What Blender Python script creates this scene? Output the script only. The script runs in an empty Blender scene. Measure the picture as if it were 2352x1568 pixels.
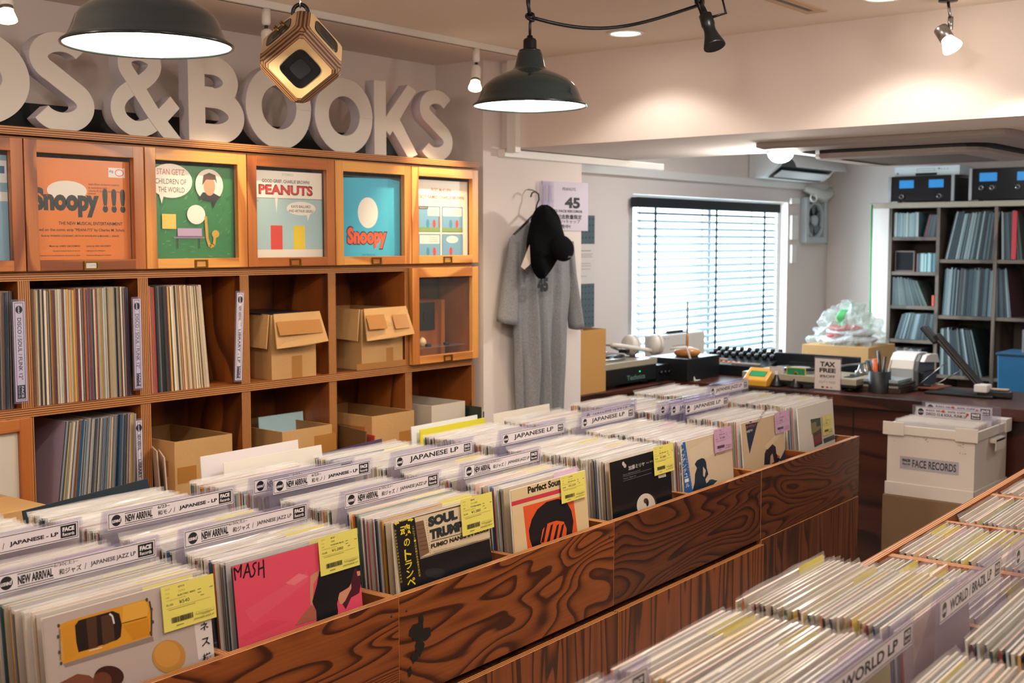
import bpy, bmesh, math, random
from mathutils import Vector, Matrix, noise
random.seed(7)
sc = bpy.context.scene
COL = sc.collection
PI = math.pi
R = math.radians
# ------------------------------------------------------------------ camera
HC = 1.6
YAW, PITCH, FPX = R(39.2), R(4.68), 2770.0
cam_d = bpy.data.cameras.new('camera'); cam = bpy.data.objects.new('camera', cam_d); COL.objects.link(cam)
cam.location = (0, 0, HC); cam.rotation_euler = (PI/2 - PITCH, 0, YAW - PI/2)
cam_d.sensor_width = 36; cam_d.lens = FPX/2352*36
cam_d.clip_start = .05; cam_d.clip_end = 60
cam_d.dof.use_dof = True; cam_d.dof.focus_distance = 2.75; cam_d.dof.aperture_fstop = 6.3
sc.camera = cam
# ------------------------------------------------------------------ view and world
sc.view_settings.view_transform = 'Standard'; sc.view_settings.look = 'None'
sc.view_settings.gamma = 1; sc.view_settings.use_curve_mapping = False
sc.view_settings.exposure = 0.0
sc.cycles.transparent_max_bounces = 24
sc.cycles.max_bounces = 8
sc.cycles.sample_clamp_indirect = 6
w = bpy.data.worlds.new('daylight'); sc.world = w; w.use_nodes = True
w.node_tree.nodes['Background'].inputs[0].default_value = (.72, .9, 1, 1)
w.node_tree.nodes['Background'].inputs[1].default_value = 6.0
# ------------------------------------------------------------------ unprojection onto real planes
_f0 = Vector((math.cos(YAW), math.sin(YAW), 0)); _rt = Vector((math.sin(YAW), -math.cos(YAW), 0)); _u0 = Vector((0, 0, 1))
_fw = _f0*math.cos(PITCH) - _u0*math.sin(PITCH); _up = _u0*math.cos(PITCH) + _f0*math.sin(PITCH)
CAM = Vector((0, 0, HC))
def ray(x, y): return _fw + _rt*((x-1176)/FPX) - _up*((y-784)/FPX)
def atX(x, y, X): d = ray(x, y); return CAM + d*(X/d.x)
def atY(x, y, Y): d = ray(x, y); return CAM + d*(Y/d.y)
def atZ(x, y, Z): d = ray(x, y); return CAM + d*((Z-HC)/d.z)
def atD(x, y, D): return CAM + ray(x, y)*D
def mpp(P): return (Vector(P)-CAM).dot(_fw)/FPX       # metres per photo pixel at P
ISL = R(2.5)
def I(u, v, z): return Vector((u*math.cos(ISL)-v*math.sin(ISL), u*math.sin(ISL)+v*math.cos(ISL), z))
# ------------------------------------------------------------------ materials
def lin(h):
    if not isinstance(h, str): return tuple(h)[:3]
    h = h.lstrip('#'); c = [int(h[i:i+2], 16)/255 for i in (0, 2, 4)]
    return tuple(x/12.92 if x <= .04045 else ((x+.055)/1.055)**2.4 for x in c)
_m = {}
def mat(name, col, rough=.55, metal=0, spec=.5, emit=None, es=0, coat=0, bump=0, bscale=80, trans=0, sheen=0):
    if name in _m: return _m[name]
    m = bpy.data.materials.new(name); m.use_nodes = True; n = m.node_tree.nodes; b = n['Principled BSDF']
    b.inputs['Base Color'].default_value = (*lin(col), 1); b.inputs['Roughness'].default_value = rough
    b.inputs['Metallic'].default_value = metal; b.inputs['Specular IOR Level'].default_value = spec
    b.inputs['Coat Weight'].default_value = coat; b.inputs['Coat Roughness'].default_value = .08
    b.inputs['Sheen Weight'].default_value = sheen
    if emit: b.inputs['Emission Color'].default_value = (*lin(emit), 1); b.inputs['Emission Strength'].default_value = es
    if bump:
        t = n.new('ShaderNodeTexNoise'); t.inputs['Scale'].default_value = bscale; t.inputs['Detail'].default_value = 4
        k = n.new('ShaderNodeBump'); k.inputs['Strength'].default_value = bump; k.inputs['Distance'].default_value = .004
        tc = n.new('ShaderNodeTexCoord'); L = m.node_tree.links
        L.new(tc.outputs['Object'], t.inputs['Vector']); L.new(t.outputs[0], k.inputs['Height']); L.new(k.outputs[0], b.inputs['Normal'])
    _m[name] = m; return m
def ink(h, rough=.5): return mat('ink_%s_%d' % (h.strip('#'), int(rough*100)), h, rough)
def glassy(name, tint, op, rough=.08, col=None):
    """thin clear sheet: mostly see-through, some surface colour, glossy"""
    if name in _m: return _m[name]
    m = bpy.data.materials.new(name); m.use_nodes = True; n = m.node_tree.nodes; L = m.node_tree.links
    b = n['Principled BSDF']; b.inputs['Base Color'].default_value = (*lin(col or tint), 1); b.inputs['Roughness'].default_value = rough
    t = n.new('ShaderNodeBsdfTransparent'); t.inputs[0].default_value = (*lin(tint), 1)
    x = n.new('ShaderNodeMixShader'); x.inputs[0].default_value = op
    L.new(t.outputs[0], x.inputs[1]); L.new(b.outputs[0], x.inputs[2]); L.new(x.outputs[0], n['Material Output'].inputs[0])
    _m[name] = m; return m
def wood(name, light, mid, dark, stretch=(.35, 1, 1), freq=9, scale=2.0, rough=.42, knots=0, fine=.25, coat=.15):
    """rotary-cut plywood face: contour-line grain from a stretched noise field"""
    if name in _m: return _m[name]
    m = bpy.data.materials.new(name); m.use_nodes = True; n = m.node_tree.nodes; L = m.node_tree.links; b = n['Principled BSDF']
    tc = n.new('ShaderNodeTexCoord'); oi = n.new('ShaderNodeObjectInfo')
    mu = n.new('ShaderNodeMath'); mu.operation = 'MULTIPLY'; mu.inputs[1].default_value = 37.0; L.new(oi.outputs['Random'], mu.inputs[0])
    mp = n.new('ShaderNodeMapping'); mp.inputs['Scale'].default_value = stretch
    ad = n.new('ShaderNodeVectorMath'); L.new(tc.outputs['Object'], mp.inputs[0]); L.new(mp.outputs[0], ad.inputs[0]); L.new(mu.outputs[0], ad.inputs[1])
    nz = n.new('ShaderNodeTexNoise'); nz.inputs['Scale'].default_value = scale; nz.inputs['Detail'].default_value = 2.2
    nz.inputs['Roughness'].default_value = .42; nz.inputs['Distortion'].default_value = .55; L.new(ad.outputs[0], nz.inputs['Vector'])
    src = nz.outputs[0]
    if knots:
        vo = n.new('ShaderNodeTexVoronoi'); vo.inputs['Scale'].default_value = knots; mk = n.new('ShaderNodeMapping'); mk.inputs['Scale'].default_value = tuple(max(x, .6) for x in stretch)
        L.new(ad.outputs[0], mk.inputs[0]); L.new(mk.outputs[0], vo.inputs['Vector'])
        mr = n.new('ShaderNodeMapRange'); mr.inputs['From Min'].default_value = 0; mr.inputs['From Max'].default_value = .30; mr.inputs['To Min'].default_value = .34; mr.inputs['To Max'].default_value = 0; mr.interpolation_type = 'SMOOTHSTEP'
        L.new(vo.outputs['Distance'], mr.inputs[0]); am = n.new('ShaderNodeMath'); am.operation = 'ADD'; L.new(src, am.inputs[0]); L.new(mr.outputs[0], am.inputs[1]); src = am.outputs[0]
    k = n.new('ShaderNodeMath'); k.operation = 'MULTIPLY'; k.inputs[1].default_value = freq; L.new(src, k.inputs[0])
    fr = n.new('ShaderNodeMath'); fr.operation = 'FRACT'; L.new(k.outputs[0], fr.inputs[0])
    cr = n.new('ShaderNodeValToRGB'); e = cr.color_ramp.elements
    e[0].position = 0; e[0].color = (*lin(light), 1); e[1].position = 1; e[1].color = (*lin(light), 1)
    for p, c in ((.30, light), (.60, mid), (.80, dark), (.93, dark)):
        q = e.new(p); q.color = (*lin(c), 1)
    L.new(fr.outputs[0], cr.inputs[0])
    f2 = n.new('ShaderNodeTexNoise'); f2.inputs['Scale'].default_value = 30; f2.inputs['Detail'].default_value = 3
    mp2 = n.new('ShaderNodeMapping'); mp2.inputs['Scale'].default_value = tuple(s*s*4 if s < 1 else 6 for s in stretch)
    L.new(ad.outputs[0], mp2.inputs[0]); L.new(mp2.outputs[0], f2.inputs['Vector'])
    mx = n.new('ShaderNodeMix'); mx.data_type = 'RGBA'; mx.blend_type = 'OVERLAY'; mx.inputs[0].default_value = fine
    L.new(cr.outputs[0], mx.inputs[6]); L.new(f2.outputs[0], mx.inputs[7]); L.new(mx.outputs[2], b.inputs['Base Color'])
    b.inputs['Roughness'].default_value = rough; b.inputs['Coat Weight'].default_value = coat; b.inputs['Coat Roughness'].default_value = .25
    _m[name] = m; return m
def ply(name, axis, light='#c98a4a', dark='#5e3015', pitch=.0062):
    """plywood edge: thin layers along one object axis (0,1,2); axis 3 = distance from the centre of a cube"""
    if name in _m: return _m[name]
    m = bpy.data.materials.new(name); m.use_nodes = True; n = m.node_tree.nodes; L = m.node_tree.links; b = n['Principled BSDF']
    tc = n.new('ShaderNodeTexCoord'); sp = n.new('ShaderNodeSeparateXYZ'); L.new(tc.outputs['Object'], sp.inputs[0])
    if axis < 3: src = sp.outputs[axis]
    else:
        ab = []
        for i in range(3):
            a = n.new('ShaderNodeMath'); a.operation = 'ABSOLUTE'; L.new(sp.outputs[i], a.inputs[0]); ab.append(a)
        x1 = n.new('ShaderNodeMath'); x1.operation = 'MAXIMUM'; L.new(ab[0].outputs[0], x1.inputs[0]); L.new(ab[1].outputs[0], x1.inputs[1])
        x2 = n.new('ShaderNodeMath'); x2.operation = 'MAXIMUM'; L.new(x1.outputs[0], x2.inputs[0]); L.new(ab[2].outputs[0], x2.inputs[1]); src = x2.outputs[0]
    k = n.new('ShaderNodeMath'); k.operation = 'MULTIPLY'; k.inputs[1].default_value = 1/pitch; L.new(src, k.inputs[0])
    fr = n.new('ShaderNodeMath'); fr.operation = 'FRACT'; L.new(k.outputs[0], fr.inputs[0])
    cr = n.new('ShaderNodeValToRGB'); e = cr.color_ramp.elements
    e[0].position = .3; e[0].color = (*lin(light), 1); e[1].position = .62; e[1].color = (*lin(dark), 1)
    L.new(fr.outputs[0], cr.inputs[0]); L.new(cr.outputs[0], b.inputs['Base Color']); b.inputs['Roughness'].default_value = .5
    _m[name] = m; return m
def mottled(name, c1, c2, scale=6, rough=.7, bump=.1, bscale=60):
    if name in _m: return _m[name]
    m = mat(name, c1, rough, bump=bump, bscale=bscale); n = m.node_tree.nodes; L = m.node_tree.links; b = n['Principled BSDF']
    t = n.new('ShaderNodeTexNoise'); t.inputs['Scale'].default_value = scale; t.inputs['Detail'].default_value = 5
    tc = n.new('ShaderNodeTexCoord'); L.new(tc.outputs['Object'], t.inputs['Vector'])
    cr = n.new('ShaderNodeValToRGB'); e = cr.color_ramp.elements
    e[0].position = .35; e[0].color = (*lin(c1), 1); e[1].position = .65; e[1].color = (*lin(c2), 1)
    L.new(t.outputs[0], cr.inputs[0]); L.new(cr.outputs[0], b.inputs['Base Color']); return m
def attr_mat(name, rough, coat=0):
    m = bpy.data.materials.new(name); m.use_nodes = True; n = m.node_tree.nodes; b = n['Principled BSDF']
    a = n.new('ShaderNodeAttribute'); a.attribute_name = 'tone'; m.node_tree.links.new(a.outputs['Color'], b.inputs['Base Color'])
    b.inputs['Roughness'].default_value = rough; b.inputs['Coat Weight'].default_value = coat; b.inputs['Coat Roughness'].default_value = .15
    _m[name] = m; return m
M_SLEEVE = attr_mat('sleeve_card', .45, .25)
M_PLAST = glassy('clear_sleeve_plastic', '#ffffff', .26, .14, '#dedbd8')
M_ACRYL = glassy('clear_acrylic', '#f6f5fa', .10, .05, '#d6d3e2')
M_GLASS = glassy('pane_glass', '#ffffff', .03, .02, '#c8d2d4')
WALL = mat('painted_wall', '#e2d7d1', .85, bump=.12, bscale=220)
CEIL = mat('painted_ceiling', '#e6dad0', .9, bump=.08, bscale=180)
BLACK = mat('satin_black', '#0d1114', .35); DKGREY = mat('dark_grey', '#23282c', .5)
WHITEP = mat('white_plastic', '#e8e4de', .4); STEEL = mat('brushed_steel', '#9a9a9a', .3, 1); CHROME = mat('chrome', '#d8d8d8', .12, 1)
BRASS = mat('aged_brass', '#8d6b32', .35, 1)
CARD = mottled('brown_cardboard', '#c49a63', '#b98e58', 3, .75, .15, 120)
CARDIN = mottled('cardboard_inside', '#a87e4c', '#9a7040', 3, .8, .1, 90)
TAPE = mat('packing_tape', '#a9753a', .22, coat=.4)
P_SHELF = wood('shelf_plywood', '#96521f', '#834418', '#5a2c10', (1, 1, .35), 7, 2.6, .45)
P_SHELFH = wood('shelf_plywood_flat', '#96521f', '#834418', '#5a2c10', (.35, 1, 1), 7, 2.6, .45)
P_PINE = wood('light_pine', '#d99a4e', '#d08c40', '#b06a2a', (1, 1, .22), 5, 3.5, .4, fine=.2)
P_PINEH = wood('light_pine_rail', '#d99a4e', '#d08c40', '#b06a2a', (.22, 1, 1), 5, 3.5, .4, fine=.2)
P_REDP = wood('red_pine', '#b26a30', '#a55c26', '#7d3f17', (1, 1, .22), 5, 3.5, .4, fine=.2)
P_REDPH = wood('red_pine_rail', '#b26a30', '#a55c26', '#7d3f17', (.22, 1, 1), 5, 3.5, .4, fine=.2)
P_BIN = wood('bin_plywood', '#8f4e22', '#7b401a', '#431e0e', (.36, 1, 1.25), 25, 3.4, .38, knots=3.2, fine=.35)
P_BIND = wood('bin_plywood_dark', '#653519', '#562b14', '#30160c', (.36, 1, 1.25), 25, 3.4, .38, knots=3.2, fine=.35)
P_LOW = wood('drawer_plywood', '#8a4a22', '#78401d', '#43200f', (1.5, 1, .16), 17, 3.6, .42, fine=.35)
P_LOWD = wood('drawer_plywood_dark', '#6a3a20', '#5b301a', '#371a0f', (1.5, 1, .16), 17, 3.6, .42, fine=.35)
P_COUNT = wood('counter_wood', '#4a2418', '#3c1c13', '#26110c', (.3, .3, 1), 6, 3, .35, fine=.2)
E_X, E_Y, E_Z = ply('ply_edge_x', 0), ply('ply_edge_y', 1), ply('ply_edge_z', 2)
# ------------------------------------------------------------------ mesh building
class MB:
    def __init__(s): s.bm = bmesh.new(); s.mats = []
    def mi(s, m):
        if m not in s.mats: s.mats.append(m)
        return s.mats.index(m)
    def _set(s, faces, m):
        i = s.mi(m)
        for f in faces: f.material_index = i
    def box(s, x0, y0, z0, x1, y1, z1, m, face=None, mtx=None, bev=0):
        """face: {'x-':mat,...} other materials for single sides"""
        b = s.bm; P = [Vector((x, y, z)) for x in (x0, x1) for y in (y0, y1) for z in (z0, z1)]
        if mtx: P = [mtx @ p for p in P]
        v = [b.verts.new(p) for p in P]
        Q = {'x-': (0, 1, 3, 2), 'x+': (4, 6, 7, 5), 'y-': (0, 4, 5, 1), 'y+': (2, 3, 7, 6), 'z-': (0, 2, 6, 4), 'z+': (1, 5, 7, 3)}
        fs = []
        for k, q in Q.items():
            f = b.faces.new([v[i] for i in q]); f.material_index = s.mi(face[k] if face and k in face else m); fs.append(f)
        if bev:
            r = bmesh.ops.bevel(b, geom=list({e for f in fs for e in f.edges}), offset=bev, segments=2, affect='EDGES', profile=.6)
        return s
    def poly(s, pts, m):
        f = s.bm.faces.new([s.bm.verts.new(p) for p in pts]); f.material_index = s.mi(m); return f
    def ring(s, x0, z0, x1, z1, l, bt, r, t, y0, y1, m):
        """rectangular frame in the xz plane, one connected piece"""
        O = ((x0, z0), (x1, z0), (x1, z1), (x0, z1)); N = ((x0+l, z0+bt), (x1-r, z0+bt), (x1-r, z1-t), (x0+l, z1-t)); i = s.mi(m)
        a, c, d, e = [[s.bm.verts.new((p[0], y, p[1])) for p in P] for P in (O, N) for y in (y0, y1)]
        for k in range(4):
            j = (k+1) % 4
            for q in ((a[k], a[j], d[j], d[k]), (c[k], e[k], e[j], c[j]), (a[k], c[k], c[j], a[j]), (d[k], d[j], e[j], e[k])):
                f = s.bm.faces.new(q); f.material_index = i
        return s
    def prism(s, pts, d, m, ms=None):
        """pts: closed 3d outline, extruded by vector d"""
        d = Vector(d); a = [s.bm.verts.new(p) for p in pts]; c = [s.bm.verts.new(Vector(p)+d) for p in pts]
        i = s.mi(m); j = s.mi(ms or m); n = len(pts)
        f = s.bm.faces.new(a[::-1]); f.material_index = i; f = s.bm.faces.new(c); f.material_index = i
        for k in range(n):
            f = s.bm.faces.new((a[k], a[(k+1) % n], c[(k+1) % n], c[k])); f.material_index = j
        return s
    def lathe(s, prof, m, seg=32, mtx=None, smooth=True, a0=0, a1=2*PI, cap=True):
        rings = []; full = abs(a1-a0-2*PI) < 1e-6
        for r, z in prof:
            ring = []
            for k in range(seg if full else seg+1):
                a = a0+(a1-a0)*k/seg; p = Vector((r*math.cos(a), r*math.sin(a), z)); ring.append(s.bm.verts.new(mtx @ p if mtx else p))
            rings.append(ring)
        i = s.mi(m)
        for A, B in zip(rings, rings[1:]):
            n = len(A)
            for k in range(n if full else n-1):
                f = s.bm.faces.new((A[k], A[(k+1) % n], B[(k+1) % n], B[k])); f.material_index = i; f.smooth = smooth
        for ring, flip in ((rings[0], 1), (rings[-1], 0)):
            if cap and full and (ring[0].co-ring[seg//2].co).length > 1e-5:
                f = s.bm.faces.new(ring[::-1] if flip else ring); f.material_index = i
        return s
    def tube(s, pts, r, m, seg=8, closed=False):
        pts = [Vector(p) for p in pts]; n = len(pts); rings = []; up = Vector((.3, .5, .81))
        rr = r if isinstance(r, (list, tuple)) else [r]*n
        for k in range(n):
            a = pts[k-1] if (k or closed) else pts[0]; c = pts[(k+1) % n] if (k < n-1 or closed) else pts[-1]
            t = (c-a).normalized(); x = t.cross(up)
            if x.length < .05: x = t.cross(Vector((1, 0, 0)))
            x.normalize(); y = t.cross(x)
            rings.append([s.bm.verts.new(pts[k]+(x*math.cos(q)+y*math.sin(q))*rr[k]) for q in [2*PI*j/seg for j in range(seg)]])
        i = s.mi(m)
        for A, B in (list(zip(rings, rings[1:])) + ([(rings[-1], rings[0])] if closed else [])):
            for k in range(seg):
                f = s.bm.faces.new((A[k], A[(k+1) % seg], B[(k+1) % seg], B[k])); f.material_index = i; f.smooth = True
        if not closed:
            for q in (rings[0][::-1], rings[-1]):
                f = s.bm.faces.new(q); f.material_index = i
        return s
    def grid(s, fn, nu, nv, m, smooth=True, flip=False, wrap=False):
        V_ = [[s.bm.verts.new(fn(a/nu, c/nv)) for a in range(nu if wrap else nu+1)] for c in range(nv+1)]
        i = s.mi(m)
        for c in range(nv):
            for a in range(nu):
                b2 = (a+1) % nu if wrap else a+1
                q = (V_[c][a], V_[c][b2], V_[c+1][b2], V_[c+1][a])
                f = s.bm.faces.new(q[::-1] if flip else q); f.material_index = i; f.smooth = smooth
        return s
    def build(s, name, parent=None, loc=None, rot=None, bev=0, recalc=True, solid=0, sub=0):
        if recalc: bmesh.ops.recalc_face_normals(s.bm, faces=s.bm.faces)
        me = bpy.data.meshes.new(name); s.bm.to_mesh(me); s.bm.free()
        for m in s.mats: me.materials.append(m)
        o = bpy.data.objects.new(name, me); COL.objects.link(o)
        if parent: o.parent = parent
        if loc: o.location = loc
        if rot: o.rotation_euler = rot
        if solid:
            k = o.modifiers.new('s', 'SOLIDIFY'); k.thickness = solid; k.offset = 0
        if bev:
            k = o.modifiers.new('b', 'BEVEL'); k.width = bev; k.segments = 2; k.limit_method = 'ANGLE'; k.angle_limit = R(40)
        if sub:
            k = o.modifiers.new('u', 'SUBSURF'); k.levels = sub; k.render_levels = sub
        return o
def tag(o, label, cat, group=None, kind=None):
    o['label'] = label; o['category'] = cat
    if group: o['group'] = group
    if kind: o['kind'] = kind
    return o
def thing(name, label, cat, loc=(0, 0, 0), rz=0, group=None, rot=None):
    o = bpy.data.objects.new(name, None); COL.objects.link(o); o.location = loc
    o.rotation_euler = rot if rot else (0, 0, rz); o.empty_display_size = .05
    return tag(o, label, cat, group)
def struct(name, mb, **k):
    o = mb.build(name, **k); o['kind'] = 'structure'; return o
def one(name, mb, label, cat, loc=None, rz=0, group=None, **k):
    return tag(mb.build(name, None, loc, (0, 0, rz), **k), label, cat, group)
# ------------------------------------------------------------------ lettering and print
_txt = {}
def glyphs(s, bold=0, shear=0, res=3):
    k = (s, bold, shear)
    if k not in _txt:
        c = bpy.data.curves.new('t', 'FONT'); c.body = s; c.size = 1; c.offset = bold; c.shear = shear; c.resolution_u = res
        o = bpy.data.objects.new('t', c); COL.objects.link(o)
        dg = bpy.context.evaluated_depsgraph_get(); me = bpy.data.meshes.new_from_object(o.evaluated_get(dg))
        vs = [(v.co.x, v.co.y) for v in me.vertices]; fs = [tuple(p.vertices) for p in me.polygons]
        bpy.data.objects.remove(o); bpy.data.curves.remove(c); bpy.data.meshes.remove(me)
        x0 = min(v[0] for v in vs); x1 = max(v[0] for v in vs); y0 = min(v[1] for v in vs); y1 = max(v[1] for v in vs)
        _txt[k] = ([(x-x0, y-y0) for x, y in vs], fs, x1-x0, y1-y0)
    return _txt[k]
FRONT = Matrix(((1, 0, 0, 0), (0, 0, -1, 0), (0, 1, 0, 0), (0, 0, 0, 1)))   # print plane facing local -y
class Print:
    def __init__(s, rough=.5): s.v = []; s.f = []; s.fm = []; s.mats = []; s.z = 0; s.rough = rough
    def _add(s, pts, faces, col):
        s.z += 3e-5; m = ink(col, s.rough) if isinstance(col, str) else col
        if m not in s.mats: s.mats.append(m)
        i = s.mats.index(m); n = len(s.v); s.v += [(p[0], p[1], s.z) for p in pts]
        for f in faces: s.f.append(tuple(q+n for q in f)); s.fm.append(i)
        return s
    def rect(s, x0, y0, x1, y1, c): return s._add([(x0, y0), (x1, y0), (x1, y1), (x0, y1)], [(0, 1, 2, 3)], c)
    def frame(s, x0, y0, x1, y1, t, c):
        for q in ((x0, y0, x1, y0+t), (x0, y1-t, x1, y1), (x0, y0, x0+t, y1), (x1-t, y0, x1, y1)):
            s.rect(*q, c); s.z -= 3e-5
        s.z += 3e-5; return s
    def poly(s, pts, c):
        bm = bmesh.new(); f = bm.faces.new([bm.verts.new((x, y, 0)) for x, y in pts]); bmesh.ops.triangulate(bm, faces=[f])
        bm.verts.index_update(); P = [(v.co.x, v.co.y) for v in bm.verts]
        F = []
        for f in bm.faces:
            q = [v.index for v in f.verts]
            a, b_, c_ = (P[i] for i in q)
            if (b_[0]-a[0])*(c_[1]-a[1])-(b_[1]-a[1])*(c_[0]-a[0]) < 0: q = q[::-1]
            F.append(tuple(q))
        bm.free(); return s._add(P, F, c)
    def ell(s, cx, cy, rx, ry, c, n=28, a0=0, a1=2*PI):
        return s._add([(cx+rx*math.cos(a0+(a1-a0)*k/n), cy+ry*math.sin(a0+(a1-a0)*k/n)) for k in range(n)], [tuple(range(n))], c)
    def line(s, pts, wd, c):
        for (a, b), (e, f) in zip(pts, pts[1:]):
            d = math.hypot(e-a, f-b) or 1; nx, ny = -(f-b)/d*wd/2, (e-a)/d*wd/2
            s._add([(a-nx, b-ny), (e-nx, f-ny), (e+nx, f+ny), (a+nx, b+ny)], [(0, 1, 2, 3)], c); s.z -= 3e-5
        s.z += 3e-5; return s
    def text(s, t, x, y, h, c, w=None, bold=0, shear=0, rot=0, align=0):
        P, F, W, Hh = glyphs(t, bold, shear); sy = h/Hh; sx = (w/W) if w else sy; cr, sr = math.cos(rot), math.sin(rot); x0 = -W*sx*align
        return s._add([(x+(p*sx+x0)*cr-q*sy*sr, y+(p*sx+x0)*sr+q*sy*cr) for p, q in P], F, c)
    def build(s, name, parent=None, mtx=FRONT, loc=None, rz=0):
        me = bpy.data.meshes.new(name); me.from_pydata([mtx @ Vector(p) for p in s.v], [], s.f)
        for m in s.mats: me.materials.append(m)
        me.polygons.foreach_set('material_index', s.fm); me.update()
        o = bpy.data.objects.new(name, me); COL.objects.link(o)
        if parent: o.parent = parent
        if loc: o.location = loc; o.rotation_euler = (0, 0, rz)
        return o
def FR(x=0, y=0, z=0, tilt=0):
    return Matrix.Translation((x, y, z)) @ Matrix.Rotation(-tilt, 4, 'X') @ FRONT
# ------------------------------------------------------------------ room shell
ZC = 2.335; YL, YP, YW, XF = 3.47, 3.21, 3.80, 8.30; XP0, XP1 = 3.75, 4.43; XB0, XB1, ZB = 3.87, 4.78, 1.986
XK, YK, YR = -2.2, -2.6, -2.6
FLOORM = mottled('floor_pale', '#c6beb4', '#bab2a8', 3, .5)
b = MB(); b.box(XK, YR, -.06, XF, YW+.2, 0, FLOORM); struct('floor', b)
b = MB(); b.box(XK-.1, YR-.1, ZC, XF+.1, YW+.3, ZC+.1, CEIL); struct('ceiling', b)
b = MB(); b.box(XK, YL, 0, XP0, YL+.12, ZC, WALL); struct('wall_left', b)
b = MB(); b.box(XP0, YP, 0, XP1, YW+.12, ZC, WALL); struct('wall_pillar', b)
b = MB(); b.box(XF, YR, 0, XF+.12, YW+.2, ZC, WALL); struct('wall_far', b)
b = MB(); b.box(XK, YR-.1, 0, XF, YR, ZC, WALL); struct('wall_right', b)
b = MB(); b.box(XK-.1, YR, 0, XK, YL+.1, ZC, WALL); struct('wall_back', b)
WX0, WX1, WZ0, WZ1 = 5.74, 7.66, .80, 1.875
b = MB()
for q in ((XP1, 0, WX0, ZC), (WX1, 0, XF, ZC), (WX0, 0, WX1, WZ0), (WX0, WZ1, WX1, ZC)): b.box(q[0], YW, q[1], q[2], YW+.16, q[3], WALL)
struct('wall_window', b)
b = MB(); b.box(XB0, YR, ZB, XB1, YP, ZC, WALL); struct('trim_1', b)           # the deep ceiling beam
b = MB(); b.box(XP1, YW-.035, atY(1450, 404, YW-.03).z, XF-.001, YW, atY(1450, 386, YW-.03).z, mat('white_trim', '#e9e7e4', .35)); struct('trim_2', b)
# window: frame, pane
b = MB(); F_ = mat('window_frame_white', '#e6e8e8', .4)
for q in ((WX0, WZ0, WX0+.04, WZ1), (WX1-.04, WZ0, WX1, WZ1), (WX0+.04, WZ0, WX1-.04, WZ0+.04), (WX0+.04, WZ1-.04, WX1-.04, WZ1), ((WX0+WX1)/2-.02, WZ0+.04, (WX0+WX1)/2+.02, WZ1-.04)):
    b.box(q[0], YW+.06, q[1], q[2], YW+.11, q[3], F_)
wf = struct('window_1', b)
b = MB(); b.box(WX0+.04, YW+.083, WZ0+.04, WX1-.04, YW+.087, WZ1-.04, M_GLASS); b.build('pane', wf)
# beam cable duct and slim conduit, dark gap board
b = MB(); b.box(XB0-.035, YP-.10, ZB-.02, XB0-.001, YP-.055, ZC, WHITEP); b.box(XB0-.03, YP-.04, ZB-.035, XB1+.28, YP-.001, ZB-.004, WHITEP, bev=.003)
one('cable_duct', b, 'white cable duct running down the beam and along its foot at the pillar', 'cable duct')
# ------------------------------------------------------------------ added fill lamps without fixtures, and the window daylight
def lamp(kind, name, loc, power, col, **k):
    d = bpy.data.lights.new(name, kind); d.energy = power; d.color = col
    for a, v in k.items(): setattr(d, a, v)
    o = bpy.data.objects.new(name, d); COL.objects.link(o); o.location = loc; return o
def aim(o, to): o.rotation_euler = (Vector(to)-o.location).to_track_quat('-Z', 'Y').to_euler()
WARM = (1, .76, .50); WARM2 = (1, .875, .775); NEUT = (.92, .97, 1)
for x, y, p in ((.3, .6, 17), (2.0, -.3, 14), (.5, 2.2, 14), (-1.0, 1.2, 14), (2.95, .25, 17), (4.6, -1.6, 12)):   # unseen point fill added behind and beside the camera, lifts the ceiling
    lamp('POINT', 'room_fill_point', (x, y, ZC-.24), p, WARM2, shadow_soft_size=.09)
for x, y, p in ((2.6, 1.3, 17), (1.2, .9, 8)):  # added overhead fill, area discs out of view with no fixture
    lamp('AREA', 'overhead_fill', (x, y, ZC-.012), p, WARM2, shape='DISK', size=.22)
for x, y, p in ((5.9, .4, 6), (6.9, 1.9, 7), (6.4, -1.2, 5), (5.7, 2.75, 13)):  # unseen area lamps added to brighten the counter and window wall
    lamp('AREA', 'counter_fill', (x, y, ZC-.012), p, NEUT, shape='DISK', size=.22)
WL = lamp('AREA', 'window_daylight', ((WX0+WX1)/2, YW+.5, (WZ0+WZ1)/2+.2), 100, (.70, .88, 1), shape='RECTANGLE', size=1.9, size_y=1.2); WL.rotation_euler = (-PI/2, 0, 0)
# ------------------------------------------------------------------ the wall shelf unit
YS = 3.15; SX0, SP = .970, .3797; SXJ = [SX0+SP*i for i in range(8)]            # joints; SXJ[7] = right end 3.628
Z_T, Z_1, Z_2, Z_3, Z_4 = HC+.288, HC-.0905, HC-.4705, HC-.850, HC-1.23
sh = thing('record_shelf', 'tall orange plywood cubby shelf with glazed display doors along the left wall', 'shelf', (SXJ[0], YS, 0))
SW = SXJ[7]-SXJ[0]; DP = YL-YS-.005
def L_(x): return x-SXJ[0]
b = MB(); b.box(-.02, -.03, Z_T+.004, SW-.006, DP, Z_T+.026, P_SHELFH, {'y-': E_Z, 'x+': E_Z}); b.build('top_board', sh)
b = MB(); b.box(0, .0, Z_T-.02, SW, DP, Z_T+.003, P_SHELFH, {'y-': E_Z, 'x+': E_Z}); b.build('shelf_board', sh)
for z in (Z_1, Z_2, Z_3, Z_4, .10):
    b = MB(); b.box(0, .0, z-.015, SW-.018, DP-.02, z+.012, P_SHELFH, {'y-': E_Z}); b.build('shelf_board', sh)
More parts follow.
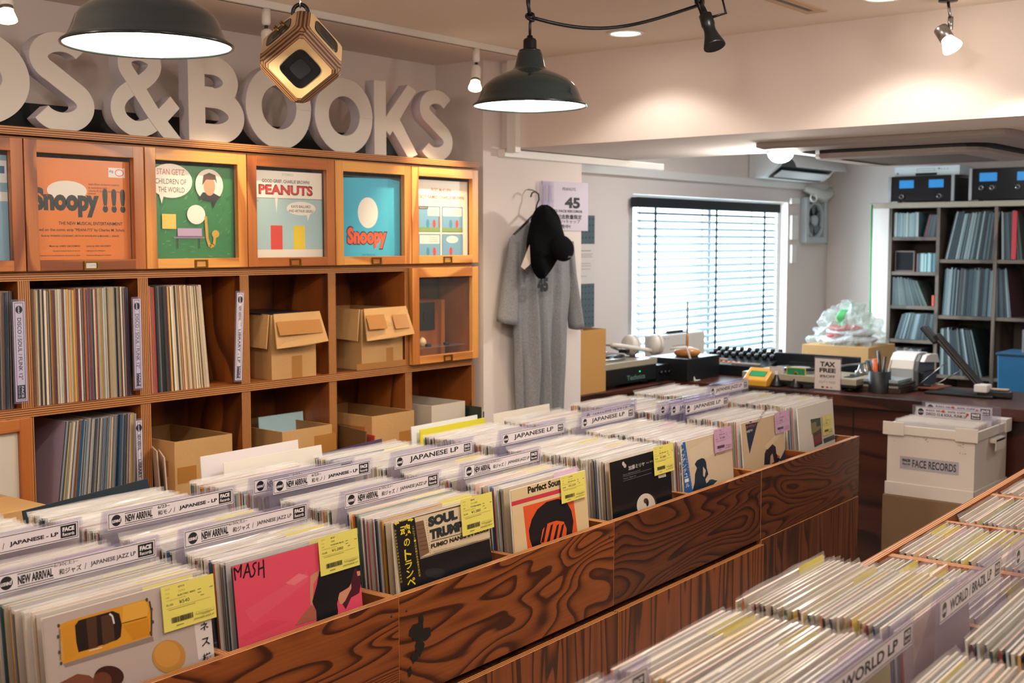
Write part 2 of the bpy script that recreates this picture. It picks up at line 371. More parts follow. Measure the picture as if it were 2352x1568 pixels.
for i in range(8):
    x = L_(SXJ[i]); h0, h1 = (0, .018) if i == 0 else ((-.018, 0) if i == 7 else (-.018, .018))
    for za, zb in ((.0, .085), (.112, Z_4-.015), (Z_4+.012, Z_3-.015), (Z_3+.012, Z_2-.015), (Z_2+.012, Z_1-.015), (Z_1+.012, Z_T-.02)):
        if za == 0: continue
        b = MB(); b.box(x+h0, .002, za, x+h1, DP-.021, zb, P_SHELF, {'y-': E_X}); b.build('upright', sh)
b = MB(); b.box(0.001, DP-.02, .112, SW-.001, DP, Z_T-.021, P_SHELF); b.build('back_panel', sh)
b = MB(); b.box(.02, .04, 0, SW-.02, DP, .085, P_SHELF); b.build('plinth', sh)
def door(i, z0, z1, red=False, panel=None, tone=''):
    """framed display door closing column i between heights z0..z1"""
    x0, x1 = L_(SXJ[i])+.002, L_(SXJ[i+1])-.002; y0, y1 = -.021, -.002; S_, H_ = (P_REDP, P_REDPH) if red else (P_PINE, P_PINEH)
    f = MB(); f.ring(x0, z0, x1, z1, .037, .029, .035, .035, y0, y1, S_)
    d = f.build('door', sh, bev=.0015)
    f = MB(); f.box(x0+.037, y0-.0008, z1-.036, x1-.035, y1, z1-.0005, H_); f.build('top_rail', d, bev=.0015)
    f = MB(); f.box(x0+.037, y0-.0008, z0+.0005, x1-.035, y1, z0+.030, H_); f.build('bottom_rail', d, bev=.0015)
    if panel: f = MB(); f.box(x0+.036, -.008, z0+.029, x1-.034, -.005, z1-.035, panel); f.box(x0+.21, -.0085, z0+.03, x0+.213, -.0081, z1-.036, DKGREY); f.build('panel', d)
    else: f = MB(); f.box(x0+.036, -.012, z0+.029, x1-.034, -.010, z1-.035, M_GLASS); f.build('glass', d)
    if z1 < Z_2: return d
    c = (x0+x1)/2+.005; h = MB()
    for q in ((c-.024, z0+.001, c+.024, z0+.005), (c-.024, z0+.022, c+.024, z0+.026), (c-.024, z0+.005, c-.018, z0+.022), (c+.018, z0+.005, c+.024, z0+.022)): h.box(q[0], y0-.005, q[1], q[2], y0, q[3], BRASS)
    for s_ in (-1, 1): h.lathe([(.0001, 0), (.002, 0), (.0014, .001)], BRASS, 8, Matrix.Translation((c+s_*.021, y0-.005, z0+.0135)) @ Matrix.Rotation(PI/2, 4, 'X'))
    o = h.build('label_holder', d)
    if i == 2: q = Print(); q.rect(c-.017, z0+.006, c+.017, z0+.021, '#d8d2ca'); q.text('COMICS', c-.013, z0+.010, .007, '#8a8f98'); q.build('paper_label', d, FR(y=y0-.001))
    if i == 3: q = Print(); q.rect(c+.028, z0+.011, c+.054, z0+.021, '#ddd5cc'); q.text('RECORD', c+.031, z0+.014, .004, '#9aa0aa'); q.build('sticker', d, FR(y=y0-.0005))
    return d
for i in range(7): door(i, Z_1+.012, Z_T-.004, i in (0, 1, 2, 4))
door(6, Z_2+.013, Z_1-.004)
door(1, Z_3+.012, Z_2-.012, True, mat('cream_panel', '#cfc6b6', .6))
# dark board lying behind the letters
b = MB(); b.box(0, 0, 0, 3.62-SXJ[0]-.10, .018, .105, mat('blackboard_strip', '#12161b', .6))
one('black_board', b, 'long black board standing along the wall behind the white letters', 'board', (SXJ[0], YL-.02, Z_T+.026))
# ------------------------------------------------------------------ display covers behind the doors (plain stand-ins for the drawings, writing kept)
def cover_base(name, label, i, bg, dx=0, size=.315):
    q = Print(.35); q.rect(-size/2, 0, size/2, size, bg); return q
def display(name, label, i, q, w_=.315, dx=0):
    t = thing(name, label, 'record', (SXJ[i]+SP/2+dx, YS+.009, Z_1+.013), 0, 'records shown face-out behind the top row of doors')
    f = MB(); f.box(-w_/2, .0006, 0, w_/2, .004, .315, mat('sleeve_edge', '#d9d0c4', .5)); f.build('sleeve', t)
    q.build('front_print', t, FR()); return t
H_ = .157
q = cover_base('', '', 1, '#7fa5bd'); q.rect(.05, .24, .157, .30, '#d9dde0'); q.rect(.07, .265, .15, .285, '#3b5f95'); q.rect(.06, .19, .157, .215, '#d8dad8'); q.text('Stereo', .075, .196, .012, '#34508c')
display('record_sleeve', 'pale blue record cover behind the door at the left photo edge', 1, q)
q = cover_base('', '', 2, '#e07a22')
q.ell(-.045, .225, .062, .028, '#e8e0d4')
q.text('Snoopy', -.150, .150, .082, '#101114', w=.205, bold=.06)
for k in range(3): q.text('!', .066+.029*k, .165, .070, '#15161a', w=.018, bold=.06)
q.rect(.088, .268, .142, .296, '#e9e4de'); q.text('drg', .090, .280, .010, '#1f6aa0', bold=.03); q.ell(.124, .282, .015, .011, '#e0565a'); q.ell(.124, .282, .012, .008, '#efe6e0')
q.text('Susan Bloom & Sharon Lockhart', .022, .243, .006, '#2a1a10', w=.10); q.text('in association with', .022, .233, .006, '#2a1a10', w=.06)
q.text('Charles M. Schulz Creative Associates', .022, .224, .006, '#2a1a10', w=.118); q.text('present', .022, .215, .006, '#2a1a10')
for t_, x, y, h, w_ in (('THE NEW MUSICAL ENTERTAINMENT', -.075, .128, .0095, .205), ('Based on the comic strip "PEANUTS" by Charles M. Schulz', -.148, .108, .0105, .285), ('Book by WARREN LOCKHART, ARTHUR WHITELAW & MICHAEL L. GRACE', -.128, .093, .0065, .245),
        ('Music by LARRY GROSSMAN', -.105, .064, .0065, .095), ('Lyrics by HAL HACKADY', .010, .064, .0065, .08), ('Sets and Costumes by David Gordon', -.095, .052, .004, .085), ('Lighting by Ken Billington', .010, .052, .004, .06),
        ('Orchestrations and Vocal Arrangements by Lawrence J. Blank', -.148, .039, .004, .138), ('Production Manager John Anderson', .010, .039, .004, .08), ('Choreography by MARC BREAUX', -.055, .020, .0065, .105), ('Directed by ARTHUR WHITELAW', -.055, .010, .0065, .105)):
    q.text(t_, x, y, h, '#1c130c', w=w_, bold=.012)
display('record_sleeve', 'orange musical record cover with fat black title lettering behind a red-brown door', 2, q)
q = cover_base('', '', 3, '#2d7a45'); rg = random.Random(3)
for k in range(130):
    x, y = rg.uniform(-.15, .14), rg.uniform(.01, .25); a = rg.uniform(.5, 1.1) if y > .1 else rg.uniform(-.2, .2); l = rg.uniform(.008, .022)
    q.line([(x, y), (x+l*math.cos(a), y+l*math.sin(a))], .0016, rg.choice(['#4f9663', '#3f8a54', '#1f6a38', '#6aa878']))
q.ell(-.080, .266, .078, .052, '#efe6da'); q.poly([(-.125, .23), (-.105, .225), (-.115, .196)], '#efe6da')
q.text('STAN GETZ', -.130, .284, .018, '#c2432c', w=.100); q.text('CHILDREN OF', -.136, .256, .016, '#20242a', w=.112); q.text('THE WORLD', -.126, .231, .016, '#20242a', w=.095)
q.ell(.062, .258, .053, .050, '#ece3d8'); q.poly([(.07, .212), (.095, .22), (.075, .185)], '#15181b')
q.poly([(.020, .215), (.036, .235), (.075, .235), (.105, .222), (.09, .211), (.06, .207)], '#26242a'); q.ell(.062, .255, .022, .030, '#c99a78'); q.poly([(.034, .255), (.040, .288), (.062, .297), (.086, .290), (.092, .262), (.084, .275), (.05, .275)], '#5a3a26')
q.rect(-.06, .098, .03, .122, '#b79cc0'); q.rect(-.075, .091, .04, .096, '#8d7596'); q.line([(-.06, .09), (-.06, .06)], .003, '#222222'); q.line([(.02, .09), (.02, .06)], .003, '#222222')
q.rect(-.115, .120, -.065, .165, '#e2c45a'); q.ell(.01, .165, .034, .030, '#efe8dc'); q.line([(.045, .16), (.05, .09), (.06, .065), (.075, .07), (.08, .10)], .010, '#c39a3e'); q.ell(.082, .105, .014, .012, '#c39a3e')
display('record_sleeve', 'green record cover with two white balloons, the left one reading STAN GETZ', 3, q)
q = cover_base('', '', 4, '#a8c6cc'); q.rect(-H_, .225, H_, .315, '#efe7dc'); q.rect(-H_, 0, H_, .055, '#e6ded2'); q.rect(-H_, .224, H_, .2255, '#30363a')
q.text('STEREO', -.02, .300, .008, '#a9a39b', w=.05); q.text('GOOD GRIEF, CHARLIE BROWN!', -.105, .274, .013, '#1d1f22', w=.205, bold=.015)
q.text('PEANUTS', -.120, .236, .034, '#2a1c1c', w=.234, bold=.05); q.text('PEANUTS', -.116, .239, .028, '#d8352f', w=.226, bold=.02)
q.poly([(-.052, .225), (-.040, .225), (-.046, .175)], '#efe7dc'); q.ell(.062, .193, .064, .023, '#efe7dc'); q.poly([(.085, .175), (.10, .175), (.09, .150)], '#efe7dc')
q.text('KAYE BALLARD', .018, .195, .009, '#1d1f22', w=.085, bold=.01); q.text('AND ARTHUR SIEGEL?', .006, .180, .009, '#1d1f22', w=.11, bold=.01)
q.text('GEORGE', -.15, .212, .005, '#5a7a86', w=.03)
q.rect(-.072, .055, -.022, .135, '#d4402f'); q.rect(.026, .055, .076, .135, '#e8c928')
q.text('MUSIC COMPOSED, ARRANGED AND CONDUCTED BY FRED KARLIN', -.125, .005, .0055, '#1d1f22', w=.205, bold=.01)
display('record_sleeve', 'pale blue record cover with a cream head and red PEANUTS lettering', 4, q)
q = cover_base('', '', 5, '#3fb2d2'); q.ell(-.005, .185, .050, .055, '#efe9df')
q.text('Snoopy', -.112, .052, .085, '#1d2a3c', w=.205, bold=.09); q.text('Snoopy', -.107, .057, .075, '#ee5b2b', w=.195, bold=.05)
q.text('THE MUSICAL', -.038, .030, .008, '#1b6a90', w=.068); q.text('T.V.A', .12, .293, .009, '#1b6a90')
q.poly([(-H_, .305), (-.10, .312), (-.06, .308), (.10, .31), (H_, .303), (H_, .315), (-H_, .315)], '#20323c')
display('record_sleeve', 'turquoise record cover with orange bubble-letter title, second door from the right', 5, q)
q = cover_base('', '', 6, '#e9dfd0'); q.text('ROD McKUEN', -.050, .272, .013, '#c2472e', w=.11, bold=.02); q.text('A BOY NAMED CHARLIE BROWN', -.132, .245, .013, '#c2472e', w=.268, bold=.02)
for y in (.263, .236, .230): q.rect(-.06, y, .06, y+.002, '#cbbda9')
for k, (x, y) in enumerate(((-.122, .118), (.008, .118), (-.122, .012), (.008, .012))):
    q.rect(x, y, x+.120, y+.098, '#37464c'); q.rect(x+.002, y+.002, x+.118, y+.096, '#6fa3c2'); q.rect(x+.002, y+.002, x+.118, y+.018, '#7d9a52')
    q.rect(x+(.05 if k == 0 else .006), y+.062, x+.114, y+.094, '#ece4d6') if k < 3 else q.ell(x+.058, y+.078, .034, .014, '#ece4d6')
    for j in range(3): q.rect(x+.056, y+.069+.008*j, x+.106, y+.071+.008*j, '#a39a8c') if k < 3 else None
    q.ell(x+.05, y+.032, .009, .016, '#3b86a6' if k < 3 else '#c23b30'); q.ell(x+.086, y+.032, .009, .016, '#c23b30') if k < 3 else None
q.rect(-.120, .205, -.07, .214, '#22282c'); q.text('PEANUTS', -.116, .207, .005, '#e9dfd0', w=.04); q.rect(-.012, .136, -.004, .178, '#b0512e')
display('record_sleeve', 'cream record cover with a four-panel comic strip, rightmost top door', 6, q)
# ------------------------------------------------------------------ big white letters
def arc(cx, cy, rx, ry, a0, a1, n=24): return [(cx+rx*math.cos(R(a0+(a1-a0)*k/n)), cy+ry*math.sin(R(a0+(a1-a0)*k/n))) for k in range(n+1)]
def stroke(b, pts, wd, d, m, ms):
    """thick flat band along a path, extruded backwards by d"""
    n = len(pts); L_s, R_s = [], []; ws = wd if isinstance(wd, list) else [wd]*n
    closed = math.hypot(pts[0][0]-pts[-1][0], pts[0][1]-pts[-1][1]) < 1e-6
    for k in range(n):
        a = pts[k-1] if k else (pts[-2] if closed else pts[0]); c = pts[k+1] if k < n-1 else (pts[1] if closed else pts[-1])
        dx, dy = c[0]-a[0], c[1]-a[1]; l = math.hypot(dx, dy) or 1; nx, ny = -dy/l*ws[k]/2, dx/l*ws[k]/2
        L_s.append((pts[k][0]+nx, pts[k][1]+ny)); R_s.append((pts[k][0]-nx, pts[k][1]-ny))
    bm = b.bm; i, j = b.mi(m), b.mi(ms); b.off = getattr(b, 'off', 0)+.0003
    zc = getattr(b, 'clip', None) or (-9, 9)
    V4 = [[bm.verts.new((p[0], y+(b.off+3e-5*k if y == 0 else -b.off), min(max(p[1], zc[0]), zc[1]))) for k, p in enumerate(S_)] for S_ in (L_s, R_s) for y in (0, d)]
    lf, lb, rf, rb = V4
    for k in range(n-1):
        for q, mm in (((lf[k], lf[k+1], rf[k+1], rf[k]), i), ((lb[k], rb[k], rb[k+1], lb[k+1]), i), ((lf[k], lb[k], lb[k+1], lf[k+1]), j), ((rf[k], rf[k+1], rb[k+1], rb[k]), j)):
            f = bm.faces.new(q); f.material_index = mm
    if not closed:
        for k in (0, -1): f = bm.faces.new((lf[k], rf[k], rb[k], lb[k])); f.material_index = j
LW = mat('letter_white', '#d9d2c9', .6, bump=.05, bscale=40); LS = mat('letter_side', '#cfcad0', .6)
def letter(ch, xl, xr, zt, zb, label, yy=YS+.055, d=.05):
    wd_, ht = xr-xl, zt-zb; b = MB(); b.clip = (0, ht); s_ = wd_*dict(O=.235, B=.29, S=.275, K=.28, D=.30).get(ch, .235)
    h2 = s_/2
    if ch == 'O': stroke(b, arc(wd_/2, ht/2, wd_/2-h2, ht/2-h2, 0, 360, 56), s_, d, LW, LS)
    if ch == 'D':
        stroke(b, [(h2, 0), (h2, ht)], s_, d, LW, LS)
        stroke(b, [(s_, h2), (wd_*.35, h2)] + arc(wd_*.35, ht/2, wd_*.65-h2, ht/2-h2, -90, 90, 40) + [(s_, ht-h2)], s_, d, LW, LS)
    if ch == 'B':
        stroke(b, [(h2, 0), (h2, ht)], s_, d, LW, LS); m_ = ht*.52
        stroke(b, [(s_*.9, h2), (wd_*.45, h2)] + arc(wd_*.45, (h2+m_)/2, wd_*.55-h2, (m_-h2)/2, -90, 90, 28) + [(s_*.9, m_)], s_, d, LW, LS)
        stroke(b, [(s_*.9, m_+.004), (wd_*.42, m_+.004)] + arc(wd_*.42, (ht-h2+m_)/2, wd_*.48-h2, (ht-h2-m_)/2, -90, 90, 28) + [(s_*.9, ht-h2)], s_*.95, d-.001, LW, LS)
    if ch == 'K':
        stroke(b, [(h2, 0), (h2, ht)], s_*.92, d, LW, LS)
        stroke(b, [(s_*.9, ht*.36), (wd_*.93-h2*.5, ht)], s_*.92, d-.001, LW, LS); stroke(b, [(wd_*.36, ht*.58), (wd_-h2*.9, 0)], s_*.92, d-.0015, LW, LS)
    if ch == 'S':
        p = arc(wd_*.50, ht*.735, wd_*.43-h2*.6, ht*.265-h2, 28, 235, 26) + arc(wd_*.49, ht*.275, wd_*.49-h2, ht*.275-h2, 52, -152, 28)
        stroke(b, p, s_, d, LW, LS)
    if ch == '&':
        K_ = [(.93, -.06), (.62, .25), (.455, .45), (.306, .645), (.205, .78), (.235, .90), (.41, .948), (.59, .89), (.60, .77), (.47, .645), (.276, .543), (.135, .43), (.095, .30), (.16, .18), (.32, .105), (.50, .13), (.68, .246), (.90, .44)]
        p = [(K_[0][0]*wd_, K_[0][1]*ht)]
        for i in range(len(K_)-1):
            q0, q1, q2, q3 = K_[max(i-1, 0)], K_[i], K_[i+1], K_[min(i+2, len(K_)-1)]
            for j in range(1, 6):
                t_ = j/5; p.append(tuple(.5*(2*q1[c]+(q2[c]-q0[c])*t_+(2*q0[c]-5*q1[c]+4*q2[c]-q3[c])*t_**2+(3*q1[c]-q0[c]-3*q2[c]+q3[c])*t_**3)*(wd_, ht)[c] for c in (0, 1)))
        s_ = wd_*.205
        stroke(b, p, s_*.92, d, LW, LS)
    return one('sign_letter', b, label, 'letter', (xl, yy, zb), 0, 'white letters standing on the shelf top', bev=.002)
def LX(x): return atY(x, 280, YS+.055).x
def LH(x, y): return atY(x, y, YS+.055).z
zb0 = Z_T+.027
for ch, xa, xb, yt, label in (('D', -150, 72, 62, 'white D cut off by the left photo edge'), ('S', 66, 222, 73, 'white S between the cut-off D and the ampersand, under the big lamp'), ('&', 252, 420, 112, 'white ampersand in the row of letters'),
        ('B', 430, 562, 128, 'white B right after the ampersand'), ('O', 562, 716, 150, 'white O partly hidden behind the hanging cube speaker'), ('O', 720, 857, 178, 'white O between the hidden O and the K'),
        ('K', 855, 962, 190, 'white K in the row of letters'), ('S', 960, 1042, 206, 'white S at the right end of the letters')):
    letter(ch, LX(xa+4), LX(xb), LH((xa+xb)/2, yt), zb0, label)
# ------------------------------------------------------------------ records: every one is specified here, built at the end
RECS = []
COVERS = ['#d8d1c8', '#cfc6ba', '#cbc5be', '#ddd8d2', '#c9bcaa', '#bdb3a8', '#d4cabd', '#c4c0bd', '#b9a88e', '#8a8f94', '#b5a58c', '#d7c4b0', '#dfe0dc', '#3a3f48', '#b2453c', '#2f5a7c', '#c88a3a', '#5a7a6a', '#e2b9a8', '#b8a6b8']
SPINES = ['#c9c0ae', '#b9a98c', '#a8946f', '#cdc6ba', '#94794f', '#20242a', '#15181c', '#2b3d58', '#3a4652', '#9c3a30', '#b0562e', '#46586a', '#6a4a30', '#cdbfa6', '#8a7a62', '#ddd0b8', '#2f5a5e', '#d49a4a', '#5a3040', '#a9b4b8']
DARKSP = ['#1c242c', '#24343f', '#33495a', '#52626a', '#8a8678', '#b9b29c', '#2a3038', '#6a4a38', '#1e2f44', '#a8aeb0', '#473038', '#3c5a60', '#c9c1ae', '#7b6a4c', '#151a20']
rr = random.Random(11)
def rec(loc, rz, lean, cover, spine, label=None, flap=True, t=.0034, group='', text='', k=1.0, w=.318, h=.315, top=None, rot=None):
    loc = Vector(loc); RECS.append(dict(loc=loc, rz=rz, lean=lean, cover=cover, spine=spine, label=label, flap=flap, t=t, group=group, text=text, w=w, h=h, top=top,
        score=t*k/max(.3, (loc-CAM).dot(_fw))**2))
def fill(uc, v0, v1, zb, group, text, lean=R(3), pitch=.0066, plab=.25, lcol='#e6dd6a', cov=COVERS, sp=SPINES, jit=.004, k=.42, w=.318):
    """upright LPs one behind the other; v = position of the sleeve tops"""
    v = v0
    while v < v1:
        t = rr.choice((.003, .0034, .0034, .004, .005)); ln = lean+R(rr.uniform(-.14, .14))
        c = rr.choice(cov[:9] if rr.random() < .6 else cov); s_ = rr.choice(sp)
        lb = (lcol if rr.random() < .85 else '#d9b8d2') if rr.random() < plab else None
        rec(I(uc+rr.uniform(-jit, jit), v-.315*math.sin(lean), zb+rr.uniform(-.003, .005)), ISL, ln, c, s_, lb, True, t, group, text, k, w)
        v += max(t+.0030, pitch*rr.uniform(.75, 1.3))
def rec_mesh(r, M=None):
    """(verts, faces, tones) of card sleeve, plastic flap, price label in the frame of the record"""
    w, h, t = r['w']/2, r['h'], r['t']; M = M or Matrix(); rg = random.Random(int(r['loc'].x*9e5) ^ int(r['loc'].y*7e5))
    P = [(-w, 0, 0), (w, 0, 0), (w, t, 0), (-w, t, 0), (-w, 0, h), (w, 0, h), (w, t, h), (-w, t, h)]
    c, s_ = lin(r['cover']), lin(r['spine']); tp = lin(r['top']) if r['top'] else tuple(.5*a+.5*b_ for a, b_ in zip(s_, lin('#e2dacb')))
    A = ([M @ Vector(p) for p in P], [(0, 1, 5, 4), (1, 2, 6, 5), (2, 3, 7, 6), (3, 0, 4, 7), (4, 5, 6, 7), (3, 2, 1, 0)], [c, s_, c, s_, tp, s_])
    B = C_ = None
    if r['flap']:
        n = 5; hh = .0055+rg.random()*.0045; V_ = []
        for a in range(n+1):
            x = -w-.004+(2*w+.008)*a/n; dy = rg.uniform(-.0012, .0022)
            V_ += [(x, -.0006, h-.004), (x, t*.4+dy*.6, h+.003), (x, t*.5+dy*1.6, h+hh+rg.uniform(-.0012, .0012))]
        F = []
        for a in range(n):
            for q in (0, 1): F.append((a*3+q, a*3+3+q, a*3+4+q, a*3+1+q))
        B = ([M @ Vector(p) for p in V_], F, [(1, 1, 1)]*len(F))
    if r["label"]:
        x0 = w-.114+rg.uniform(-.012, .006); x1 = x0+.104; z1 = h+.003+rg.uniform(-.010, .002)
        C_ = ([M @ Vector(p) for p in ((x0, -.0011, z1-.068), (x1, -.0011, z1-.068), (x1, -.0011, z1), (x0, -.0011, z1))], [(0, 1, 2, 3)], [lin(r['label'])])
    return A, B, C_
def tone_mesh(name, parts):
    V_, F, T, MI, mats = [], [], [], [], []
    for (v, f, t), m in parts:
        if m not in mats: mats.append(m)
        n = len(V_); V_ += v; F += [tuple(i+n for i in q) for q in f]; T += t; MI += [mats.index(m)]*len(f)
    me = bpy.data.meshes.new(name); me.from_pydata(V_, [], F)
    for m in mats: me.materials.append(m)
    me.polygons.foreach_set('material_index', MI)
    a = me.attributes.new('tone', 'FLOAT_COLOR', 'FACE'); a.data.foreach_set('color', [x for t in T for x in (*t, 1)])
    me.update(); return me
def recf(r):
    return Matrix.Translation(r['loc']) @ Matrix.Rotation(r['rz'], 4, 'Z') @ Matrix.Rotation(-r['lean'], 4, 'X')
# ------------------------------------------------------------------ island of record bins in the middle
VF, DB = 1.615, .785; ZT1 = .885; BASE1 = .7085
JB = [.10, .93, 1.783, 2.607, 3.485, 4.327]
def bin_unit(u0, u1, vf, depth, zt, zb, front, label, group, slope=.004, cells=2, wood2=P_BIN, floors=None):
    W_ = u1-u0; t = thing('record_bin', label, 'record bin', I(u0+.0006, vf, 0), ISL, group); W_ -= .0012
    b = MB(); b.box(0, 0, zb, W_, .018, zt, front, {'z+': E_Y, 'x-': E_Y, 'x+': E_Y}); b.build('front_panel', t, bev=.0012)
    b = MB(); b.box(0, depth-.018, zb, W_, depth, zt, wood2, {'z+': E_Y}); b.build('back_panel', t)
    for k in range(cells+1):
        x0 = (0, W_-.012)[k > 0] if k in (0, cells) else W_*k/cells-.009
        x1 = x0+(.012 if k in (0, cells) else .018)
        b = MB(); b.box(x0, .0185, zb+.03, x1, depth-.0185, zt-slope, wood2, {'z+': E_X}); b.build('side_panel' if k in (0, cells) else 'divider', t)
    for k in range(cells):
        zf = (floors or [zb+.029]*cells)[k]; b = MB(); b.box(W_*k/cells+.0125, .019, zf-.015, W_*(k+1)/cells-.0125, depth-.019, zf, wood2); b.build('bottom_panel', t)
    sm = MB()
    for x in (.022, W_-.022):
        for z in (zb+.03, zt-.035): sm.lathe([(.0001, .0006), (.0028, .0005), (.003, 0)], DKGREY, 8, Matrix.Translation((x, 0, z)) @ Matrix.Rotation(PI/2, 4, 'X'))
    sm.build('screws', t)
    return t
def cabinet(u0, u1, vf, depth, zt, front, label, group):
    W_ = u1-u0-.0012; t = thing('drawer_cabinet', label, 'cabinet', I(u0+.0006, vf, 0), ISL, group)
    b = MB(); b.box(0, .019, .09, W_, depth, zt-.002, P_LOWD); b.build('body', t)
    b = MB(); b.box(.002, 0, .10, W_-.002, .018, zt, front, {'z+': E_Y, 'x-': E_Y, 'x+': E_Y}); b.build('front_panel', t, bev=.0012)
    b = MB(); b.box(0.01, .05, 0, W_-.01, depth-.02, .09, DKGREY); b.build('plinth', t)
names = ['upper record bin at the near end, below the left photo edge', 'upper bin holding the yellow-car and pink-cover columns', 'upper bin with two big knots and a black scuff on its front', 'dark-fronted upper bin holding the black cover and the blue-striped cover', 'far upper bin with curling grain, ending by the counter']
lows = ['lower cabinet at the near end of the long bin row', 'lower cabinet under the bin with the pink cover', 'lower cabinet with striped vertical grain under the knotted bin front', 'mid-brown lower cabinet under the dark-fronted third bin', 'dark lower cabinet at the far end of the bin row']
for i in range(5):
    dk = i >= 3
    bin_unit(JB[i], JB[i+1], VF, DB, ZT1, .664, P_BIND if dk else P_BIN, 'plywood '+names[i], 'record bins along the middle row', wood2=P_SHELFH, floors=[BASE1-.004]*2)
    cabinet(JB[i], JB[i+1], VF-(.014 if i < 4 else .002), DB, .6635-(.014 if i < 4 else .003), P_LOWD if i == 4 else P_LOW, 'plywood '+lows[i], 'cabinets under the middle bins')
# stained scuff on the knotted panel
q = Print(.6); rg = random.Random(5)
for (x, y, rx, ry) in ((.05, .10, .022, .016), (.075, .085, .028, .012), (.06, .065, .015, .018), (.045, .045, .012, .01), (.066, .12, .008, .012), (.03, .02, .006, .01)):
    q.poly([(x+rx*(.75+.5*rg.random())*math.cos(a), y+ry*(.7+.6*rg.random())*math.sin(a)) for a in [2*PI*k/13 for k in range(13)]], '#17130f')
q.build('scuff_mark', bpy.data.objects['record_bin.002'], FR(0, -.0008, .70))
UC = [.72, 1.182, 1.557, 1.979, 2.384, 2.826, 3.222, 3.665, 4.105]
heads = ['at the left photo edge', 'behind the cover with the yellow convertible', 'behind the bright pink MASH cover', 'behind the SOUL cover with the black side band', 'behind the cream cover with the orange square', 'behind the black cover with the white disc', 'behind the cream cover with the blue side band', 'behind the tan cover with the navy wedge', 'behind the plain white cover at the far end']
VIV = COVERS+['#d9762f', '#c9912c', '#2b4f8c', '#a8323a', '#2f5a5e', '#dcd6cc', '#e8c9c0', '#4a6a92', '#e2d9b0']
WHT = ['#dedad6', '#d6d2cd', '#e0dcd8', '#d0ccca', '#c6c2c0', '#d6cec4', '#c4c2c4', '#dad5ce', '#cdc8c0', '#c9c2ba', '#b9aeb8', '#d8c8b0', '#8f979c', '#d79a8a']
for i, uc in enumerate(UC):
    far = i >= 5; gr = 'used LPs filed '+heads[i]; tx = 'sleeved LP filed upright '+heads[i]
    kw = dict(cov=WHT if far else COVERS, plab=.10 if far else .42 if 0 < i < 5 else .2, pitch=.0074 if far else .0068)
    g0 = 1.674 if i < 7 else 1.708
    jz = 1.81 if i in (1, 2, 3, 4) else None
    jl = {0: 2.01, 1: 2.015, 2: 2.015, 3: 2.015, 4: 2.02, 5: 2.02, 6: 2.015, 7: 1.905, 8: 2.03}[i]
    if jz: fill(uc, g0+.010, jz-.014, BASE1, gr, tx, R(5), **dict(kw, pitch=.0098, plab=.6, cov=VIV))
    fill(uc, jz+.03 if jz else g0+.010, jl-.014, BASE1, gr, tx, R(4), **kw)
    kw['plab'] *= .4
    fill(uc+rr.uniform(-.004, .004), jl+(.075 if i == 7 else .034), VF+DB-(.085 if 2 <= i <= 6 else .045), BASE1+.004, gr, tx, R(3), **kw)
# ------------------------------------------------------------------ section signs
def used_disc(q, cx, cy, r):
    q.ell(cx, cy, r, r, '#1b1d24'); q.rect(cx-r*1.0, cy-r*.28, cx+r*1.0, cy+r*.28, '#1b1d24'); q.text('used', cx-r*.92, cy-r*.36, r*.75, '#e8e2e6', w=r*1.84, bold=.03, shear=.25)
def face_box(q, x0, y0, x1, y1):
    w_, h_ = x1-x0, y1-y0; q.rect(x0, y0, x1, y1, '#1b1d24'); q.text('FACE', x0+w_*.12, y0+h_*.50, h_*.36, '#e8e2e6', w=w_*.76, bold=.06); q.text('Records', x0+w_*.12, y0+h_*.13, h_*.28, '#e8e2e6', w=w_*.76, bold=.02)
def strip(kind, text='', W_=.312, H_=.0335):
    q = Print(.35); q.rect(0, 0, W_, H_, '#e6dfe4'); q.frame(.002, .0022, W_-.002, H_-.0022, .0013, '#1b1d24')
    used_disc(q, .020, H_/2, .0112)
    if kind != 'plain': face_box(q, W_-.039, .0052, W_-.006, H_-.0052)
    else: face_box(q, W_-.036, .0065, W_-.008, H_-.0065)
    if kind == 'jazz' or kind == 'mono':
        q.text('NEW ARRIVAL', .040, .0095, .0145, '#1b1d24', w=.064, bold=.045); q.rect(.0395, .0265, .105, .0277, '#1b1d24'); q.rect(.0395, .0062, .105, .0074, '#1b1d24')
        if kind == 'jazz':
            q.text('6/30(土)~', .106, .0228, .0075, '#33353c', w=.046); q.text('和ジャズ', .115, .0085, .0105, '#1b1d24', w=.043, bold=.012); q.text('/', .164, .0085, .0105, '#4a4c54'); q.text('JAPANESE JAZZ LP', .176, .0095, .0096, '#26282e', w=.092, bold=.012)
        else:
            q.text('6/23~', .117, .0225, .0062, '#1b1d24', w=.03, bold=.015); q.text('和モノ', .117, .0085, .0100, '#1b1d24', w=.034, bold=.012); q.text('/', .156, .0085, .0105, '#1b1d24'); q.text('JAPANESE - LP', .170, .0095, .0095, '#1b1d24', w=.098, bold=.035)
    elif kind == 'plain': q.text(text, .045+(.012 if len(text) < 12 else 0), .0085, .0165, '#1b1d24', w=.212 if len(text) > 11 else .195, bold=.022)
    return q
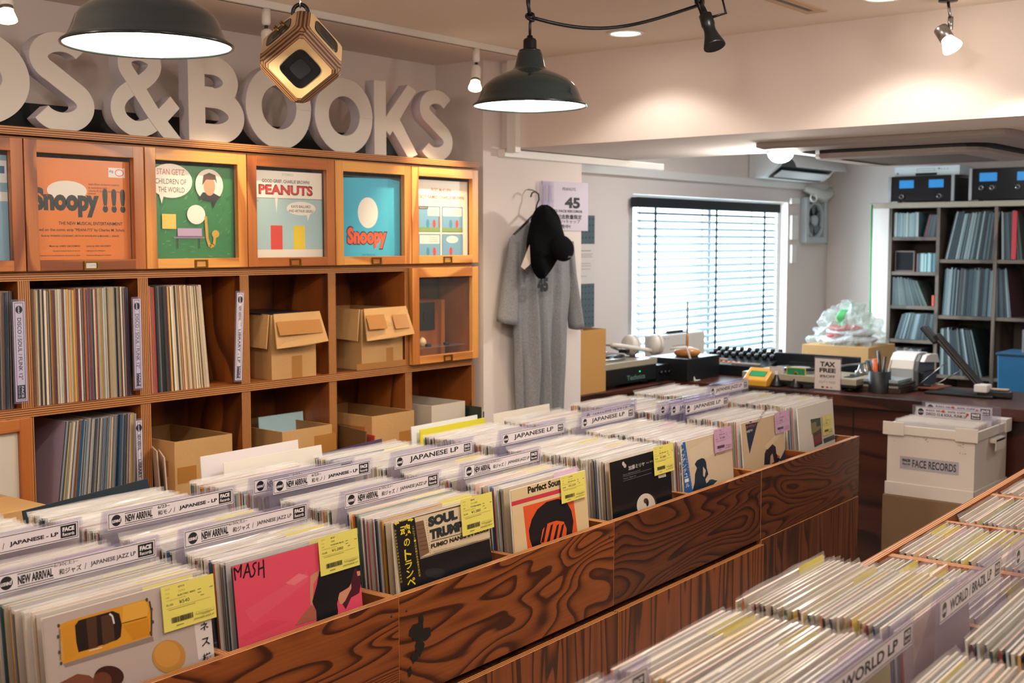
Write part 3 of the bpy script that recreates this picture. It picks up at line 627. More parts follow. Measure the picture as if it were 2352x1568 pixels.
def sign(kind, uc, v, ztop, label, text='', lean=R(5), spread=.030, h=.15, n_back=0, group='section signs standing among the records', loc=None, rz=ISL, W_=.330):
    t = thing('section_sign', label, 'sign', loc or I(uc, v, ztop), rz, group)
    hw = W_/2
    for nm, s_ in (('front_plate', 1), ('back_plate', -1)):
        if s_ == 1: a = [(0, -.0012, .0005), (0, .0012, .0005), (0, -h*math.sin(lean)*0+.0012, -h), (0, -.0012, -h)]
        else: a = [(0, .0030, .0005), (0, .0048, .0005), (0, spread+.0018, -h), (0, spread, -h)]
        b = MB(); b.prism([(-hw, p[1], p[2]) for p in a], (W_, 0, 0), M_ACRYL); b.build(nm, t)
    q = strip(kind, text); q.build('printed_strip', t, FR(-.156, -.0018, -.0375-(.006 if kind == 'plain' else 0)))
    return t
SZ = 1.6-.531
for i, lb in ((1, 'NEW ARRIVAL jazz sign nearest the camera, behind the yellow-car cover'), (2, 'NEW ARRIVAL jazz sign behind the pink MASH cover'), (3, 'NEW ARRIVAL jazz sign behind the SOUL cover'), (4, 'NEW ARRIVAL jazz sign behind the cream cover with the orange square')):
    sign('jazz', UC[i]+.004, 1.81, SZ, 'clear upright '+lb)
for i, v, lb in ((1, 2.012, 'NEW ARRIVAL Japanese LP sign cut by the left photo edge'), (2, 2.012, 'NEW ARRIVAL Japanese LP sign in the back half of the pink-cover column'), (3, 2.008, 'NEW ARRIVAL Japanese LP sign in the back half of the SOUL-cover column')):
    sign('mono', UC[i]-.02, v, SZ+.010, 'clear upright '+lb)
sign('mono', UC[3]-.052, 2.036, SZ+.012, 'clear NEW ARRIVAL sign half hidden behind another one in the SOUL-cover column')
for i, v, lb in ((4, 2.022, 'JAPANESE LP sign nearest the camera, behind the orange-square cover column'), (5, 2.02, 'JAPANESE LP sign in the black-cover column'), (6, 2.015, 'JAPANESE LP sign in the blue-banded cover column'), (7, 1.905, 'JAPANESE LP sign at the front of a cluster near the counter')):
    sign('plain', UC[i]-(.01 if i < 7 else -.004), v, SZ+.008, 'clear upright '+lb, 'JAPANESE LP')
sign('plain', UC[7]-.045, 1.932, SZ+.009, 'clear sign second in the cluster near the counter', 'JAPANESE LP'); sign('plain', UC[7]-.075, 1.957, SZ+.010, 'clear sign rearmost in the cluster near the counter', 'JAPANESE LP')
sign('plain', UC[6]+.10, 2.075, SZ+.008, 'clear sign standing left of and behind the cluster near the counter', 'JAPANESE JAZZ LP')
sign('plain', UC[8]-.02, 2.03, SZ+.016, 'clear JAPANESE JAZZ LP sign farthest back, by the yellow card terminal', 'JAPANESE JAZZ LP')
sign('plain', UC[0]+.02, 1.80, SZ, 'clear sign only seen edge-on at the left photo edge', 'JAPANESE LP')
# raised white separators and coloured sleeves at the back of the island
def sheet(uc, v, zt, w_, col, label, lean=R(4), h=.30, t=.003, nm='blank_divider', cat='divider card'):
    b = MB(); b.box(-w_/2, 0, 0, w_/2, t, h, ink(col, .4)); o = one(nm, b, label, cat, I(uc, v-h*math.sin(lean), zt-h)); o.rotation_euler = (-lean, 0, ISL); return o
sheet(2.06, 2.372, 1.075, .325, '#e4dcdc', 'tall blank white divider card at the back of the pink-cover column'); sheet(2.11, 2.340, 1.058, .335, '#e6dfd2', 'blank cream card leaning just in front of the tall white one', R(6))
sheet(2.845, 2.378, 1.052, .318, '#dfe2e4', 'white LP sleeve raised at the back of the black-cover column', nm='record_sleeve', cat='record'); sheet(2.865, 2.362, 1.042, .315, '#d9cf3a', 'bright yellow LP sleeve raised at the back of the black-cover column', nm='record_sleeve', cat='record')
o = sheet(1.595, 2.345, 1.040, .322, '#1b2a33', 'dark LP sticking up askew at the back of the pink-cover column', nm='record_sleeve', cat='record'); o.rotation_euler = (-R(8), -R(3.5), ISL)
o = sheet(2.40, 2.365, 1.030, .318, '#4a3a5a', 'purple LP slanting at the back of the orange-square column', nm='record_sleeve', cat='record'); o.rotation_euler = (-R(5), -R(2), ISL)
sheet(3.24, 2.372, 1.046, .318, '#e6dfd0', 'cream LP sleeve raised at the back of the blue-banded column', nm='record_sleeve', cat='record')
# ------------------------------------------------------------------ the front covers
def price(artist, title, lab, yen, genre, col='#e6dd6a'):
    """price label on a unit square-ish sheet .108 x .070"""
    q = Print(.55); k1, k2 = '#4a4634', '#8f8850'; q.rect(0, 0, .108, .070, col)
    q.text('ARTIST', .008, .063, .0022, k2); q.text(artist, .034, .0625, .0032, k1, bold=.02); q.text('TITLE', .008, .0565, .0022, k2); q.text(title, .034, .056, .0030, k1)
    q.text('LABEL', .008, .0505, .0020, k2); q.text(lab, .032, .050, .0026, k1, w=.036, bold=.02); q.text('CONDITION (SLEEVE)', .008, .0455, .0019, k2, w=.04)
    for x, y in ((.073, .051), (.073, .046), (.078, .041), (.098, .050)): q.rect(x, y, x+.007, y+.0014, k2)
    q.text('税込価格', .008, .0385, .0032, k1, w=.014); q.text(yen, .034, .0378, .0058, k1, w=.0052*len(yen)); q.rect(.008, .0345, .098, .0349, k2); q.rect(.012, .0318, .066, .0325, k2)
    rg = random.Random(len(artist)+len(yen)*7); x = .016
    while x < .058: d = rg.choice((.0008, .0012, .002)); q.rect(x, .011, x+d, .0195, '#26241c'); x += d+rg.choice((.0006, .001))
    q.rect(.066, .014, .103, .0178, k2); q.rect(.0665, .0143, .1025, .0175, col); q.text('RECORDS', .070, .0150, .0018, k2, w=.028); q.rect(.077, .0117, .094, .0125, k2)
    q.text(genre, .060, .0058, .0030, k1, w=.042, bold=.01); q.rect(.024, .0058, .039, .0068, k1); return q
class Cover:
    """artwork on the front of a filed record; pixel outlines are carried onto its real plane"""
    def __init__(s, uc, v, lean, bg, org, sc_, base=BASE1, w_=.318, rough=.38):
        s.M = Matrix.Translation(I(uc, v-.315*math.sin(lean), base)) @ Matrix.Rotation(ISL, 4, 'Z') @ Matrix.Rotation(-lean, 4, 'X'); s.Mi = s.M.inverted()
        s.w = w_; s.q = Print(rough); s.q.rect(0, 0, w_, .316, bg); s.o = org; s.s = sc_; s.uc, s.v, s.lean, s.base = uc, v, lean, base; s.extra = []
    def c(s, x, y):
        d = s.Mi.to_3x3() @ ray(x/s.s+s.o[0], y/s.s+s.o[1]); o = s.Mi @ CAM; p = o+d*(-o.y/d.y); return (p.x+s.w/2, p.z)
    def clipped(s, pts):
        P = [s.c(*p) for p in pts]
        return [(min(max(x, .0), s.w), min(max(z, .0), .316)) for x, z in P]
    def poly(s, pts, col, q=None): (q or s.q).poly(s.clipped(pts), col); return s
    def line(s, pts, wd, col): s.q.line([s.c(*p) for p in pts], wd, col); return s
    def ell(s, x, y, rx, ry, col):
        return s.poly([(x+rx*math.cos(2*PI*k/26), y+ry*math.sin(2*PI*k/26)) for k in range(26)], col)
    def text(s, t, bl, br, h, col, q=None, **k):
        a, b_ = s.c(*bl), s.c(*br); (q or s.q).text(t, a[0], a[1], h/s.s*mpp(s.M.translation), col, w=b_[0]-a[0], **k); return s
    def build(s, label, edge='#d8cfc0', pl=None, box=None, band=None):
        t = thing('record', label, 'record', s.M.translation, ISL, 'records facing out at the front of the middle bins', rot=(-s.lean, 0, ISL)); w_ = s.w
        b = MB(); b.box(-w_/2, .0008, 0, w_/2, .0045, .316, ink(edge, .45)); b.build('sleeve', t)
        s.q.build('front_print', t, FR(-w_/2, 0, 0))
        b = MB(); b.grid(lambda a, c: Vector((-w_/2-.004+(w_+.008)*a, .0005-.0006*math.sin(9*a)*c, .313+.0115*c)), 8, 2, M_PLAST); b.build('clear_sleeve', t)
        if band: band.build('paper_band', t, FR(-w_/2, -.0022, 0))
        if pl:
            tl, tr, br, bl = [s.c(*p) for p in box]; x0 = bl[0]; y0 = bl[1]; sx = (br[0]-bl[0])/.108; sy = (tl[1]-bl[1])/.070
            pl.build('price_label', t, FR(-w_/2+x0, -.0040, y0) @ Matrix.Diagonal((sx, sy, 1, 1)))
        return t
# yellow convertible seen from above
k = Cover(UC[1], 1.664, R(5.5), '#b9aca3', (0, 1040), 2.94)
k.poly([(1272, 825), (1445, 775), (1515, 1330), (1340, 1395)], '#d9d3ce').text('K28P 6282 ¥2,800', (1305, 842), (1408, 815), 14, '#5a5552')
k.poly([(425, 1425), (1030, 1235), (1040, 1270), (440, 1450)], '#8d7f76')
k.poly([(398, 1160), (470, 1130), (985, 985), (1008, 1000), (1025, 1060), (1030, 1140), (1018, 1235), (800, 1305), (432, 1422), (415, 1405), (420, 1300), (400, 1230)], '#d5952c').poly([(830, 1035), (985, 992), (1005, 1060), (990, 1100), (825, 1148)], '#e0a63e').poly([(828, 1165), (1000, 1120), (1015, 1225), (900, 1265)], '#c98722').poly([(420, 1170), (510, 1145), (515, 1370), (435, 1400)], '#cf8f2a')
k.poly([(505, 1165), (530, 1130), (760, 1066), (805, 1085), (822, 1160), (815, 1240), (790, 1262), (590, 1328), (530, 1345), (515, 1280)], '#201812').poly([(580, 1122), (650, 1100), (660, 1310), (600, 1325)], '#4a3020').poly([(680, 1104), (760, 1082), (775, 1265), (695, 1298)], '#4d3322')
k.line([(738, 1085), (758, 1100), (770, 1152)], .003, '#d8d6d0').line([(822, 1150), (990, 1106)], .0015, '#6b4a14').line([(402, 1190), (408, 1400)], .003, '#8a7a60').line([(1008, 1000), (1022, 1070), (1022, 1235)], .003, '#3a3430').line([(600, 1335), (690, 1312)], .002, '#d8cfb8')
for x, y in ((395, 1165), (392, 1240), (400, 1345), (412, 1420), (990, 990), (1022, 1055), (1030, 1140), (1018, 1215)): k.ell(x, y, 9, 13, '#4b4640')
k.ell(1140, 1372, 112, 112, '#bf8a3f').ell(1128, 1358, 88, 88, '#cc9648').poly([(370, 1600), (400, 1552), (520, 1490), (600, 1500), (650, 1540), (650, 1600)], '#7a4a36').ell(735, 1510, 100, 75, '#3a2019').ell(690, 1530, 62, 52, '#6a3c2c')
for j, ch in enumerate('ネス様'): k.text(ch, (1352+9*j, 1205+103*j), (1408+9*j, 1190+103*j), 56, '#1d1c1e', bold=.015)
for j in range(13): k.text('中にきんらんとブルースの世'[j], (1432+1.6*j, 1135+17*j), (1446+1.6*j, 1131+17*j), 13, '#54504e')
k.build('grey record cover with a yellow convertible seen from above, nearest the camera', pl=price('増尾好秋', 'ハピネス', 'ELECTRIC BIRD', '¥540', 'JAPANESE JAZZ LP'), box=((1068, 910), (1425, 820), (1455, 1125), (1100, 1215)))
# pink
k = Cover(UC[2], 1.666, R(5.5), '#dd4f66', (480, 1300), 4.9)
k.poly([(400, 500), (1100, 60), (1130, 160), (500, 640)], '#e0596e').poly([(860, 190), (1010, 80), (1120, 110), (960, 215)], '#e67a82').poly([(300, 820), (700, 600), (900, 620), (420, 840)], '#d8465f')
k.s, k.o = 4.9, (400, 1040)
for pts in ([(690, 1435), (672, 1292), (722, 1345), (756, 1252), (748, 1400)], [(778, 1412), (828, 1240), (858, 1385)], [(790, 1348), (852, 1332)], [(928, 1232), (905, 1238), (884, 1262), (892, 1290), (910, 1318), (902, 1362), (880, 1392), (852, 1390)], [(952, 1226), (950, 1380)], [(952, 1306), (1004, 1284)], [(1002, 1197), (1012, 1405)]):
    k.line(pts, .0034, '#1a1318')
k.o = (480, 1300)
k.poly([(1235, -40), (1225, 50), (1140, 110), (1135, 250), (1140, 430), (1100, 520), (1115, 600), (1165, 470), (1175, 200), (1240, 90)], '#c98a6c').poly([(965, 668), (1050, 555), (1150, 430), (1205, 500), (1212, 600)], '#a8604c')
k.poly([(1240, 60), (1690, -40), (1700, 60), (1650, 130), (1580, 230), (1470, 300), (1440, 420), (1452, 500), (1440, 600), (1212, 640), (1205, 500), (1160, 400), (1215, 200)], '#12151c').poly([(1640, 20), (1715, 50), (1740, 180), (1690, 300), (1600, 350), (1540, 480), (1500, 420), (1580, 240)], '#4a1a2a')
k.poly([(1470, 425), (1452, 360), (1468, 300), (1570, 240), (1600, 190), (1600, 250), (1530, 390), (1495, 428)], '#cf9372').poly([(1660, 60), (1700, 50), (1705, 100), (1670, 110)], '#cf9372')
k.o = (400, 1040)
k.build('bright pink record cover with black brushed MASH lettering', '#2a2f38', price('MASH', 'SAME', 'WARNER BROS', '¥1,080', 'JAPANESE LP'), ((1580, 965), (2035, 840), (2075, 1265), (1635, 1390)))
# SOUL
k = Cover(UC[3], 1.664, R(5), '#d8c7a4', (700, 900), 2.614)
k.poly([(660, 742), (1100, 634), (1101, 645), (661, 754)], '#5f4a38').poly([(662, 782), (712, 769), (748, 962), (692, 994)], '#7d5f48')
for j in range(7): k.line([(670+4*j, 805+24*j), (712+5*j, 794+24*j)], .0014, '#5f4634')
for j in range(14): k.ell(728+2*j, 770+15*j, 2, 2, '#3a342c')
k.text('SOUL', (742, 812), (918, 770), 60, '#2b3436', bold=.07).text('TRUMPET', (752, 889), (1012, 826), 60, '#2b3436', bold=.07).line([(755, 897), (1105, 806)], .0012, '#3a3a34').text('FUMIO NANRI IN BLUES', (758, 940), (1104, 850), 26, '#2b2c2c', bold=.04)
for j in range(3): k.line([(770, 958+9*j), (1040, 890+9*j)], .0007, '#9b9078')
k.poly([(690, 1003), (1108, 880), (1125, 1000), (1160, 1250), (700, 1350)], '#15181c').line([(686, 998), (1112, 874)], .001, '#15181c').line([(1112, 874), (1140, 1020)], .001, '#15181c').ell(780, 1085, 60, 30, '#262a2e')
ob = Print(.4); k.poly([(510, 757), (652, 722), (708, 1142), (735, 1350), (595, 1390)], '#12151a', ob)
k.poly([(522, 789), (543, 773), (544, 781), (561, 777), (562, 789), (545, 793), (546, 801)], '#e3cf2f', ob).poly([(650, 762), (630, 750), (630, 759), (613, 763), (614, 775), (632, 771), (633, 779)], '#e3cf2f', ob).text('¥1,800', (565, 783), (610, 773), 14, '#e3cf2f', ob, bold=.03)
for ch, x, y, w_, h_ in (('魂', 571, 872, 62, 66), ('の', 592, 930, 36, 44), ('ト', 596, 1012, 42, 62), ('ラ', 600, 1068, 42, 50), ('ン', 606, 1120, 44, 46), ('ペ', 612, 1172, 50, 46)): k.text(ch, (x, y), (x+w_, y-w_*.25), h_, '#e3cf2f', ob, bold=.02)
for j in range(19): k.text('ここにブルースの真髄がある南里文雄の世'[j], (640+2.1*j, 820+16*j), (652+2.1*j, 817+16*j), 13, '#d8c64a', ob)
for j in range(17): k.text('日野皓正南里文雄横内章次ほか演奏'[j % 16], (530+2.3*j, 842+19*j), (541+2.3*j, 839+19*j), 12, '#c9b84a', ob)
k.ell(652, 797, 5, 5, '#e3cf2f')
k.build('cream record cover reading SOUL with a black and yellow paper band', pl=price('南里文雄', 'ブルースの世界', 'TOSHIBA', '¥1,080', 'JAPANESE JAZZ LP'), box=((915, 650), (1110, 600), (1130, 820), (940, 868)), band=ob)
# orange square
k = Cover(UC[4], 1.662, R(4.5), '#dcc596', (700, 900), 2.614)
k.text('Perfect Sound', (1340, 612), (1556, 553), 42, '#221f1c', bold=.045).poly([(1234, 662), (1600, 562), (1602, 586), (1237, 688)], '#cc3a48').poly([(1310, 688), (1608, 607), (1640, 860), (1345, 1010)], '#e05a2a')
k.poly([(1345, 830), (1362, 765), (1395, 705), (1450, 660), (1520, 640), (1572, 660), (1600, 710), (1613, 775), (1605, 850), (1580, 900), (1375, 960), (1350, 880)], '#14161c').poly([(1415, 900), (1428, 825), (1460, 788), (1510, 772), (1555, 778), (1572, 820), (1570, 860), (1540, 890), (1430, 930)], '#e05a2a')
for x in (1448, 1482, 1518, 1548): k.poly([(x-5, 800), (x+9, 790), (x-12, 900), (x-30, 905)], '#14161c')
k.build('cream record cover with an orange square and Perfect Sound title', '#e8e2d6', price('V.A. 松岡直也', 'フュージョン', 'SONY', '¥4,320', 'JAPANESE JAZZ LP'), ((1525, 510), (1665, 460), (1680, 630), (1535, 672)))
# black with disc
k = Cover(UC[5], 1.668, R(4.5), '#14171c', (1250, 850), 2.851, rough=.28)
k.text('加藤ミリヤ', (552, 656), (658, 624), 28, '#cfc9c2', bold=.01).ell(518, 612, 8, 14, '#c8c2ba').ell(528, 625, 9, 14, '#b8b2aa').text('feat. 若旦那', (668, 612), (725, 596), 12, '#a8a49e')
k.text('Side A / 愛が止まるまでは', (516, 692), (630, 660), 10, '#8f8d8a').line([(514, 699), (700, 644)], .0008, '#75787c').text('Track / Beat up', (518, 719), (600, 696), 10, '#8f8d8a').line([(516, 727), (702, 671)], .0008, '#75787c')
k.ell(676, 884, 62, 80, '#3a3632').ell(667, 886, 61, 80, '#d6cbb8').ell(666, 855, 16, 18, '#4a3a34').ell(675, 868, 9, 22, '#2a2220').poly([(745, 690), (795, 675), (797, 695), (748, 707)], '#cfc8be')
k.build('black record cover with a white disc at its foot and a yellow price label', '#c9a468', price('加藤ミリヤ', '愛', 'KRE', '¥1,080', 'J-POP'), ((690, 510), (825, 475), (845, 655), (715, 692)))
# blue band
k = Cover(UC[6], 1.672, R(4.5), '#d3bfa0', (1250, 850), 2.851)
k.poly([(950, 520), (1090, 440), (1110, 545), (960, 640)], '#d9c8ac').text('A Toccare', (1112, 565), (1185, 545), 16, '#6a5a50', shear=.3)
k.poly([(968, 800), (985, 735), (987, 680), (1000, 640), (985, 615), (1000, 590), (1030, 575), (1048, 578), (1060, 600), (1064, 640), (1075, 680), (1055, 715), (1062, 740), (1090, 715), (1135, 722), (1110, 745), (1130, 770), (1040, 830)], '#1d2c3e').poly([(1040, 630), (1058, 655), (1050, 700), (1040, 690)], '#c9bca8').ell(1098, 728, 22, 14, '#2a3c52')
ob = Print(.38); k.poly([(850, 461), (917, 445), (975, 830), (905, 850)], '#2b5f9c', ob).text('RCA', (868, 498), (905, 489), 22, '#d8dde2', ob, bold=.05).line([(872, 507), (902, 500)], .001, '#b9c8d8')
for j, ch in enumerate('アヴァンチュール'): k.text(ch, (884+5.4*j, 546+32*j), (910+5.4*j, 540+32*j), 25, '#dfe4e8', ob)
for j, ch in enumerate('大貫妙子'): k.text(ch, (868+9*j, 555+68*j), (883+9*j, 552+68*j), 18, '#c9d4e0', ob)
for j in range(15): k.text('新しい冒険へ旅立つあなたへ贈'[j % 14], (912+3.4*j, 540+17*j), (922+3.4*j, 538+17*j), 11, '#a9bdd4', ob)
k.build('cream record cover with a dark blue figure and a blue paper band', pl=price('大貫妙子', 'アヴァンチュール', 'RCA', '¥1,080', 'JAPANESE LP', '#c8a2bf'), box=((1090, 395), (1205, 370), (1225, 520), (1110, 545)), band=ob)
# tan with navy wedge
k = Cover(UC[7], 1.698, R(5), '#c8b08c', (1250, 850), 2.851)
k.poly([(1317, 355), (1400, 337), (1345, 548), (1332, 470)], '#1c2b45').text('カーサウェイ', (1322, 384), (1386, 368), 20, '#c85a3a', bold=.02).text('本田路津子', (1326, 412), (1366, 402), 17, '#cfc6ba', bold=.02).text('CAMARY', (1402, 352), (1492, 330), 28, '#6a5240', rot=.5).ell(1350, 335, 10, 8, '#22344a')
k.poly([(1540, 590), (1628, 500), (1640, 560), (1560, 640)], '#1f2a44').poly([(1440, 620), (1443, 545), (1465, 495), (1490, 480), (1515, 500), (1520, 545), (1545, 580), (1530, 610)], '#201a22').poly([(1478, 620), (1482, 560), (1495, 545), (1505, 600)], '#b9907a').ell(1533, 566, 8, 9, '#b0442f').poly([(1440, 500), (1560, 380), (1575, 400), (1460, 520)], '#d3bfa0')
k.build('tan record cover with a navy wedge and a lilac price label', pl=price('本田路津子', 'カーサ', 'CBS', '¥540', 'JAPANESE LP', '#c8a2bf'), box=((1490, 285), (1590, 262), (1605, 400), (1508, 418)))
k = Cover(UC[8], 1.698, R(5), '#d6cfc4', (1250, 850), 2.851)
k.poly([(1743, 322), (1808, 310), (1822, 480), (1770, 505)], '#3d4030').poly([(1745, 350), (1808, 325), (1812, 380), (1752, 420)], '#7d7440').poly([(1760, 440), (1812, 410), (1818, 470), (1772, 495)], '#7a3d34').poly([(1780, 330), (1804, 318), (1808, 360), (1784, 372)], '#2b4a3a').poly([(1826, 450), (1900, 420), (1905, 450), (1832, 480)], '#4a4a4c')
k.build('plain off-white record sleeve with a small picture, last before the counter', '#e4dfda', price('V.A.', 'EP', '7inch', '¥540', 'EP', '#d9d07a'), ((1815, 300), (1888, 278), (1884, 405), (1820, 430)))
# ------------------------------------------------------------------ near island at the right, same construction
B2 = .732; VB, ZB2 = .845, .97; JC = [.18, .92, 1.66, 2.40, 3.14, 3.88]
for i in range(5):
    t = bin_unit(JC[i], JC[i+1], .045, VB-.045, ZB2, ZB2-.38, P_BIN, 'plywood record bin unit of the near row, '+['closest to the camera', 'holding the WORLD LP sign', 'behind the WORLD / BRAZIL sign', 'with the yellow-labelled LPs', 'farthest, at the right photo edge'][i], 'record bins of the near row', wood2=P_SHELFH, floors=[[B2-.004, B2-.004], [B2-.004, B2-.004], [B2-.004, .651], [.651, .651], [.651, .651]][i])
    cabinet(JC[i], JC[i+1], .045, VB-.045, ZB2-.381, P_LOW, 'plywood lower cabinet of the near row, '+['the one closest to the camera', 'under the bin with the WORLD LP sign', 'under the big stack of pale LPs', 'under the yellow-labelled LPs', 'the farthest one at the right photo edge'][i], 'cabinets under the near bins')
UD = [1.108, 1.470, 1.842, 2.215, 2.584, 2.953, 3.325, 3.695]
CV2 = ['#d2cabc', '#d4cdc2', '#c6bcaa', '#d2ccb6', '#c4bcb2', '#cdbaa8', '#b9aca2', '#d6cb98', '#c9c0ba', '#b9a9a2', '#c9907a', '#8a94a0', '#e0d078', '#6a7a8c', '#d8a890']
tb = ['at the bottom photo edge of the near row', 'in the near-row stack left of the WORLD LP sign', 'in the near-row stack left of the WORLD / BRAZIL LP sign', 'low in the half-empty near-row bin', 'with yellow price labels sunk low in the near row', 'just behind the yellow-labelled ones in the near row', 'toward the far end of the near row', 'in the very last bin of the near row']
tb2 = ['right of the sign cut by the bottom photo edge', 'behind the WORLD LP sign of the near row', 'behind the WORLD / BRAZIL LP sign of the near row', 'behind the sign at the right photo edge', 'right half, level with the yellow-labelled ones', 'right half, behind the yellow-labelled ones', 'right half, toward the far end of the near row', 'right half of the very last near-row bin']
for i, u in enumerate(UD):
    low = i >= 3; bz = (.655 if low else B2)
    lc = {4: .95, 5: .15, 6: .5}.get(i, .55)
    kw = dict(cov=CV2, lcol='#e4d86a', plab=lc, pitch=.0125 if low else .0088, k=.55, jit=.003)
    fill(u, .560, VB-.027, bz, 'LPs '+tb[i], 'sleeved LP '+tb[i], R(9) if low else R(4), **kw)
    dk = ['#5a6268', '#8a8a84', '#b9b4a8', '#3a4650', '#7a8078', '#c9c0a8', '#4a4448', '#9aa09c']
    kw['cov'] = dk+CV2[:4] if i in (2, 3, 4) else CV2
    fill(u+.004, .112, .478, bz if low else B2, 'LPs '+tb2[i], 'sleeved LP '+tb2[i], R(6), **kw)
def sign2(u, v, zt, text, label, **k): return sign('plain', u, v, zt, label, text, group='section signs standing in the near row', **k)
sign2(UD[1]-.008, .525, 1.097, 'WORLD LP', 'clear upright WORLD LP sign, nearest the camera', h=.18, spread=.026)
sign2(UD[2]-.005, .508, 1.110, 'WORLD / BRAZIL LP', 'clear upright WORLD / BRAZIL LP sign behind the WORLD LP sign', h=.18, spread=.045)
sign2(UD[3]+.05, .515, 1.095, 'REGGAE LP', 'clear sign at the right photo edge, behind the WORLD / BRAZIL LP one', h=.18, spread=.04)
sign2(UD[2]+.0, .345, 1.075, 'RUSSIA LP', 'clear sign at the right edge, right of the WORLD / BRAZIL LP sign', h=.16)
sign2(UD[0]+.0, .735, 1.090, 'WORLD LP', 'clear sign cut by the bottom photo edge left of the pale stack', h=.18, spread=.03)
# ------------------------------------------------------------------ what stands in the wall shelf
def XS(px, py=700): return atY(px, py, YS).x
def shfill(x0, x1, zb, l0, l1, sp, group, text, gap=.0012, k=1.0, h=.328, y0=None, ts=(.003, .0035, .004, .005, .006), cov=COVERS):
    x = x0
    while x < x1:
        t = rr.choice(ts); a = l0+(l1-l0)*(x-x0)/max(.01, x1-x0)
        rec((x+t, (YS+.008 if y0 is None else y0)+.14+rr.uniform(0, .006), zb), PI/2, a+R(rr.uniform(-.1, .1)), rr.choice(cov), rr.choice(sp), None, False, t, group, text, k, .272, h-rr.uniform(0, .006), top='#cfc6b8')
        x += (t+gap*rr.uniform(.7, 1.6))/math.cos(a)
zr2, zr3 = Z_2+.0125, Z_3+.0125
BL = ['#3a4c5c', '#5a6a74', '#243440', '#6a7a80', '#8a8f8c', '#2c3a4c', '#a9a498']
shfill(SXJ[1]+.16, XS(28), zr2, 0, R(-1), BL+DARKSP, 'dark-spined LPs at the left photo edge', 'dark-spined LP in the cubby at the left photo edge')
shfill(XS(82), XS(303), zr2, 0, R(.6), SPINES+['#b5a68a', '#a8946f', '#94805c', '#a89878', '#2b2a28', '#4a3a2c'], 'LPs filling the second cubby of the middle row', 'LP spine in the full cubby left of the DISCO / SOUL / FUNK divider')
shfill(XS(338), XS(364), zr2, R(.5), R(1), ['#b5452f', '#a83c2c', '#c05a3a', '#9c3528', '#c97a50'], 'red-spined LPs by the upright', 'red-spined LP leaning at the left of the half-empty cubby')
shfill(XS(366), XS(402), zr2, R(1), R(2), ['#33424c', '#1a1c22', '#4a2430', '#c9b78a', '#15171c', '#d9a040', '#e0d2b4'], 'dark LPs after the red ones', 'dark or mixed LP spine just right of the red ones in the half-empty cubby', ts=(.005, .006))
shfill(XS(405), XS(484), zr2, R(2.2), R(4.6), ['#e0d0b0', '#d4bf98', '#c4ad86', '#e6dac2', '#b58a64', '#4a3a34', '#cbb9a0'], 'cream LPs leaning left', 'cream-spined LP leaning left in the half-empty cubby')
shfill(XS(118), XS(312, 1000), zr3, -R(7.5), -R(2.5), DARKSP+BL+['#c9a45a', '#d8c4a0', '#b99a78', '#2f4f7c', '#24507a'], 'LPs leaning right in the lower cubby', 'LP spine leaning right in the lower cubby beside the LIBRARY dividers', gap=.002)
def vsign(px0, py0, px1, py1, text, label, tilt=0, y=YS-.004, w_=.034, disc2='DISCO'):
    """divider card stood on its side, strip reading downwards"""
    a = atY(px0, py0, y); c = atY(px1, py1, y); h = a.z-c.z; t = thing('section_sign', label, 'sign', (a.x, y, c.z), 0, 'divider signs standing in the wall shelf', rot=(0, tilt, 0))
    b = MB(); b.box(-.004, .0005, 0, w_+.004, .003, h, M_ACRYL); b.build('plate', t)
    q = Print(.35); L = h-.012; q.rect(0, 0, L, w_, '#b9b3cc' if 'DISCO' in text else '#cfc8d6'); q.frame(.003, .004, L-.003, w_-.004, .0014, '#1d2230')
    q.ell(.022, w_/2, .011, .010, '#1d2230'); q.text('used', .013, w_/2-.003, .006, '#c9c4d6', w=.018, bold=.02)
    if 'DISCO' in text: q.text(text, .045, w_/2-.006, .012, '#1d2230', w=L-.105, bold=.01)
    else: q.text('NEW ARRIVAL', .042, w_/2-.005, .010, '#3a3f4e', w=.048, bold=.03); q.text('6.16', .098, w_/2+.002, .005, '#1d2230', w=.010); q.text(text, .118, w_/2-.005, .010, '#1d2230', w=L-.175, bold=.02)
    q.rect(L-.045, .006, L-.007, w_-.006, '#1d2230'); q.text('FACE', L-.042, w_/2, .007, '#b9b3cc', w=.032, bold=.04); q.text('Records', L-.042, w_/2-.008, .005, '#b9b3cc', w=.032)
    q.build('printed_strip', t, FR(0, 0, h-.006) @ Matrix.Rotation(-PI/2, 4, 'Z') @ Matrix.Translation((0, 0, 0))); return t
vsign(29, 688, 52, 926, 'DISCO / SOUL / FUNK 12"', 'DISCO / SOUL / FUNK divider at the left photo edge'); vsign(305, 682, 326, 895, 'DISCO / SOUL / FUNK 12"', 'DISCO / SOUL / FUNK divider right of the full row of spines', w_=.026)
vsign(536, 668, 526, 879, 'LIBRARY - LP', 'LIBRARY - LP divider leaning alone in the half-empty cubby', R(3), w_=.026)
vsign(312, 962, 330, 1165, 'LIBRARY - LP', 'left of two LIBRARY dividers in the lower cubby', w_=.020); vsign(325, 964, 343, 1165, 'LIBRARY - LP', 'right of two LIBRARY dividers in the lower cubby', y=YS+.004, w_=.014)
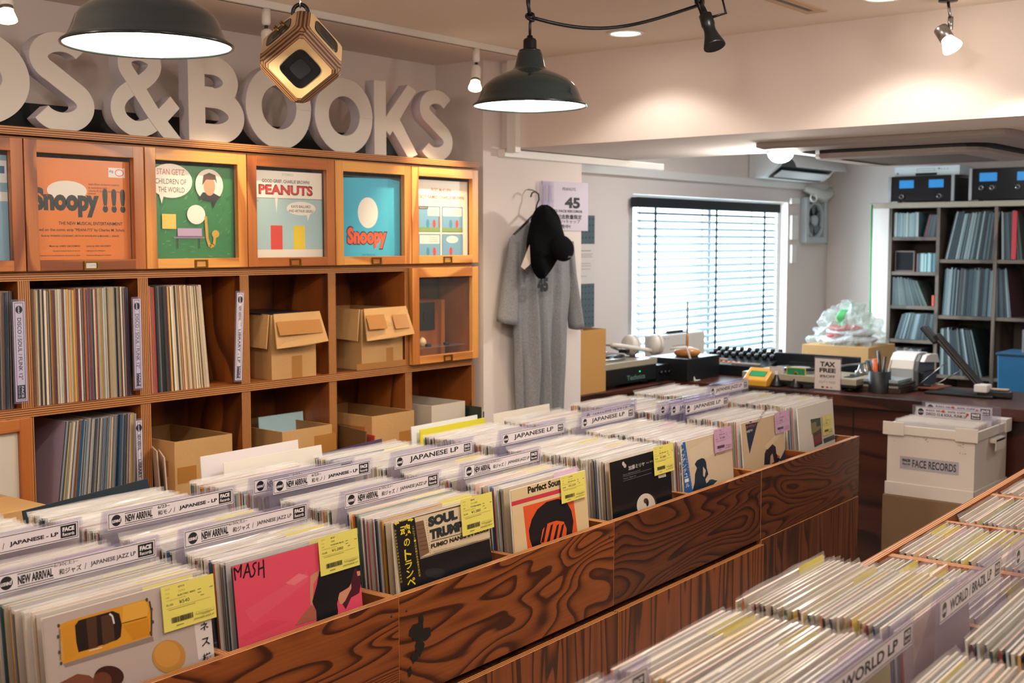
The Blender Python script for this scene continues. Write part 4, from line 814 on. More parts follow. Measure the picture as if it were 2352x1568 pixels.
def open_box(b, x0, y0, z0, x1, y1, z1, t, m, mi):
    O = ((x0, y0), (x1, y0), (x1, y1), (x0, y1)); N = ((x0+t, y0+t), (x1-t, y0+t), (x1-t, y1-t), (x0+t, y1-t)); bm = b.bm; i, j = b.mi(m), b.mi(mi)
    ob_, ot, it, ib = [[bm.verts.new((p[0], p[1], z)) for p in P] for P, z in ((O, z0), (O, z1), (N, z1), (N, z0+t))]
    def F(q, k): bm.faces.new(q).material_index = k
    F(ob_[::-1], i); F(ib, j)
    for k in range(4):
        l = (k+1) % 4; F((ob_[k], ob_[l], ot[l], ot[k]), i); F((ot[k], ot[l], it[l], it[k]), i); F((it[k], it[l], ib[l], ib[k]), j)
    return b
def carton(x0, x1, y0, y1, z0, z1, label, flaps=False, tapes=(), mc=CARD, group='cartons in the wall shelf', lid=False):
    t = thing('cardboard_box', label, 'cardboard box', ((x0+x1)/2, (y0+y1)/2, z0), 0, group); W_, D_, H__ = (x1-x0)/2, (y1-y0)/2, z1-z0
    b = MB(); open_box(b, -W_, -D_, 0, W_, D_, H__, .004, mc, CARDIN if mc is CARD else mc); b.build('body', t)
    if flaps:
        for nm, P, d in (('front_flap', [(-W_+.006, -D_-.003, H__+.002), (W_+.012, -D_-.004, H__+.004), (W_+.018, -D_-.042, H__-.098), (W_*.25, -D_-.036, H__-.108), (-W_-.004, -D_-.03, H__-.112)], (0, -.004, .001)),
                         ('side_flap', [(-W_-.003, -D_+.004, H__+.001), (-W_-.003, D_-.01, H__+.001), (-W_-.035, D_-.005, H__-.10), (-W_-.022, -D_-.004, H__-.112)], (-.004, 0, .001))):
            b = MB(); b.prism(P, d, mc); b.build(nm, t)
    for (nm, x, z, w_, h) in tapes:
        b = MB(); y = -D_-.0008
        if nm == 'side': b.box(-W_-.0008, -D_*.8, z, -W_-.0002, -D_*.8+w_, z+h, TAPE)
        elif nm == 'flap': zz_ = [H__-z-h*k for k in (0, 1)]; yy_ = [-D_-.0088-.385*(H__+.004-a_) for a_ in zz_]; b.prism([(x, yy_[0], zz_[0]), (x+w_, yy_[0], zz_[0]), (x+w_, yy_[1], zz_[1]), (x, yy_[1], zz_[1])], (0, -.0006, 0), TAPE)
        else: b.box(x, y, z, x+w_, -D_-.0002, z+h, TAPE)
        b.build('tape', t)
    return t
def ZY(px, py, y=YS): return atY(px, py, y).z
def XF_(px, py, dy): return atY(px, py, YS-dy).x
c = carton(XS(626, 860), XS(728, 860), YS+.004, YL-.035, zr2, ZY(650, 722), 'carton with torn fold-over flaps in the left of two box cubbies', True, [('f', -.01, .0, .045, .075), ('flap', -.09, .022, .19, .045)])
b = MB(); b.box(-.115, -.11, 0, .10, .13, .0035, ink('#20252c', .3)); one('record_sleeve', b, 'dark record lying flat on top of the left flapped carton', 'record', ((XS(626)+XS(728))/2, 3.30, ZY(650, 722)+.0008))
carton(XS(832, 850), XS(926, 850), YS+.002, YL-.035, zr2, ZY(850, 710), 'carton with taped fold-over flaps in the right of two box cubbies', True, [('f', .02, .023, .035, .05), ('f', -.13, 0.001, .25, .022), ('flap', -.10, .020, .09, .05), ('flap', .03, .024, .075, .05)])
carton(XF_(400, 1000, .05), XF_(533, 1000, .05), YS-.05, YL-.04, zr3, ZY(450, 1008, YS-.05), 'open brown carton in the lower row left of the blue-topped one', False, [('f', -.10, .10, .07, .05), ('side', 0, .12, .15, .05)])
carton(XF_(648, 980, .05), XF_(762, 980, .05), YS-.05, YL-.04, zr3, ZY(700, 984, YS-.05), 'open brown carton with a pale blue record sticking out', False, [('f', .03, .12, .10, .06), ('f', -.12, .10, .06, .07)])
carton(XF_(854, 950, .075), XF_(951, 950, .075), YS-.075, YL-.04, zr3, ZY(880, 953, YS-.075), 'open brown carton with rounded rim, left of the white one', False, [('f', .03, .09, .10, .06), ('side', 0, .10, .18, .08)])
carton(XS(978, 930), XS(1055, 930), YS-.03, YL-.06, zr3, ZY(1000, 931, YS-.03), 'open white carton in the rightmost lower cubby', False, [], mat('white_carton', '#cfc4b2', .7))
def sleeve_at(x, y, z, w_, h, col, label, rz=0, ty=0, tx=0, t=.004, nm='record_sleeve'):
    b = MB(); b.box(-w_/2, 0, 0, w_/2, t, h, ink(col, .4)); o = one(nm, b, label, 'record', (x, y, z)); o.rotation_euler = (tx, ty, rz); return o
sleeve_at(XS(700, 970)+.01, 3.27, zr3+.006, .20, ZY(690, 950, 3.27)-zr3, '#a9c9d2', 'pale blue record standing in the open carton', tx=-R(4))
sleeve_at(XS(362, 1060)+.012, YS-.02, zr3+.002, .22, .20, '#d8bfae', 'pinkish record leaning left of the open carton, front one', PI/2-.5, 0, -R(3)); sleeve_at(XS(350, 1060)+.022, YS+.01, zr3+.002, .20, .215, '#cdb39c', 'tan record leaning left of the open carton, rear one', PI/2-.45, 0, -R(3))
sleeve_at(XS(780, 1000)-.014, YS-.07, zr3+.002, .20, ZY(785, 978, YS-.05)-zr3-.01, '#6a5238', 'brown record leaning left of the rounded-rim carton', PI/2-.25, 0, R(3)); sleeve_at(XS(800, 1000)-.014, YS-.07, zr3+.002, .2, ZY(800, 985, YS-.05)-zr3-.015, '#d2584a', 'red record leaning left of the rounded-rim carton', PI/2-.25, 0, R(3))
for j, c_ in enumerate(('#1f2a24', '#d8cdb8', '#2a2a30')): sleeve_at(XS(1062+3*j, 950), YS+.0, zr3+.002, .2, ZY(1064, 930)-zr3-.01*j, c_, ('green', 'cream', 'black')[j]+' record squeezed right of the white carton', PI/2, 0, 0)
# cartons stacked behind the middle bins (closed, top one with a printed outline)
xq, yq = I(1.31, 2.77, 0).x, I(1.31, 2.77, 0).y
for j in range(3):
    t = thing('cardboard_box', ('lowest', 'middle', 'topmost')[j]+' carton of the stack behind the middle bins, '+('on the floor', 'between two others', 'its lid showing a black outline')[j], 'cardboard box', (xq, yq, .326*j+.0005*j), ISL, 'cartons stacked behind the bins')
    b = MB(); b.box(-.36, -.19, 0, .30, .19, .3255, CARD, bev=.003); b.build('body', t)
    if j == 2:
        q = Print(.6); q.frame(-.10, -.05, .17, .12, .004, '#2a2119'); q.text('Record', -.04, .045, .018, '#3a2d20', shear=.3); q.rect(.02, -.02, .12, .015, '#cdbf9c'); q.text('No.12', .03, -.01, .012, '#8a7a5a'); q.build('lid_print', t, Matrix.Translation((0, 0, .3258)))
        b = MB(); b.box(-.355, -.022, .3257, .295, .022, .3262, TAPE); 
        b.build('tape', t)
# the glazed cubby at the right: wooden case, egg shakers on a clear ledge
t = thing('wooden_case', 'wooden case with a black oval handle cup behind the glass door', 'case', (atY(985, 740, YS+.10).x+.02, YS+.20, zr2), 0)
b = MB(); b.box(-.105, -.10, 0, .075, .09, ZY(985, 688, YS+.12)-zr2, P_REDP); b.build('body', t, bev=.003)
b = MB(); b.box(-.075, -.1035, .115, .012, -.1004, .225, BLACK, bev=.0015); b.box(-.055, -.109, .15, -.01, -.1036, .19, BLACK, bev=.002); b.build('handle_cup', t, recalc=True)
b = MB(); b.box(-.165, 0, 0, .165, .06, .003, M_ACRYL); lz = ZY(1000, 797, YS+.03); one('clear_ledge', b, 'clear plastic ledge behind the glass door', 'ledge', ((SXJ[6]+SXJ[7])/2, YS+.025, lz))
for px, col, lb in ((966, '#a0442c', 'reddish-brown'), (986, '#d9b98a', 'cream')):
    b = MB(); b.lathe([(.0001, -.017), (.009, -.014), (.0155, -.005), (.0165, .002), (.013, .013), (.006, .020), (.0001, .022)], ink(col, .35), 16); o = one('egg_shaker', b, lb+' egg shaker on the clear ledge behind glass', 'egg', (XS(px)+.012, YS+.05, lz+.0198)); 
for j, px in enumerate((962, 994, 1036)):
    b = MB(); b.box(-.011, -.006, 0, .011, .008, .012, BLACK, bev=.002); one('black_clip', b, 'small black clip on the clear ledge, '+('leftmost', 'middle one', 'rightmost')[j], 'clip', (XS(px)+.006, YS+.030, lz+.0035))
# ------------------------------------------------------------------ hanging lamps, speaker, track lights
ENAM = mat('dark_enamel', '#1d2a2b', .16, coat=.6); ENIN = mat('white_enamel_inside', '#f4f2ee', .4); RIMM = mat('enamel_rim', '#101719', .2)
BULB = mat('bulb_glow', '#ffffff', .3, emit='#fff4e2', es=60)
def pendant(P, label, cord):
    t = thing('pendant_lamp', label, 'pendant lamp', P); s_ = .889
    pr = [(.18, 0), (.181, .002), (.168, .013), (.160, .030), (.150, .055), (.142, .066), (.124, .081), (.096, .096), (.066, .108), (.056, .112), (.050, .119), (.048, .124), (.0395, .162), (.037, .168), (.034, .170)]
    b = MB(); b.lathe([(r*s_, z*s_) for r, z in pr], ENAM, 56, cap=False); b.lathe([(r*s_-.0022, z*s_) for r, z in pr[:9]] + [(.04, .094)], ENIN, 56, cap=False)
    b.build('shade', t, recalc=False)
    b = MB(); b.tube([((.18*s_)*math.cos(a), .18*s_*math.sin(a), 0) for a in [2*PI*k/56 for k in range(56)]], .0032, RIMM, 8, True); b.build('rim', t)
    b = MB(); b.lathe([(r*s_, z*s_) for r, z in [(.036, .169), (.033, .175), (.024, .176), (.0215, .18), (.021, .204), (.017, .210), (.010, .212), (.009, .219), (.004, .221)]], BLACK, 28); b.build('lamp_holder', t)
    b = MB(); b.lathe([(.013, .092), (.016, .08), (.030, .062), (.034, .045), (.028, .026), (.014, .016), (.0002, .014)], BULB, 20); b.build('bulb', t)
    b = MB(); b.tube(cord, .0042, BLACK, 8); b.build('cord', t)
    L = lamp('POINT', 'pendant_light', (P[0], P[1], P[2]+.004), 17, (1, .88, .70), shadow_soft_size=.03); return t
ZP1 = ZC-HC
P1 = atD(340, 104, FPX*.32/380); P2 = atD(1217, 243, FPX*.32/260)
pendant(P1, 'dark enamel pendant lamp, the nearer and larger one above the letters', [(0, 0, .194), (0, 0, ZC-P1.z-.001)])
zk = atD(1215, 42, (P2-CAM).dot(_fw)).z-P2.z
pendant(P2, 'dark enamel pendant lamp with a knotted cord, left of the beam', [(0, 0, .194), (0, 0, zk-.02), (.004, 0, zk), (-.003, .002, zk+.03), (.003, .002, ZC-P2.z-.001)])
SPB = atZ(1607, -12, ZC)
t = thing('swagged_cable', 'thick black cable knotted on the far pendant cord and swagged to the black spotlight', 'cable', (P2.x, P2.y, P2.z+zk))
E_ = Vector((SPB.x, SPB.y, ZC-.03))-Vector((P2.x, P2.y, P2.z+zk)); pts = []
for k in range(21):
    a = k/20; p = E_*a; p.z = E_.z*a-.045*math.sin(PI*a)*(1-.35*a)*1.25; pts.append(p)
b = MB(); b.tube(pts, .0052, BLACK, 8); b.build('cable', t)
b = MB()
for k in range(2): b.tube([(.011*math.cos(a), .009*math.sin(a), .007*math.sin(a+k)+(k-.5)*.008) for a in [2*PI*j/14 for j in range(14)]], .0048, BLACK, 8, True)
b.build('knot', t)
b = MB(); b.tube([(0, 0, 0), (-.006, .004, .04), (-.002, .006, ZC-P2.z-zk-.001)], .0045, BLACK, 8); b.build('cable_drop', t)
# cube speaker
CP_ = atD(693, 131, 2.62); F = Vector((.10, -.55, .83)).normalized(); L = Vector((-.60, .62, .50)); L = (L-F*L.dot(F)).normalized(); Q3 = L.cross(F)
def scr(v): return (_rt*v.x+_up*v.y-_fw*v.z)
X_, Y_, Z__ = scr(Q3), scr(L), scr(F); MR = Matrix((X_, Y_, Z__)).transposed().to_4x4()
if MR.determinant() < 0: MR = Matrix((-X_, Y_, Z__)).transposed().to_4x4()
t = thing('cube_speaker', 'small plywood cube speaker with clipped corners hanging on a chain', 'speaker', CP_)
BIRCH = wood('birch_face', '#d9b987', '#d3b17c', '#c49d66', (.5, .5, .5), 4, 3, .4, fine=.12); PLYC = ply('ply_corner', 3, '#a5774c', '#4b2f1e', .0052)
MT = Matrix(MR); a_ = .071
bm = bmesh.new(); bmesh.ops.create_cube(bm, size=a_*2); bmesh.ops.bevel(bm, geom=bm.edges[:], offset=.021, segments=1, affect='EDGES'); bmesh.ops.bevel(bm, geom=[v for v in bm.verts], offset=.007, affect='VERTICES')
b = MB(); b.bm.free(); b.bm = bm; b.mi(PLYC); b.mi(BIRCH)
for f in bm.faces:
    if max(abs(c) for c in f.normal) > .99: f.material_index = 1
sb = b.build('body', t); sb.rotation_euler = MR.to_euler()
FRM = mat('driver_surround', '#0c1014', .25); CONE = mat('driver_cone', '#14181d', .5)
for ax in range(3):
    for sg in (1, -1):
        n = Vector([sg*(k == ax) for k in range(3)]); M4 = n.to_track_quat('Z', 'Y').to_matrix().to_4x4(); M4 = MT @ M4 @ Matrix.Translation((0, 0, a_))
        b = MB(); r_ = .0335
        def sq(k, r0, z): a = 2*PI*k/32; c_, s_ = math.cos(a), math.sin(a); e = .42; return M4 @ Vector((r0*math.copysign(abs(c_)**e, c_), r0*math.copysign(abs(s_)**e, s_), z))
        rings = [[b.bm.verts.new(sq(k, r0, z)) for k in range(32)] for r0, z in ((r_+.002, .0003), (r_+.0014, .0018), (r_-.001, .0016), (r_-.003, .0010), (.018, .0006))]
        for A_, B_ in zip(rings, rings[1:]):
            for k in range(32): f = b.bm.faces.new((A_[k], A_[(k+1) % 32], B_[(k+1) % 32], B_[k])); f.material_index = b.mi(FRM); f.smooth = True
        f = b.bm.faces.new(rings[-1]); f.material_index = b.mi(CONE)
        b.build('driver', t)
hook = atD(690, 30, 2.62)-CP_
b = MB(); b.tube([hook+_rt*.0165*math.cos(a)+_up*.0185*math.sin(a) for a in [2*PI*k/28 for k in range(28)]], .0045, BLACK, 8, True); b.lathe([(.012, 0), (.009, .012), (.006, .020)], BLACK, 14, Matrix.Translation(hook-_up*.036)); b.build('hanging_ring', t)
b = MB(); zt_ = hook.z+.012; k = 0
while CP_.z+zt_ < ZC-.012:
    c0 = Vector((hook.x, hook.y, zt_+.010)); d1 = _rt if k % 2 else _fw
    b.tube([c0+d1*.0052*math.cos(a)+Vector((0, 0, .0105*math.sin(a))) for a in [2*PI*j/12 for j in range(12)]], .0016, CHROME, 6, True); zt_ += .0165; k += 1
b.tube([(hook.x, hook.y, zt_-.002), (hook.x, hook.y, ZC-CP_.z-.0005)], .0022, CHROME, 6)
b.build('chain', t)
for px, py in ((637, 68), (651, 58)):
    c0 = atD(px, py, 2.60)-CP_; d1 = (L.x*_rt+L.y*_up-L.z*_fw).normalized(); b = MB(); b.tube([c0-d1*.012, c0+d1*.006], .0045, BRASS, 10); b.tube([c0+d1*.006, c0+d1*.010], .0036, BRASS, 10); b.build('binding_post', t)
# ceiling track and its spots
TR0, TR1 = atZ(560, -18, ZC), atZ(1193, 120, ZC); ty = (TR0.y+TR1.y)/2+.02
b = MB(); b.box(-.6, ty-.017, ZC-.022, TR1.x+.02, ty+.017, ZC-.0005, WHITEP); b.box(-.6, ty-.004, ZC-.0226, TR1.x, ty+.004, ZC-.0221, DKGREY); one('ceiling_track', b, 'long white lighting track on the ceiling above the letters', 'track')
def track_spot(px, py0, py_mouth, dx, label, y=None, power=22, to=None):
    yy = y or ty; P = atY(px, py0, yy); x = P.x; zt0 = ZC-.022; t = thing('track_spotlight', label, 'spotlight', (x, yy, zt0))
    b = MB(); b.lathe([(.0135, -.0005), (.0135, -.042), (.011, -.048), (.006, -.050)], WHITEP, 18); b.build('adapter', t)
    b = MB(); b.lathe([(.0055, -.049), (.006, -.058), (.004, -.062)], DKGREY, 12); b.build('swivel', t)
    M4 = Matrix.Translation((0, 0, -.062)) @ Matrix.Rotation(dx, 4, 'Y') @ Matrix.Rotation(R(-14), 4, 'X')
    b = MB(); b.lathe([(.004, .002), (.016, -.006), (.018, -.012), (.0185, -.055), (.017, -.06)], WHITEP, 20, M4); b.lathe([(.0165, -.058), (.0172, -.066), (.019, -.070)], STEEL, 20, M4); b.build('lamp_head', t)
    b = MB(); b.lathe([(.012, -.060), (.017, -.072), (.024, -.094), (.0245, -.098), (.020, -.097), (.0001, -.090)], mat('reflector_bulb', '#efe9de', .15, emit='#ffdca8', es=9), 20, M4); b.build('reflector_bulb', t)
    b = MB(); b.tube([(.006, 0, -.055), (.022, .004, -.066), (.026, .004, -.085), (.016, .004, -.078)], .0017, WHITEP, 6); b.build('wire', t)
    L = lamp('SPOT', 'track_spot_light', M4 @ Vector((0, 0, -.102)) + Vector((x, yy, zt0)), power, (1, .74, .45), spot_size=R(75), spot_blend=.7, shadow_soft_size=.02)
    aim(L, to or (x+.1, YS, 1.2)); return t
track_spot(1094, 112, 200, R(22), 'white track spotlight shining on the right end of the shelf', power=38, to=(3.35, YS, 1.50)); track_spot(611, 20, 150, R(6), 'white track spotlight half hidden behind the cube speaker', power=16, to=(2.4, YS, 1.5))
track_spot(8, -60, 60, R(4), 'white track spotlight at the top left photo corner', power=8, to=(1.2, YS, 1.5))
# recessed lights and vent slots in the ceiling
DLG = mat('downlight_glow', '#ffffff', .5, emit='#fff1dc', es=14)
def downlight(px, py, label, pw):
    P = atZ(px, py, ZC); t = thing('recessed_downlight', label, 'ceiling light', (P.x, P.y, ZC-.001))
    b = MB(); b.lathe([(.066, 0), (.064, -.004), (.054, -.005), (.052, -.001)], WHITEP, 36); b.build('trim_ring', t)
    b = MB(); b.lathe([(.0001, -.0016), (.0515, -.0015)], DLG, 36); b.build('diffuser', t)
    L = lamp('SPOT', 'downlight_beam', (P.x, P.y, ZC-.012), pw, (1, .86, .74), spot_size=R(128), spot_blend=.35, shadow_soft_size=.05); aim(L, (P.x, P.y, 0))
downlight(1437, 75, 'round recessed ceiling light near the far pendant cord', 13); downlight(2030, -8, 'round recessed ceiling light cut by the top photo edge', 17)
A_, B_ = atZ(1785, -4, ZC), atZ(1885, 26, ZC)
b = MB(); b.box(A_.x-.3, A_.y-.035, ZC-.004, B_.x, A_.y+.035, ZC-.0005, mat('vent_cream', '#c9ae93', .6)); b.box(A_.x-.3, A_.y-.008, ZC-.0046, B_.x-.045, A_.y+.008, ZC-.0042, BLACK); one('ceiling_slot', b, 'narrow slotted plate in the ceiling above the beam', 'vent')
# black clip spot and silver bulb spot in front of the beam
t = thing('black_spotlight', 'black spotlight hanging on the ceiling in front of the beam', 'spotlight', (SPB.x, SPB.y, ZC))
h1 = atD(1626, 55, 3.35)-t.location; h2 = atD(1643, 112, 3.33)-t.location; d1 = (h2-h1).normalized(); M4 = Matrix.Translation(h1) @ d1.to_track_quat('Z', 'Y').to_matrix().to_4x4()
b = MB(); b.lathe([(.016, 0), (.015, -.028)], BLACK, 16); b.tube([(0, 0, -.02), h1-d1*.03], .009, BLACK, 10); b.build('mount', t)
b = MB(); b.lathe([(.006, -.034), (.018, -.028), (.019, .004), (.0165, .008), (.0165, .022), (.021, .040), (.030, .066), (.0305, .072), (.026, .071)], BLACK, 24, M4); b.build('lamp_head', t)
b = MB(); b.lathe([(.0001, .068), (.027, .070)], DKGREY, 24, M4); b.build('bulb_face', t)
b = MB(); b.tube([h1-d1*.02+_rt*.012, h1+_rt*.05-_fw*.0+_up*.03, h1+_rt*.035+_up*.09, (0, 0, -.012)], .0045, BLACK, 8); b.tube([(0, 0, -.02), h1-_rt*.035+_up*.07, h1-_rt*.01-_up*.0], .0045, BLACK, 8); b.build('cable', t)
SV = atZ(2178, -6, ZC); t = thing('silver_spotlight', 'silver spotlight with a glowing bulb hanging before the beam at upper right', 'spotlight', (SV.x, SV.y, ZC))
dS = (SV-CAM).dot(_fw); g1 = atD(2183, 62, dS)-SV; g2 = atD(2168, 78, dS)-SV; g3 = atD(2187, 108, dS-.02)-SV; dd = (g3-g2).normalized(); M4 = Matrix.Translation(g2) @ dd.to_track_quat('Z', 'Y').to_matrix().to_4x4()
b = MB(); b.lathe([(.028, -.0005), (.028, -.012), (.006, -.014)], BLACK, 20); b.tube([(0, 0, -.012), g1-Vector((0, 0, -.02))], .0045, STEEL, 10); b.tube([g1-Vector((0, 0, -.03)), g1-Vector((0, 0, .008))], .008, STEEL, 10); b.build('stem', t)
b = MB(); b.tube([g1, g2-dd*.010], .006, BLACK, 8); b.build('joint', t)
b = MB(); b.lathe([(.004, -.024), (.0205, -.022), (.0215, -.018), (.0215, .020), (.018, .021)], STEEL, 24, M4); b.build('lamp_head', t)
b = MB(); b.lathe([(.016, .018), (.019, .026), (.029, .050), (.030, .056), (.0001, .060)], mat('glowing_bulb', '#ffffff', .3, emit='#ffe6c4', es=16), 24, M4); b.build('bulb', t)
Ls = lamp('SPOT', 'silver_spot_light', Vector(SV)+g3+dd*.045, 26, (1, .78, .55), spot_size=R(100), spot_blend=.6, shadow_soft_size=.03); aim(Ls, Vector(SV)+g3+dd+Vector((.25, 0, -.3)))
# ------------------------------------------------------------------ on the pillar: T-shirt, cap, posters
YF = YP-.004
def pp(px, py, y=YF): return atY(px, py, y)
t = thing('poster', 'pale lilac poster with a big 45, taped to the pillar behind the cap', 'poster', pp(1246, 529), 0)
O_ = t.location.copy()
def lp(px, py): p = pp(px, py)-O_; return (p.x, p.z)
w_, h_ = lp(1351, 421)
b = MB(); b.box(0, 0, 0, w_, .0012, h_, ink('#cfc6d6', .5)); b.build('sheet', t)
q = Print(.5)
def tp(s_, x0, x1, yb, h, **k): a = lp(x0, yb); c_ = lp(x1, yb); q.text(s_, a[0], a[1], h*mpp(O_), '#15171c', w=c_[0]-a[0], **k)
tp('45', 1297, 1332, 478, 26, bold=.045); tp('PEANUTS', 1292, 1322, 437, 7); tp('PEANUTS FACE RECORDS', 1247, 1337, 486, 6, bold=.03); tp('25周年記念数量限定', 1250, 1336, 502, 11, bold=.02); tp('Tシャツ+キャップ', 1262, 1332, 512, 9); tp('発売中!', 1275, 1310, 524, 9, bold=.02)
q.build('print', t, FR(0, -.0006, 0))
b = MB(); b.box(.0, 0, 0, .10, .0015, pp(1240, 415, YF-.01).z-pp(1240, 478, YF-.01).z, M_ACRYL)
for x in (.012, .05, .088): b.box(x-.008, -.004, .03, x+.008, 0, .10, M_PLAST, bev=.002)
one('clear_bag', b, 'crinkly clear plastic pocket pinned over the left edge of the 45 poster', 'plastic bag', pp(1239, 478, YF-.012))
# T-shirt
SHIRT = mottled('grey_marl', '#8f8f92', '#7d7e82', 160, .95, .25, 300)
ysh = YP-.055; O_ = pp(1235, 940, ysh); t = thing('t_shirt', 'long grey marl T-shirt hanging on the pillar', 'T-shirt', O_)
def prof(y, tab):
    for (a, b_), (c_, d_) in zip(tab, tab[1:]):
        if y <= c_: return b_+(d_-b_)*(y-a)/(c_-a) if y > a else b_
    return tab[-1][1]
LT = [(512, 1206), (530, 1188), (548, 1170), (600, 1166), (680, 1176), (740, 1180), (850, 1183), (945, 1186)]
RT = [(512, 1268), (530, 1286), (548, 1302), (600, 1312), (680, 1306), (740, 1300), (850, 1296), (945, 1290)]
def shirt(a, c):
    y = 512+c*433; l, r = prof(y, LT), prof(y, RT); ang = 2*PI*a; m = (l+r)/2+(r-l)/2*math.cos(ang); p = pp(m, y, ysh)-O_
    d = .036*math.sin(ang)*min(1, c*6+.25); fold = 0
    if math.sin(ang) > 0:
        u = (m-l)/max(1, r-l); k = min(1, max(0, (c-.12)*1.6)); fold = k*.027*(math.sin(u*26+c*1.2)+.6*math.sin(u*43+2-c*2))*math.sin(ang)
    return Vector((p.x, -d-fold, p.z))
b = MB(); b.grid(shirt, 96, 48, SHIRT, wrap=True); b.build('body', t)
def sleeve(P0, P1, w0, w1, nm):
    """flattened cloth tube from shoulder to cuff"""
    A_, B_ = pp(*P0, ysh)-O_, pp(*P1, ysh)-O_; m_ = mpp(O_)
    def fn(a, c):
        ang = 2*PI*a; ce = A_.lerp(B_, c); ax = (B_-A_).normalized(); nx = Vector((-ax.z, 0, ax.x))
        wd = (w0+(w1-w0)*c)*m_; return ce+nx*wd*math.cos(ang)+Vector((0, -1, 0))*(.026+.012*c)*math.sin(ang)*(1+.14*math.sin(ang*3+c*5))+ax*.006*math.sin(ang)*c
    b = MB(); b.grid(fn, 32, 14, SHIRT, wrap=True)
    o = b.build(nm, t); k = o.modifiers.new('s', 'SOLIDIFY'); k.thickness = .0025; return o
sleeve((1182, 556), (1163, 742), 15, 27, 'sleeve'); sleeve((1304, 556), (1322, 752), 13, 17, 'sleeve')
b = MB(); b.tube([pp(1206+62*k/12, 514+22*math.sin(PI*k/12), ysh)-O_+Vector((0, -.018-.018*math.sin(PI*k/12), 0)) for k in range(13)], .006, SHIRT, 8); b.build('collar', t)
q = Print(.7); a = pp(1216, 668, YP-.10)-O_; q.text('45', 0, 0, .060, '#15171b', w=.075, bold=.07); q.build('chest_print', t, FR(a.x, -.086, a.z-.004))
b = MB(); hk = lambda px, py: pp(px, py, ysh)-O_
b.tube([hk(1219, 452), hk(1222, 443), hk(1230, 440), hk(1237, 446), hk(1238, 458), hk(1233, 470), hk(1231, 480), hk(1231, 490)], .0035, BLACK, 8); b.tube([hk(1180, 540), hk(1205, 515), hk(1231, 488), hk(1262, 512), hk(1294, 540)], .006, BLACK, 8)
b.tube([hk(1238, 446)+Vector((0, .0, .0)), hk(1236, 436)+Vector((0, .03, 0)), hk(1236, 434)+Vector((0, .0535, 0))], .0028, STEEL, 8); tag(b.build('clothes_hanger', None, O_), 'black clothes hanger hooked on the pillar, carrying the grey T-shirt', 'hanger')
# black knitted cap
KN = mat('black_knit', '#08090c', .95, spec=.1, bump=.6, bscale=160)
yc = YP-.150; O_ = pp(1245, 600, yc); t = thing('black_hat', 'black cap hung over the T-shirt by its strap', 'hat', O_)
CL = [(470, 1236), (480, 1224), (500, 1219), (560, 1217), (600, 1218), (628, 1220), (640, 1224)]
CR = [(470, 1262), (480, 1276), (500, 1285), (530, 1292), (560, 1294), (580, 1291), (596, 1275), (620, 1268), (640, 1262)]
def capf(a, c):
    y = 470+170*c; l, r = prof(y, CL), prof(y, CR); ang = 2*PI*a; e = math.sin(PI*min(1, max(.0, c)))**.35 if 0 < c < 1 else 0
    m = (l+r)/2+(r-l)/2*math.cos(ang)*max(.25, e); p = pp(m, y, yc)-O_
    d = (.055 if c < .7 else .04)*math.sin(ang)*max(.12, e); return Vector((p.x+.004*math.sin(9*c+ang*2), -d-.006*math.sin(ang*3+c*9), p.z))
b = MB(); b.grid(capf, 40, 30, KN, wrap=True); b.build('crown', t)
hkc = lambda px, py: pp(px, py, yc)-O_
def brimf(a, c):
    an, ph = 2*PI*a, PI*(c-.5); p = hkc(1268+25*math.cos(ph)*math.cos(an), 570+30*math.sin(ph)+.15*25*math.cos(ph)*math.cos(an)); return Vector((p.x, -.052-.028*math.cos(ph)*math.sin(an), p.z))
b = MB(); b.grid(brimf, 28, 16, KN, wrap=True); b.build('brim', t)
q = Print(.7); q.text('Jazz', 0, 0, .010, '#8d8d92', w=.03, shear=.3); a = hkc(1268, 592); q.build('embroidery', t, FR(a.x, -.0815, a.z))
b = MB(); b.prism([hkc(1216, 562), hkc(1196, 612), hkc(1204, 619), hkc(1218, 606)], (0, -.0012, 0), ink('#cdbfb0', .6)); b.build('price_tag', t)
b = MB(); b.tube([hkc(1213+8*math.cos(x), 621+8*math.sin(x)) for x in [2*PI*k/16 for k in range(16)]], .0014, BLACK, 6, True); b.build('tag_string', t)
# ------------------------------------------------------------------ window wall: pegboard, notice, blind, air conditioners, fan
yb_ = YW-.014; a, c = atY(1300, 756, yb_), atY(1366, 495, yb_)
b = MB(); b.box(a.x, yb_, a.z, c.x, YW-.002, c.z, mat('pegboard_grey', '#54656c', .6)); t = thing('pegboard', 'narrow dark grey pegboard beside the pillar', 'pegboard', (0, 0, 0)); b.build('board', t)
q = Print(.8); x = a.x+.01
while x < c.x:
    z = a.z+.02
    while z < c.z: q.ell(x, z, .005, .005, '#2d383d', 8); q.z -= 3e-5; z += .033
    x += .033
q.build('holes', t, FR(0, yb_-.0005, 0))
a, c = atY(1334, 652, yb_-.003), atY(1366, 560, yb_-.003); q = Print(.6); W_, H_ = c.x-a.x+.06, c.z-a.z; q.rect(0, 0, W_, H_, '#ddd6d0')
for k, (y, l) in enumerate(((.82, .5), (.74, .6), (.70, .55), (.66, .6), (.5, .5), (.44, .55), (.36, .5), (.18, .3))): q.rect(W_*.3, H_*y, W_*(.3+l), H_*y+.004, '#b5a6a4' if k else '#7d7a7a')
o = q.build('print', None, FR(0, 0, 0)); o.name = 'paper_notice'; o.location = (a.x-.06, yb_-.003, a.z); k = o.modifiers.new('s', 'SOLIDIFY'); k.thickness = .0008; k.offset = -1; tag(o, 'white paper notice pinned on the pegboard', 'notice')
